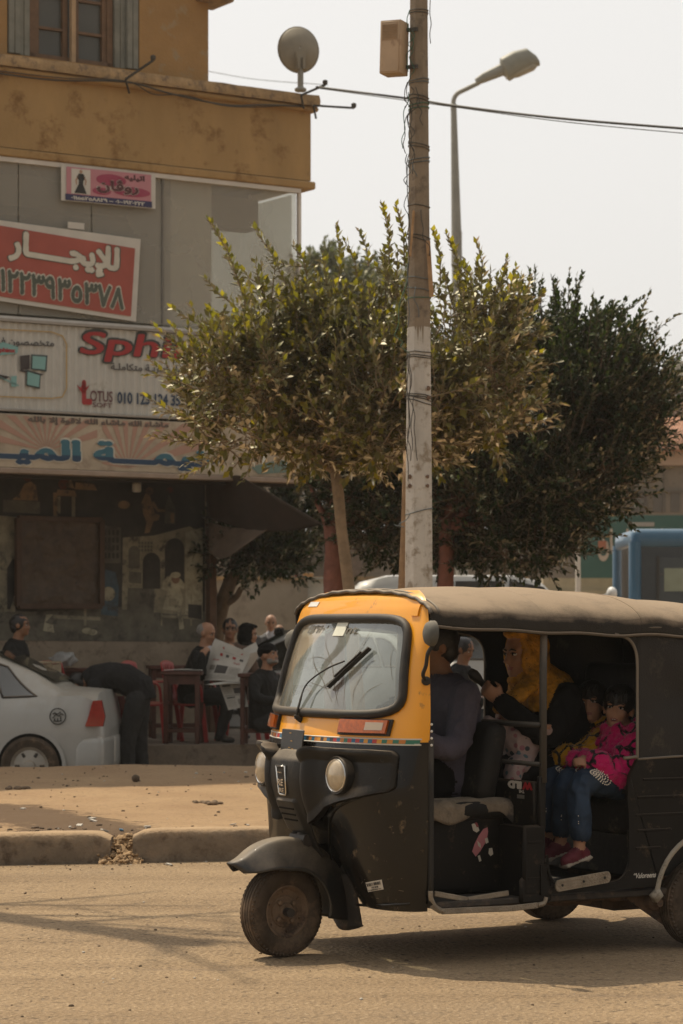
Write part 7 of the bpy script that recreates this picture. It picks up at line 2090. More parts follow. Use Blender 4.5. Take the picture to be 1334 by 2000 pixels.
# ---- people at the cafe. local frame: x is the way the body faces, z up
def seated(root, top, legs, skin, hy=0.0, hp=0.0, hr=0.0, lean=.06, arms=None, beard=None, hair=None, capm=None, sc=1.0, vox=.012, shoe=SHOE, legp=None, belly=.14, shirt=None, nose=1.0, scarf=None, glasses=False, seat=.45):
    "a sitter; arms: for each side (elbow, wrist, finger direction, palm normal)"
    f = Fig([skin]); z = seat * sc
    V_ = lambda x, y, zz_: Vector((x, y, zz_)) * 1.0
    f.torso([(V_(-.02, 0, z - .02), .18, .14), (V_(-.02, 0, z + .12), .19, belly + .01), (V_(lean * .5 - .01, 0, z + .30), .195, belly), (V_(lean, 0, z + .46), .215, .13), (V_(lean + .01, 0, z + .55), .17, .10), (V_(lean + .02, 0, z + .60), .08, .075)], (0, 1, 0), top)
    if shirt: f.torso([(V_(lean + .085, 0, z + .40), .05, .05), (V_(lean + .075, 0, z + .52), .055, .05), (V_(lean + .055, 0, z + .60), .05, .05)], (0, 1, 0), shirt)
    hc = V_(lean + .055, 0, z + .755); f.limb([V_(lean + .02, 0, z + .57), V_(lean + .04, 0, z + .68)], [.062, .056], skin if not scarf else scarf)
    q = rot_to(hy, hp, hr); H = f.head(hc, q, sc, skin, beard, nose)
    if scarf:
        for p, r_ in (((-.035, 0, .030), (.108, .094, .104)), ((-.045, 0, -.05), (.100, .098, .11)), ((-.02, 0, -.12), (.10, .10, .05)), ((.0, .072, -.03), (.055, .026, .09)), ((.0, -.072, -.03), (.055, .026, .09)), ((.02, 0, .098), (.072, .07, .024))): f.ell(H(*p), r_, scarf, q)
    A = arms or [((.10, .30, z + .22), (.30, .22, z + .22), (1, -.2, 0), (0, 0, -1)), ((.10, -.30, z + .22), (.30, -.22, z + .22), (1, .2, 0), (0, 0, -1))]
    for s, (el, wr, d, n_) in zip((1, -1), A):
        f.limb([V_(lean, s * .20, z + .50), V_(*el), V_(*wr)], [.068, .056, .043], top); f.hand(V_(*wr), d, n_, (0, -s, .6), skin, .7)
    LP = legp or [((.42, .13, z + .04), (.44, .13, .10)), ((.42, -.13, z + .04), (.44, -.13, .10))]
    for s, (kn, an) in zip((1, -1), LP):
        f.limb([V_(0, s * .10, z + .04), V_(*kn), V_(*an)], [.10, .075, .055], legs); d = Vector(an) - Vector(kn); f.shoe(V_(*an), (.95, 0, -.1) if abs(d.z) > .25 else (d.normalized() + Vector((.3, 0, .35))), shoe, 1.05)
    if hair: f.part('hair', hair_cap(H, q, sc, hair, .022, (.101, .0805, .093), True), hair)
    if capm:
        b_ = MB(); b_.ell(H(-.018, 0, .045), (.108 * sc, .086 * sc, .085 * sc), q, 18, 12); b_.lathe([(.093, -.012), (.099, 0), (.099, .02), (.092, .03)], H(-.012, 0, .042), q @ Vector((0, 0, 1)), 20); f.part('cap', b_, capm)
    if glasses:
        b_ = MB()
        for y in (-1, 1):
            b_.tube([H(.090, y * .031 + .019 * math.cos(a), .0 + .015 * math.sin(a)) for a in [2 * PI * k / 14 for k in range(15)]], .0022, 5); b_.tube([H(.088, y * .05, .004), H(-.005, y * .082, .004)], .002, 4)
        b_.tube([H(.091, -.012, .004), H(.091, .012, .004)], .002, 4); f.part('glasses', b_, RUB)
    f.build('body', root, vox, 2); return H

ZP = .2
def cafe(px, Y, yaw, label, z=ZP): return empty('person', (gx(px, Y), Y, z), yaw, label, 'person')
rt = cafe(22, 27.3, R(-12), 'dark haired man in a black jacket sitting at the left edge, looking right')
seated(rt, JACK, DTROU, SKIN, R(0), R(2), 0, .05, hair=HAIR, sc=1.04, seat=.50, arms=[((.12, .30, .62), (.40, .18, .64), (1, -.2, 0), (0, 0, -1)), ((.14, -.28, .60), (.42, -.12, .64), (1, .2, 0), (0, 0, -1))], vox=.011)

# newspaper reader
rt = cafe(378, 28.0, R(-16), 'bald grey haired man in a black jacket reading a newspaper at the table')
seated(rt, JACK, DTROU, SKINT, R(-8), R(-14), 0, .10, beard=None, hair=None, sc=1.03, shirt=WSHIRT, seat=.42,
       arms=[((.26, .30, .74), (.36, .16, .97), (.35, -.2, .85), (.2, -.9, 0), ), ((.20, -.34, .72), (.200, -.30, .94), (.5, .25, .8), (.2, .9, 0))],
       legp=[((.44, .10, .50), (.62, .00, .24)), ((.42, -.14, .46), (.36, -.14, .10))], vox=.011)
b = MB()
H0 = Vector((.155, 0, 1.03 * .42 + .755)); q = rot_to(R(-8), R(-14)); Hh = lambda x, y, z: H0 + q @ Vector((x, y, z)) * 1.03
b.ell(Hh(-.030, 0, .016), (.098, .080, .088), q, 18, 12)
b.build('hair', GREYH, rt, sharp=180)
# man with glasses behind
rt = cafe(447, 29.2, R(-80), 'round faced man with glasses in a brown jacket behind the newspaper')
seated(rt, BRNJ, DTROU, SKIN, R(-6), R(0), 0, .05, hair=HAIR, sc=1.08, glasses=True, seat=.44, vox=.013)
# veiled woman and her neighbour
rt = cafe(470, 29.9, R(-14), 'woman in a black head scarf and coat, seen in profile past the newspaper')
seated(rt, BLKC, BLKC, SKINT, R(0), R(-4), 0, .05, sc=.98, scarf=BLKC, seat=.42, vox=.013)
# old man with a black cap
rt = cafe(520, 27.2, R(-28), 'old man in a black knitted cap and dark jacket at the right table')
seated(rt, JACK, DTROU, SKINT, R(-6), R(12), 0, -.02, beard=GREYH, capm=BLKC, sc=1.06, seat=.19, arms=[((.10, .32, .58), (.34, .20, .60), (1, -.3, 0), (0, 0, -1)), ((.06, -.32, .52), (.28, -.20, .46), (1, .2, -.1), (0, 0, -1))], vox=.011)
# the man beyond the rickshaw's far window
rt = empty('person', (gx(880, 25.5), 25.5, isl_z(gx(880, 25.5), 24.4) - .33), R(-25), 'man in a dark navy top glimpsed through the open far side of the rickshaw', 'person')
seated(rt, DNAVY, DTROU, SKIN, R(-10), R(-20), 0, .10, hair=HAIR, sc=1.0, seat=.66, arms=[((.16, .30, .88), (.30, .05, .93), (.5, -.8, .1), (0, 0, -1)), ((.16, -.28, .86), (.34, -.05, .90), (.6, .6, .1), (0, 0, -1))], vox=.012)
STO = rt.location.copy()
t = empty('stool', (STO.x, STO.y, STO.z), 0, 'low wooden stool under the man in the navy top', 'stool')
b = MB(); b.box((0, 0, .52), (.36, .36, .06), bev=.01)
b.build('seat', wood, t)
for sx_, sy_ in ((1, 1), (1, -1), (-1, 1), (-1, -1)):
    b = MB(); b.bar((.15 * sx_, .15 * sy_, 0), (.13 * sx_, .13 * sy_, .50), .04, .04); b.build('leg', wood, t)

# standing man in a grey sweater beyond the cars
def standing(root, top, legs, skin, arms, hy=0, hp=0, beard=None, hair=None, vox=.014, collar=None):
    f = Fig([skin])
    f.torso([((0, 0, .88), .17, .125), ((0, 0, 1.0), .175, .13), ((.01, 0, 1.2), .19, .135), ((.0, 0, 1.36), .215, .125), ((0, 0, 1.45), .17, .10), ((.01, 0, 1.50), .08, .075)], (0, 1, 0), top)
    if collar: f.torso([((.09, 0, 1.32), .05, .05), ((.075, 0, 1.44), .06, .05), ((.04, 0, 1.52), .06, .06)], (0, 1, 0), collar)
    f.limb([(.01, 0, 1.47), (.03, 0, 1.57)], [.06, .056], skin); q = rot_to(hy, hp); H = f.head(Vector((.04, 0, 1.655)), q, 1.02, skin, beard)
    for s, (el, wr, d, n_) in zip((1, -1), arms): f.limb([(0, s * .20, 1.42), el, wr], [.066, .055, .043], top); f.hand(wr, d, n_, (0, -s, .5), skin, .7)
    for s in (-1, 1): f.limb([(0, s * .09, .88), (.02, s * .10, .48), (-.01, s * .10, .09)], [.10, .075, .06], legs); f.shoe(Vector((-.01, s * .10, .09)), (1, s * .1, 0), SHOE, 1.05)
    if hair: f.part('hair', hair_cap(H, q, 1.02, hair, .012, (.100, .080, .085), True), hair)
    f.build('body', root, vox, 2); return H
rt = empty('person', (gx(528, 36.2), 36.2, -.15), R(-78), 'bald man in a grey sweater standing behind the parked white car', 'person')
standing(rt, GRYK, DTROU, SKINT, [((.08, .28, 1.14), (.24, .06, 1.16), (.3, -1, 0), (-1, 0, 0)), ((.08, -.28, 1.14), (.24, -.06, 1.14), (.3, 1, 0), (-1, 0, 0))], R(-10), R(-6), collar=WSHIRT)

rt = empty('person', (gx(546, 34.6), 34.6, -.15), R(100), 'dark shawled figure with the back turned, standing between the parked white cars', 'person'); rt.scale = (.90, .90, .92)
standing(rt, BLKC, BLKC, SKIN, [((.05, .26, 1.14), (.20, .10, 1.16), (.3, -1, 0), (-1, 0, 0)), ((.05, -.26, 1.14), (.20, -.10, 1.14), (.3, 1, 0), (-1, 0, 0))], hair=BLKC)

# bending man on the roadway, seen from the side, head down behind the car
rt = empty('person', (gx(256, 26.8), 26.8, -.23), R(180), 'man in a dark jacket and trousers bending far forward behind the silver car', 'person')
f = Fig([SKIN])
f.torso([((-.12, 0, .92), .185, .145), ((-.09, 0, 1.05), .19, .155), ((.06, 0, 1.14), .205, .160), ((.22, 0, 1.16), .22, .155), ((.38, 0, 1.15), .21, .135), ((.46, 0, 1.11), .15, .11)], (0, 1, 0), DNAVY)
f.limb([(.42, 0, 1.13), (.50, 0, 1.09)], [.065, .06], SKIN); q = rot_to(R(-14), R(-48)); H = f.head(Vector((.565, -.02, 1.075)), q, 1.02, SKIN); f.part('hair', hair_cap(H, q, 1.02, HAIR, .03), HAIR)
for s in (-1, 1):
    f.limb([(.36, s * .19, 1.08), (.36, s * .22, .80), (.46, s * .12, .58)], [.08, .066, .05], DNAVY); f.hand((.46, s * .12, .57), (.4, 0, -1), (0, -s, 0), (1, 0, 0), SKIN, .6)
    f.limb([(-.08, s * .095, .95), (-.02 + .05 * s, s * .10, .50), (-.05 + .07 * s, s * .105, .09)], [.12, .09, .072], DTROU); f.shoe(Vector((-.05 + .07 * s, s * .105, .09)), (1, s * .15, 0), SHOE, 1.05)
f.build('body', rt, .011, 3)
# ------------------------------------------------------------------ cars: local x forward, y left, z up
SILV = mat('dusty silver paint', (.43, .43, .405), .36, metal=.15, var=.06, coat=.4, dust=.55, dcol=(.34, .28, .20))
WHTC = mat('white car paint', (.50, .51, .50), .3, var=.05, coat=.4, dust=.4, dcol=(.36, .31, .24))
CGL = glass_mat('car glass', (.08, .09, .085), .52, (.10, .095, .08), .5, .05)
DKP = mat('dark plastic trim', (.03, .029, .027), .6, dust=.4)
REDL = mat('red tail lens', (.30, .012, .010), .15, coat=.7, var=.2, vs=20)
HUBC = mat('silver hubcap', (.42, .39, .34), .45, metal=.5, var=.2, dust=.5)
HALF = [(0, 0), (.78, 0), (.97, .10), (1.0, .45), (1.0, .80), (.965, 1.0)]
def car(root, paint, rows, glasses, wheels, name_='body', wr=.30):
    """rows: (x, zbottom, half width, zbelt, ztop, half width at the top) from nose to tail"""
    def ring(x, zb, w, zt, ztop, wt):
        h = [(k * w, zb + q * (zt - zb)) for k, q in HALF]
        h += [(wt + (w * .965 - wt) * .10, zt + (ztop - zt) * .86 if ztop - zt > .12 else zt + (ztop - zt) * .5), (wt * .90, ztop - .018), (wt * .5, ztop), (0, ztop + .006)]
        return [(x, y, z) for y, z in h] + [(x, -y, z) for y, z in h[::-1][1:-1]]
    rows_s = []
    cols = [[r_[k] for r_ in rows] for k in range(6)]; n = (len(rows) - 1) * 5
    for i in range(n + 1):
        x = cols[0][0] + (cols[0][-1] - cols[0][0]) * i / n
        rows_s.append([x] + [float(np.interp(-x, [-v for v in cols[0]], cols[k])) for k in range(1, 6)])
    def rowat(x): return [x] + [float(np.interp(-x, [-v for v in cols[0]], cols[k])) for k in range(1, 6)]
    b_ = MB(); b_.loft([ring(*r_) for r_ in rows_s]); bo = b_.build(name_, paint, root, sharp=55)
    def side(x, a, s, off=.006):
        r_ = rowat(x); yb = r_[2] * .965; zb_ = r_[3]; yt = r_[5] + (yb - r_[5]) * .10; zt_ = r_[3] + (r_[4] - r_[3]) * .86
        return Vector((x, s * (yb + (yt - yb) * a + off), zb_ + (zt_ - zb_) * a))
    for g in glasses:                                   # (x0 bottom, x1 bottom, x0 top, x1 top)
        for s in (-1, 1):
            b_ = MB()
            def gfn(u, v, s=s): return side((g[0] + (g[1] - g[0]) * u) * (1 - v) + (g[2] + (g[3] - g[2]) * u) * v, .08 + .86 * v, s)
            b_.grid(gfn, 12, 6); b_.build('window', CGL, root, sharp=180)
            b_ = MB(); fr = [gfn(u, 0) for u in (0, .25, .5, .75, 1)] + [gfn(1, v) for v in (.25, .5, .75, 1)] + [gfn(u, 1) for u in (.75, .5, .25, 0)] + [gfn(0, v) for v in (.75, .5, .25, 0)]
            b_.tube(fr, .012, 6); b_.build('window_seal', DKP, root, sharp=180)
    for x, w in wheels:
        for s in (-1, 1):
            wt_ = bpy.data.objects.new('wheel', None); COL.objects.link(wt_); wt_.parent = root; wt_.location = (x, s * (w - .065), wr)
            b_ = MB(); h = .10; b_.lathe([(.19, -h), (.26, -h * 1.05), (wr - .02, -h * .8), (wr, -h * .55), (wr, h * .55), (wr - .02, h * .8), (.26, h * 1.05), (.19, h)], (0, 0, 0), (0, 1, 0), 40, cap=False); b_.build('tyre', TYRE, wt_)
            b_ = MB(); b_.lathe([(.20, s * h * .8), (.19, s * h * 1.0), (.16, s * h * .75), (.06, s * h * .85), (.05, s * h * 1.05), (.001, s * h * 1.08)], (0, 0, 0), (0, 1, 0), 32, cap=False); b_.build('hubcap', HUBC, wt_)
            b_ = MB()
            for k in range(6): a = k * PI / 3; b_.box((math.cos(a) * .125, s * h * .84, math.sin(a) * .125), (.05, .02, .03), Matrix.Rotation(-a, 3, 'Y'), .008)
            b_.build('hubcap_slot', DKP, wt_)
            b_ = MB(); b_.lathe([(wr + .055, -.02), (wr + .055, .006), (wr + .02, .006), (wr + .02, -.02)], (x, s * (w + .002), wr), (0, s, 0), 40); b_.build('wheel_arch', paint, root)
            b_ = MB(); b_.lathe([(.001, 0), (wr + .03, 0), (wr + .03, .008), (.001, .008)], (x, s * (w - .004), wr), (0, s, 0), 40); b_.build('wheel_well', VOID, root)
    return side, rowat
# silver sedan leaving the picture on the left
CY = 25.6
t = empty('silver_sedan', (gx(216, CY) - 4.32 / 2 - .02, CY + .75, -.23), R(180 - 3), 'dusty silver sedan cut by the left edge, tail towards the cafe tables', 'car')
rows = [(2.15, .22, .55, .55, .58, .45), (2.05, .18, .78, .66, .72, .6), (1.6, .17, .83, .78, .86, .66), (.95, .17, .845, .86, .95, .66), (.75, .17, .845, .88, 1.02, .64), (.15, .17, .85, .90, 1.44, .58), (-.3, .17, .85, .915, 1.48, .57), (-1.0, .17, .85, .945, 1.44, .565), (-1.42, .18, .845, .975, 1.26, .58), (-1.72, .19, .84, .995, 1.075, .62), (-1.95, .20, .83, 1.005, 1.055, .64), (-2.10, .22, .80, .94, 1.04, .62), (-2.16, .26, .74, .62, .70, .55)]
sd, rw = car(t, SILV, rows, ((.62, -.22, .28, -.22), (-.28, -1.12, -.28, -.98), (-1.16, -1.50, -1.02, -1.18)), ((1.33, .84), (-1.44, .845)), wr=.305)
for s in (-1, 1):
    b = MB(); b.prism([Vector((x, s * .79, z)) for x, z in ((-2.07, .955), (-2.155, .96), (-2.19, .80), (-2.17, .70), (-1.99, .70), (-2.02, .78))], (0, s * .065, 0)); b.build('tail_light', REDL, t)
    b = MB(); b.tube(catmull([(-.62 - .18 * k, s * .862, .80) for k in range(2)], 4), .018, 8); b.build('door_handle', SILV, t)
    b = MB(); b.tube(catmull([sd(-1.08, .9, s, .004), sd(-1.12, .0, s, .004), (-1.10, s * .853, .80), (-1.00, s * .853, .62), (-.92, s * .85, .50), (-.92, s * .845, .28)], 30), .006, 5); b.tube([(-.25, s * .855, .92), (-.25, s * .855, .30)], .005, 5); b.build('door_seam', DKP, t, sharp=180)
    b = MB(); b.box((-2.02, s * .42, .42), (.30, .82, .36), bev=.07, seg=3); b.build('bumper', SILV, t)
b = MB(); b.grid(lambda u, v: Vector((-1.04 - .62 * v, (u * 2 - 1) * .53, 1.43 - .30 * v + .014)), 6, 6); b.build('rear_window', CGL, t, sharp=180)
b = MB(); c_ = Vector((-1.72, .852, .80))
P = [c_ + Vector((.078 * math.cos(a), .006, .078 * math.sin(a))) for a in [2 * PI * k / 32 for k in range(33)]]; b.tube(P, .006, 5)
for pts in (((-.05, -.02), (-.02, .02), (.01, .0), (.04, .03), (.055, .01)), ((-.05, .02), (-.03, .035), (0, .02), (.03, .045)), ((-.045, -.045), (.0, -.05), (.04, -.045)), ((.0, -.02), (.0, -.045)), ((-.03, -.02), (-.03, -.045)), ((.03, -.0), (.03, -.045))): b.tube([c_ + Vector((-x, .006, z)) for x, z in pts], .006, 5)
b.build('round_decal', ink('decal grey', (.045, .045, .04)), t)
# white cars parked in the side street
RW = [(2.1, .22, .55, .50, .55, .45), (2.0, .18, .78, .64, .70, .6), (1.5, .17, .83, .80, .88, .68), (.95, .17, .845, .88, .98, .68), (.80, .17, .845, .90, 1.04, .66), (.05, .17, .85, .92, 1.42, .60), (-.4, .17, .85, .93, 1.46, .59), (-1.1, .17, .85, .95, 1.42, .585), (-1.6, .18, .845, .97, 1.10, .60), (-1.75, .19, .84, .98, 1.04, .62), (-2.05, .22, .80, .95, 1.02, .62), (-2.12, .26, .74, .62, .70, .55)]
for px, Y, rz, lab in ((582, 32.4, 176, 'white sedan parked behind the cafe tables, nearest to the old man with the cap'), (640, 37.6, 172, 'white sedan parked farther back beyond the standing man in grey')):
    t = empty('white_sedan', (gx(px, Y), Y, -.02 if Y < 34 else -.12), R(rz), lab, 'car', 'white cars parked in the side street')
    car(t, WHTC, RW, ((.66, -.20, .22, -.20), (-.26, -1.10, -.26, -.98), (-1.14, -1.5, -1.02, -1.2)), ((1.3, .84), (-1.3, .845)))
    for s in (-1, 1): b = MB(); b.box((-.02, s * .858, .42), (3.0, .012, .05)); b.build('side_trim', DKP, t)
    b = MB(); b.grid(lambda u, v: Vector((.84 - .72 * v, (u * 2 - 1) * .56, 1.02 + .40 * v + .012)), 6, 5); b.build('windscreen', CGL, t, sharp=180)
# minibuses behind the trees
def van(root, paint, L_, W_, Hh, tail=.5, rack=False, vent=False):
    rows_ = [(L_ / 2, .3, W_ * .42, .9, .95, W_ * .38), (L_ / 2 - .15, .25, W_ * .48, 1.05, 1.25, W_ * .42), (L_ / 2 - .9, .22, W_ / 2, 1.1, Hh - .08, W_ * .42), (L_ / 2 - 1.3, .22, W_ / 2, 1.1, Hh, W_ * .42), (-L_ / 2 + .6, .22, W_ / 2, 1.1, Hh, W_ * .42), (-L_ / 2 + .2, .25, W_ / 2, 1.1, Hh - .10, W_ * .41), (-L_ / 2, .3, W_ * .48, 1.1, Hh - .42, W_ * .41)]
    n = int((L_ - 2.2) / .95); X0 = L_ / 2 - 1.35
    gl_ = tuple((X0 - .95 * k, X0 - .95 * k - .85, X0 - .95 * k, X0 - .95 * k - .85) for k in range(n))
    sd_, _ = car(root, paint, rows_, gl_, ((L_ / 2 - .9, W_ / 2), (-L_ / 2 + 1.0, W_ / 2)), wr=.33)
    b_ = MB()
    for s in (-1, 1): b_.box((-.3, s * (W_ / 2 + .004), .72), (L_ - 1.4, .014, .07))
    b_.build('side_trim', DKP, root)
    if rack:
        for s in (-1, 1): b_ = MB(); b_.tube([(L_ / 2 - 1.3, s * W_ * .36, Hh + .09), (-L_ / 2 + .5, s * W_ * .36, Hh + .09)], .018, 6); b_.build('roof_rail', gm, root)
        for k in range(5): b_ = MB(); x = L_ / 2 - 1.4 - k * (L_ - 2.1) / 4; b_.tube([(x, -W_ * .36, Hh), (x, -W_ * .36, Hh + .09), (x, W_ * .36, Hh + .09), (x, W_ * .36, Hh)], .015, 6); b_.build('roof_bar', gm, root, sharp=180)
    if vent:
        for s in (-1, 1):
            for x0, x1 in ((.40, 1.0), (-.30, .30)):
                b_ = MB(); b_.grid(lambda u, v: sd_(x0 + (x1 - x0) * u, .80 + .28 * v, s, .012), 8, 3); b_.build('vent_grille', DKP, root, sharp=180)
t = empty('minibus', (gx(925, 34), 34, -.15), R(2), 'white minibus with a rounded roof and dark vent slots, behind the rickshaw roof', 'minibus')
van(t, WHTC, 3.5, 1.7, 2.28, vent=True)
b = MB(); b.bar((1.55, -.8, 1.95), (1.66, -.98, 2.02), .05, .05); b.ell((1.70, -1.02, 2.03), (.07, .09, .09)); b.build('wing_mirror', mat('white mirror shell', (.62, .62, .60), .4), t)
t = empty('minibus', (gx(862, 38), 38, -.15), R(2), 'pale minibus with a roof rack, half hidden behind the leaning trunk', 'minibus')
van(t, mat('cream van paint', (.40, .39, .35), .4, dust=.4), 3.6, 1.7, 2.10, rack=True)
# the blue bus
t = empty('city_bus', (gx(1203, 40) + 4.83, 41.2, -.15), R(180), 'blue framed city bus with dark windows at the right edge', 'bus')
BLU = mat('blue bus paint', (.03, .11, .20), .35, var=.08, coat=.3, dust=.12, dcol=(.3, .28, .24))
L_, W_, H_ = 9.2, 2.5, 3.13
def rbox(mb, x0, x1, y0, y1, z0, z1, r_):
    mb.box(((x0 + x1) / 2, (y0 + y1) / 2, (z0 + z1) / 2), (x1 - x0, y1 - y0, z1 - z0), None, r_, 4)
b = MB(); rbox(b, -L_ / 2, L_ / 2, -W_ / 2, W_ / 2, H_ - .32, H_, .15); b.build('roof', BLU, t)
b = MB(); rbox(b, -L_ / 2 + .03, L_ / 2 - .03, -W_ / 2 + .03, W_ / 2 - .03, .35, H_ - .15, .08); b.build('glazed_shell', mat('dark bus glass', (.022, .024, .024), .12, coat=.3, dust=.3), t)
b = MB(); rbox(b, -L_ / 2, L_ / 2, -W_ / 2, W_ / 2, .32, 1.15, .06); b.build('body', BLU, t)
for sx_ in (-1, 1):
    for s in (-1, 1): b = MB(); b.tube([(sx_ * (L_ / 2 - .07), s * (W_ / 2 - .06), 1.0), (sx_ * (L_ / 2 - .07), s * (W_ / 2 - .06), H_ - .2)], .10, 10); b.build('corner_pillar', BLU, t)
for k in range(6):
    x = L_ / 2 - .45 - k * 1.45
    b = MB(); b.box((x - .62, W_ / 2 - .018, 2.1), (1.30, .012, 1.15), bev=.002); w_o = b.build('window', mat('bus window', (.035, .04, .038), .1, coat=.5), t)
    b = MB()
    for dx in (0, -1.3): b.box((x + .03 + dx, W_ / 2 - .012, 2.1), (.05, .016, 1.2))
    b.box((x - .62, W_ / 2 - .012, 2.42), (1.3, .014, .035)); b.build('window_bars', DKP, w_o)
b = MB(); b.box((L_ / 2 - .70, W_ / 2 - .006, 2.33), (.36, .012, .36)); b.build('route_panel', mat('pale green panel', (.24, .27, .20), .5), t)
for k in range(3):
    b = MB(); x = L_ / 2 - 2.0 - k * 1.45; b.box((x, .3, 1.75), (.5, .45, .75), bev=.1, seg=2); b.build('seat', mat('bus seat', (.06, .07, .08), .8), t)
for x in (3.0, -2.6):
    for s in (-1, 1): b = MB(); b.lathe([(.28, -.12), (.44, -.12), (.48, -.07), (.48, .07), (.44, .12), (.28, .12)], (x, s * 1.14, .48), (0, 1, 0), 32); b.lathe([(.001, s * .06), (.28, s * .08), (.28, s * .12)], (x, s * 1.14, .48), (0, 1, 0), 24); b.build('wheel', TYRE, t)

# ------------------------------------------------------------------ cafe furniture
CHR = mat('red plastic', (.36, .018, .018), .4, var=.15, dust=.4)
def chair(x, y, z, rz, label):
    t = empty('plastic_chair', (x, y, z), rz, label, 'chair', 'red plastic cafe chairs')
    b_ = MB(); b_.grid(lambda u, v: Vector((-.21 + .42 * v, (u - .5) * (.44 - .04 * v), .43 + .015 * math.cos((u - .5) * 5) - .012 * math.sin(v * 3))), 10, 10); b_.build('seat', CHR, t, solid=.02, sharp=180)
    b_ = MB(); b_.grid(lambda u, v: Vector((-.20 - .10 * v - .02 * math.cos((u - .5) * 3), (u - .5) * (.43 - .06 * v * v), .44 + .42 * v + .03 * math.cos((u - .5) * 3) * v)), 14, 12, keep=lambda u, v: not (.15 < v < .85 and int(u * 14) % 3 == 1)); b_.build('backrest', CHR, t, solid=.016, sharp=180)
    for s in (-1, 1):
        for xx in (-1, 1): b_ = MB(); b_.bar((xx * .24, s * .23, 0), (xx * .18, s * .19, .43), .05, .035, (0, 1, 0), .008); b_.build('leg', CHR, t)
        b_ = MB(); b_.tube(catmull([(-.25, s * .21, .64), (.0, s * .235, .655), (.16, s * .235, .63), (.19, s * .22, .44)], 14), .022, 8, flat=.7); b_.build('armrest', CHR, t)
    return t
chair(gx(300, 27.9), 27.9, ZP, R(-20), 'red plastic armchair beside the bending man, facing the table')
chair(gx(126, 28.0), 28.0, ZP, R(60), 'red plastic chair mostly hidden between the silver car and the bending man')
chair(gx(470, 27.9), 28.3, ZP, R(170), 'red plastic chair under the hanging newspaper')
chair(gx(376, 28.02), 28.02, ZP, R(-16), 'red plastic chair the newspaper reader sits on')
TBL = mat('dark red table wood', (.085, .030, .018), .6, var=.3, vs=10, bump=.3, bs=30)
def table(x, y, rz, w, d, h, label):
    t = empty('wooden_table', (x, y, ZP), rz, label, 'table', 'dark wooden cafe tables')
    b_ = MB(); b_.box((0, 0, h - .02), (w, d, .04), bev=.006); b_.build('table_top', TBL, t)
    b_ = MB()
    for s in (-1, 1): b_.box((0, s * (d / 2 - .05), h - .09), (w - .1, .025, .10)); b_.box((s * (w / 2 - .05), 0, h - .09), (.025, d - .1, .10))
    b_.build('apron', TBL, t)
    for sx_ in (-1, 1):
        for s in (-1, 1): b_ = MB(); b_.bar((sx_ * (w / 2 - .05), s * (d / 2 - .05), 0), (sx_ * (w / 2 - .05), s * (d / 2 - .05), h - .04), .05, .05, (0, 1, 0), .006); b_.build('leg', TBL, t)
    b_ = MB()
    for s in (-1, 1): b_.box((0, s * (d / 2 - .05), .14), (w - .12, .03, .035)); b_.box((s * (w / 2 - .05), 0, .18), (.03, d - .12, .035))
    b_.build('stretcher', TBL, t)
    return t
table(gx(358, 27.55), 27.62, R(-4), .44, .44, .78, 'tall small wooden table with a folded paper, before the newspaper reader')
table(gx(505, 27.3), 27.45, R(-4), .42, .40, .76, 'wooden table at the right end, before the old man with the cap')
table(gx(160, 28.4), 28.45, R(8), .60, .42, .80, 'wooden table behind the bending man')
table(gx(345, 28.9), 28.95, R(10), .66, .44, .82, 'wooden table farther back against the mural wall')
# crate counter and bag at the left
t = empty('wooden_crate', (gx(76, 27.1), 27.15, ZP), R(-8), 'pale slatted wooden crate between the left man and the table', 'crate')
CRW = mat('pale crate wood', (.36, .28, .18), .85, var=.25, vs=9)
b = MB()
for k in range(7):
    for s in (-1, 1): b.box((0, s * .20, .06 + k * .125), (.36, .02, .10)); b.box((s * .18, 0, .06 + k * .125), (.02, .38, .10))
b.build('slats', CRW, t)
b = MB(); b.box((0, 0, .88), (.38, .42, .02))
for sx_ in (-1, 1):
    for s in (-1, 1): b.box((sx_ * .16, s * .18, .44), (.03, .03, .87))
b.build('frame', CRW, t)
t = empty('plastic_bag', at(124, 1299, 28.2), 0, 'crumpled clear white plastic bag on the table behind the crate', 'bag')
b = MB(); b.ell((0, 0, .06), (.15, .10, .085), None, 26, 18)
for v in b.v: v += Vector((noise.noise(v * 14), noise.noise(v * 14 + Vector((5, 0, 0))), noise.noise(v * 14 + Vector((0, 5, 0))))) * .035
b.build('bag', mat('thin white plastic', (.42, .42, .40), .3, var=.2, trans=.35), t, sharp=25)

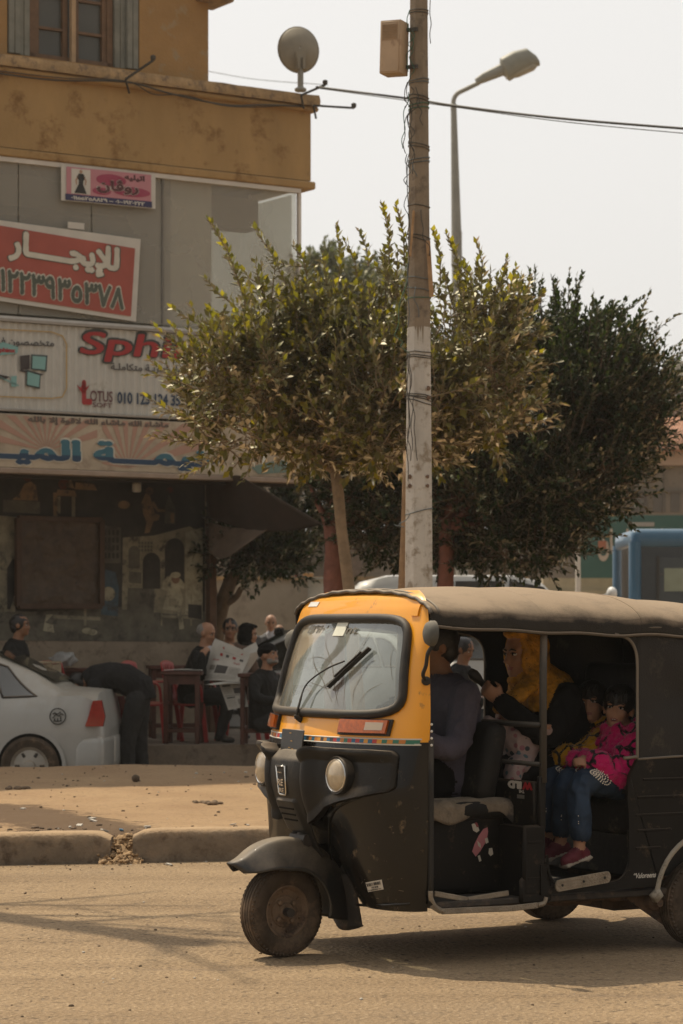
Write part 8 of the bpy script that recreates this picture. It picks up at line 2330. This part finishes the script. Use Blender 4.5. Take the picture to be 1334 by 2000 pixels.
# newspapers
NEWS = mat('newsprint', (.50, .475, .42), .85, var=.07, vs=9)
NB_, NR, NG = ink('news black', (.07, .065, .06)), ink('news red', (.34, .03, .03)), ink('news grey', (.22, .20, .17))
def sheet(name, corners, label, bend=.02, prints=True, masthead=True):
    "a page through four corners (upper left, upper right, lower right, lower left), slightly curled"
    ul, ur, lr, ll = [Vector(c) for c in corners]
    o = (ul + ur + lr + ll) / 4; t = empty(name, o, 0, label, 'newspaper', 'newspapers of the cafe guest')
    n = (ur - ul).cross(ll - ul).normalized()
    if n.y > 0: n = -n
    def P(u, v, off=0.0):
        p = ul.lerp(ur, u).lerp(ll.lerp(lr, u), v) - o
        return p + n * (bend * math.sin(u * PI) + .3 * bend * math.sin(v * 7 + u * 3) + .25 * bend * noise.noise(Vector((u * 4, v * 4, bend * 90))) + off)
    b_ = MB(); b_.grid(P, 20, 20); b_.build('page', NEWS, t, sharp=180)
    b_ = MB(); rnd_ = random.Random(int(abs(o.x) * 999))
    def Q(u0, v0, u1, v1, mi):
        b_.grid(lambda a, c: P(u0 + (u1 - u0) * a, v0 + (v1 - v0) * c, .003), 4, 4, mi)
    if masthead:
        A = P(.34, .20, .006); B_ = P(.84, .20, .006); C_ = P(.34, .06, .006)
        letters(b_, 'السيارات', A, (B_ - A).normalized(), (C_ - A).normalized(), (B_ - A).length, (C_ - A).length, .05, 44, True, 1, grow=.02)
        Q(.36, .225, .86, .232, 2)
        for k in range(4): Q(.30 + .17 * k, .28, .38 + .17 * k, .35, 0 if k % 2 else 1)
        A = P(.14, .50, .006); B_ = P(.86, .50, .006); C_ = P(.14, .43, .006)
        letters(b_, 'اخبار السيارات اليوم في الميدان', A, (B_ - A).normalized(), (C_ - A).normalized(), (B_ - A).length, (C_ - A).length, .03, 30, True, 1)
        Q(.30, .58, .62, .80, 0); Q(.12, .60, .27, .72, 2)
        for k in range(9): Q(.66, .585 + k * .026, .92, .593 + k * .026, 2)
        for k in range(5): Q(.10, .84 + k * .026, .90, .847 + k * .026, 2)
    elif prints:
        Q(.10, .06, .44, .13, 0)
        for k in range(8): Q(.08, .18 + k * .03, .44, .186 + k * .03, 2)
        Q(.52, .20, .88, .42, 0)
        for k in range(4): Q(.52, .06 + k * .03, .90, .066 + k * .03, 2)
        Q(.08, .47, .92, .485, 0); Q(.12, .53, .5, .585, 0)
        for k in range(10): Q(.08, .63 + k * .03, .5, .636 + k * .03, 2)
        Q(.80, .55, .90, .60, 1); Q(.58, .64, .9, .86, 2)
    b_.build('print', [NB_, NR, NG], t, sharp=180)
    return t
sheet('newspaper', (at(420, 1247, 27.84), at(490, 1276, 27.45), at(468, 1332, 27.38), at(393, 1330, 27.76)), 'newspaper front page with a red masthead, held open by the bald reader', .03)
sheet('newspaper', (at(489, 1276, 27.44), at(515, 1268, 27.78), at(484, 1312, 27.74), at(467, 1331, 27.37)), 'inner page of the open newspaper, turned away at the right', .01, False, False)
sheet('newspaper', (at(474, 1268, 27.72), at(500, 1254, 27.78), at(508, 1276, 27.76), at(480, 1284, 27.7)), 'white page corner standing up behind the open newspaper', .006, False, False)
sheet('newspaper', (at(428, 1336, 27.40), at(476, 1333, 27.36), at(485, 1380, 27.30), at(446, 1387, 27.34)), 'newspaper page hanging down from the reader\'s knees', .012, True, False)
sheet('newspaper', (at(396, 1338, 27.45), at(478, 1328, 27.75), at(480, 1336, 27.30), at(428, 1337, 27.22)), 'folded newspaper lying flat across the reader\'s lap', .008, False, False)
sheet('newspaper', (gx(322, 27.6) and Vector((gx(322, 27.7), 27.78, ZP + .79)), Vector((gx(388, 27.7), 27.80, ZP + .795)), Vector((gx(398, 27.5), 27.42, ZP + .79)), Vector((gx(318, 27.5), 27.45, ZP + .788))), 'folded newspaper lying on the small tall table', .006, False, False)

# ------------------------------------------------------------------ buildings at the far right and behind
GW = mat('shaded grey wall', (.20, .17, .135), .9, var=.15, vs=1.2, bump=.3, bs=12, spots=.25, scol=(.13, .11, .085), sscale=1.5)  # dark grey carries the shade of these walls in its colour
PW = mat('pinkish and sunlit plaster', (.42, .31, .235), .9, var=.12, vs=.8)
TILE = mat('clay roof tile', (.30, .15, .09), .85, var=.3, vs=5)
def bx_at(mb, px0, px1, py0, py1, Y, depth, mi=None):
    x0, x1 = gx(px0, Y), gx(px1, Y); z1, z0 = gz(py0, Y), gz(py1, Y) if py1 is not None else -.15
    mb.box(((x0 + x1) / 2, Y + depth / 2, (z0 + z1) / 2), (x1 - x0, depth, z1 - z0), None, 0, 1, mi)
Y = 66
t = empty('tiled_house', (gx(1330, Y), Y, -.15), 0, 'pale plaster house with a sloping clay tile roof at the right edge', 'house'); o = Vector(t.location)
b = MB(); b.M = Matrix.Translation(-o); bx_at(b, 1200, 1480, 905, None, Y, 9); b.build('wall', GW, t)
b = MB(); b.M = Matrix.Translation(-o); bx_at(b, 1276, 1480, 876, 908, Y - .25, 9); bx_at(b, 1262, 1480, 786, 836, Y + 3.5, 5); b.build('upper_wall', PW, t)  # lower block is the sunlit stretch of wall, its light painted paler
b = MB(); b.M = Matrix.Translation(-o)
A = at(1247, 884, Y - .6); B_ = at(1480, 878, Y - .6); C_ = at(1480, 812, Y + 3.4); D_ = at(1283, 822, Y + 3.4)
n = 34
vs = []; fs = []
for i in range(n * 4 + 1):
    u = i / (n * 4); lift = .09 * abs(math.sin(u * n * PI))
    vs += [A.lerp(B_, u) + Vector((0, 0, lift)), D_.lerp(C_, u) + Vector((0, 0, lift))]
for i in range(n * 4): fs.append((2 * i, 2 * i + 2, 2 * i + 3, 2 * i + 1))
b.add(vs, fs); b.build('roof', TILE, t, solid=.08, sharp=60)
for px0, px1, py0, py1 in ((1232, 1262, 962, 1000), (1276, 1300, 962, 1000), (1310, 1328, 958, 1000)):
    b = MB(); b.M = Matrix.Translation(-o); bx_at(b, px0, px1, py0, py1, Y - .03, .1); b.build('window', mat('dim window', (.10, .085, .07), .4), t)
b = MB(); b.M = Matrix.Translation(-o)
for px in (1232, 1264, 1296): bx_at(b, px - 1, px + 1, 910, 1000, Y - .08, .06)
bx_at(b, 1200, 1480, 958, 961, Y - .09, .05); b.build('wall_battens', mat('batten grey', (.13, .11, .09), .9), t)
t = empty('far_tower', (gx(1330, 140), 140, -.15), 0, 'hazy pale apartment block far off at the right edge', 'building'); o = Vector(t.location)
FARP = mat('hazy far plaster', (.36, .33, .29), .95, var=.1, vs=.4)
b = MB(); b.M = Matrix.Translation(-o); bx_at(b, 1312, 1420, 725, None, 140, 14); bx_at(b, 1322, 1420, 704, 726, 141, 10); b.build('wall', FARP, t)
for r_ in range(6):
    for c in range(2):
        b = MB(); b.M = Matrix.Translation(-o); bx_at(b, 1318 + c * 14, 1326 + c * 14, 738 + r_ * 26, 752 + r_ * 26, 139.9, .2); b.build('window', mat('far window', (.16, .15, .135), .6), t)
t = empty('far_block', (gx(1210, 110), 110, -.15), 0, 'small flat roofed block showing above the dark ficus on the right', 'building'); o = Vector(t.location)
b = MB(); b.M = Matrix.Translation(-o); bx_at(b, 1150, 1262, 720, None, 110, 10); bx_at(b, 1226, 1258, 675, 722, 112, 4); b.build('wall', mat('far brown plaster', (.25, .20, .16), .95, var=.1), t)
b = MB(); b.M = Matrix.Translation(-o); bx_at(b, 1150, 1264, 716, 722, 109.8, 10.4); b.build('cornice', FARP, t)
# green hoarding on a low pale wall, with a white post
Y = 52
t = empty('green_hoarding', (gx(1235, Y), Y, -.15), 0, 'dark green hoarding with cream Arabic letters behind the bus', 'hoarding'); o = Vector(t.location)
b = MB(); b.M = Matrix.Translation(-o); bx_at(b, 1132, 1480, 1006, 1129, Y, .12); b.build('panel', mat('hoarding green', (.035, .105, .085), .6, var=.12, vs=2, dust=.3), t)
b = MB(); b.M = Matrix.Translation(-o); A = at(1168, 1096, Y - .03); letters(b, 'عقارات لبنان', A, (1, 0, 0), (0, 0, 1), gx(1330, Y) - gx(1168, Y), gz(1032, Y) - gz(1096, Y), .05, 48, True, mi=0); A = at(1176, 1064, Y - .04); b.mi = 1; b.box(A, (.16, .02, .16))
b.build('lettering', [mat('cream letter', (.46, .38, .30), .7), mat('rust letter', (.35, .13, .07), .7)], t)
b = MB(); b.M = Matrix.Translation(-o); bx_at(b, 1226, 1278, 1020, 1028, Y - .02, .05); b.M = Matrix.Translation(-o); b.build('frame_bar', FARP, t)
t = empty('low_wall', (gx(1180, 53), 53, -.15), 0, 'low cream wall under the green hoarding', 'wall'); o = Vector(t.location)
b = MB(); b.M = Matrix.Translation(-o); bx_at(b, 1060, 1480, 1129, 1152, 53, .3); bx_at(b, 1060, 1480, 1152, None, 52.95, .4); b.build('wall', mat('cream wall', (.42, .36, .25), .9, var=.15), t)
t = empty('white_post', (gx(1129, 51), 51, -.15), 0, 'slim white post at the left end of the green hoarding', 'post'); o = Vector(t.location)
b = MB(); b.M = Matrix.Translation(-o); bx_at(b, 1125, 1134, 1012, None, 51, .1); b.box(at(1129.5, 1010, 51.05), (.16, .16, .06)); b.build('post', WHITEP, t)
# grey wall and kiosk in the side street, and the shaded block behind them
t = empty('street_wall', (gx(560, 43), 43, -.15), 0, 'long shaded grey wall across the side street behind the cafe guests', 'wall'); o = Vector(t.location)
b = MB(); b.M = Matrix.Translation(-o); bx_at(b, 330, 1030, 1132, None, 43, .3); b.build('wall', mat('grey street wall', (.27, .235, .19), .9, var=.18, vs=1.5, spots=.35, scol=(.18, .15, .12), sscale=2), t)
b = MB(); b.M = Matrix.Translation(-o); bx_at(b, 328, 1032, 1126, 1133, 42.95, .42); b.build('coping', LEDGE, t)
t = empty('kiosk', (gx(618, 41.5), 41.5, -.15), 0, 'pale grey kiosk box with small goods on top beside the red trunk', 'kiosk'); o = Vector(t.location)
b = MB(); b.M = Matrix.Translation(-o); bx_at(b, 602, 660, 1130, None, 41.5, 1.2); b.build('box', mat('kiosk paint', (.40, .39, .35), .7, var=.12, spots=.25, scol=(.25, .23, .19)), t)
b = MB(); b.M = Matrix.Translation(-o); bx_at(b, 599, 663, 1127, 1131, 41.4, 1.4); bx_at(b, 601, 604, 1131, None, 41.45, .06); b.build('lid', mat('kiosk lid', (.30, .29, .26), .7), t)
for k, (px0, px1, py0, mname, c) in enumerate(((575, 583, 1121, 'red', (.30, .04, .03)), (592, 612, 1121, 'orange', (.42, .22, .08)))):
    t2 = empty('goods_box', at((px0 + px1) / 2, 1132 if k == 0 else 1127, 41.9 if k else 43.1), 0, '%s goods box on top of the %s' % (mname, 'kiosk' if k else 'street wall'), 'box')
    b = MB(); b.box((0, 0, .045 if k == 0 else .03), ((px1 - px0) / F * 42, .15, .09 if k == 0 else .06), bev=.008); b.build('box', mat('goods ' + mname, c, .6), t2); b = MB(); b.box((0, 0, .098 if k == 0 else .066), ((px1 - px0) / F * 43, .16, .012)); b.build('lid', mat('goods lid', (.35, .28, .2), .7), t2)
t = empty('side_street_block', (gx(640, 78), 78, -.15), 0, 'shaded brown grey block closing the side street behind the trees', 'building'); o = Vector(t.location)
b = MB(); b.M = Matrix.Translation(-o); bx_at(b, 300, 590, 915, None, 78, 8); bx_at(b, 590, 1200, 1040, None, 80, 8); b.build('wall', GW, t)
for px in (470, 510, 550, 640, 700, 930, 1000):
    b = MB(); b.M = Matrix.Translation(-o); bx_at(b, px, px + 22, 1066, 1104, 77.9 if px < 590 else 79.9, .2); b.build('window', mat('dim window', (.10, .085, .07), .4), t)
# ------------------------------------------------------------------ litter and stones
GRIT = [mat('grit brown', (.16, .11, .07), .95, var=.3), mat('pale scrap', (.48, .44, .38), .8), mat('blue scrap', (.10, .22, .34), .6), mat('dark clod', (.10, .07, .045), .95)]
rnd = random.Random(31)
b = MB()
def lump(x, y, z, s, mi):
    b.ell((x, y, z + s * .3), (s * rnd.uniform(.8, 1.5), s * rnd.uniform(.7, 1.1), s * .6), Matrix.Rotation(rnd.uniform(0, 3), 3, 'Z'), 7, 5, mi)
for k in range(330):
    x = rnd.uniform(-3.6, .6); t_ = rnd.uniform(.3, 8.0)
    if rnd.random() < .3: t_ = rnd.gauss(.45, .12); x = rnd.uniform(-2.2, -.6)
    if t_ < .28: continue
    y = kerb_y(x) + t_; s = abs(rnd.gauss(.004, .005)) + .003
    lump(x, y, isl_z(x, y), s, rnd.choice((0, 0, 0, 3, 3, 1)) if t_ < 1.2 else rnd.choice((0, 3, 0, 3, 0, 0, 1)))
for k in range(420):
    x = rnd.uniform(-3.0, .8); y = kerb_y(x) - abs(rnd.gauss(.10, .16)) - .01 if k < 210 else rnd.uniform(9.6, 15.4)
    if k >= 210: x = rnd.uniform(-1.9, 1.9)
    lump(x, y, 0, abs(rnd.gauss(.002, .002)) + .0022, rnd.choice((0, 0, 3, 3, 0, 1)))
for (px, Y, m_) in ((182, 16.9, 1), (155, 16.6, 1), (180, 17.0, 1), (205, 16.35, 1), (237, 16.4, 2), (288, 16.55, 1), (455, 16.7, 1), (330, 15.75, 1), (85, 16.0, 1), (45, 18.0, 1), (480, 22.6, 1)):
    x = gx(px, Y); z = isl_z(x, Y) if Y > kerb_y(x) + .25 else 0; b.box((x, Y, z + .006), (rnd.uniform(.02, .06), rnd.uniform(.02, .05), .008), Matrix.Rotation(rnd.uniform(0, 3), 3, 'Z') @ Matrix.Rotation(rnd.uniform(-.4, .4), 3, 'X'), 0, 1, m_)
tag(b.build('gravel', GRIT, sharp=80), kind='stuff')
x, Y = gx(265, 21.3), 21.3
b = MB(); b.ell((0, 0, .03), (.034, .03, .032), None, 16, 12)
for v in b.v: v += v.normalized() * .004 * noise.noise(v * 60)
o = b.build('stone', GRIT[3], loc=(x, Y, isl_z(x, Y))); tag(o, 'round dark stone lying alone on the sandy median', 'stone')
for px, Y, lab in ((412, 18.6, 'flat broken stone on the median beside the rickshaw nose'), (30, 20.2, 'dry grass and dirt clump at the left edge of the median')):
    x = gx(px, Y); b = MB()
    for k in range(9): b.ell((rnd.gauss(0, .05), rnd.gauss(0, .03), .008), (rnd.uniform(.02, .04), rnd.uniform(.015, .03), rnd.uniform(.01, .022)), Matrix.Rotation(rnd.uniform(0, 3), 3, 'Z'), 8, 6)
    o = b.build('clod', GRIT[0], loc=(x, Y, isl_z(x, Y))); tag(o, lab, 'clod')

# ------------------------------------------------------------------ dusty air
hz = bpy.data.materials.new('dusty air'); hz.use_nodes = True
nt = hz.node_tree; nt.nodes.remove(nt.nodes['Principled BSDF'])
pv = nt.nodes.new('ShaderNodeVolumePrincipled'); pv.inputs['Density'].default_value = .0006; pv.inputs['Color'].default_value = (.93, .88, .80, 1); pv.inputs['Anisotropy'].default_value = .35
nt.links.new(pv.outputs[0], nt.nodes['Material Output'].inputs['Volume'])
b = MB(); b.box((0, 80, 9.4), (440, 200, 23)); o = b.build('haze', hz); tag(o, kind='stuff')
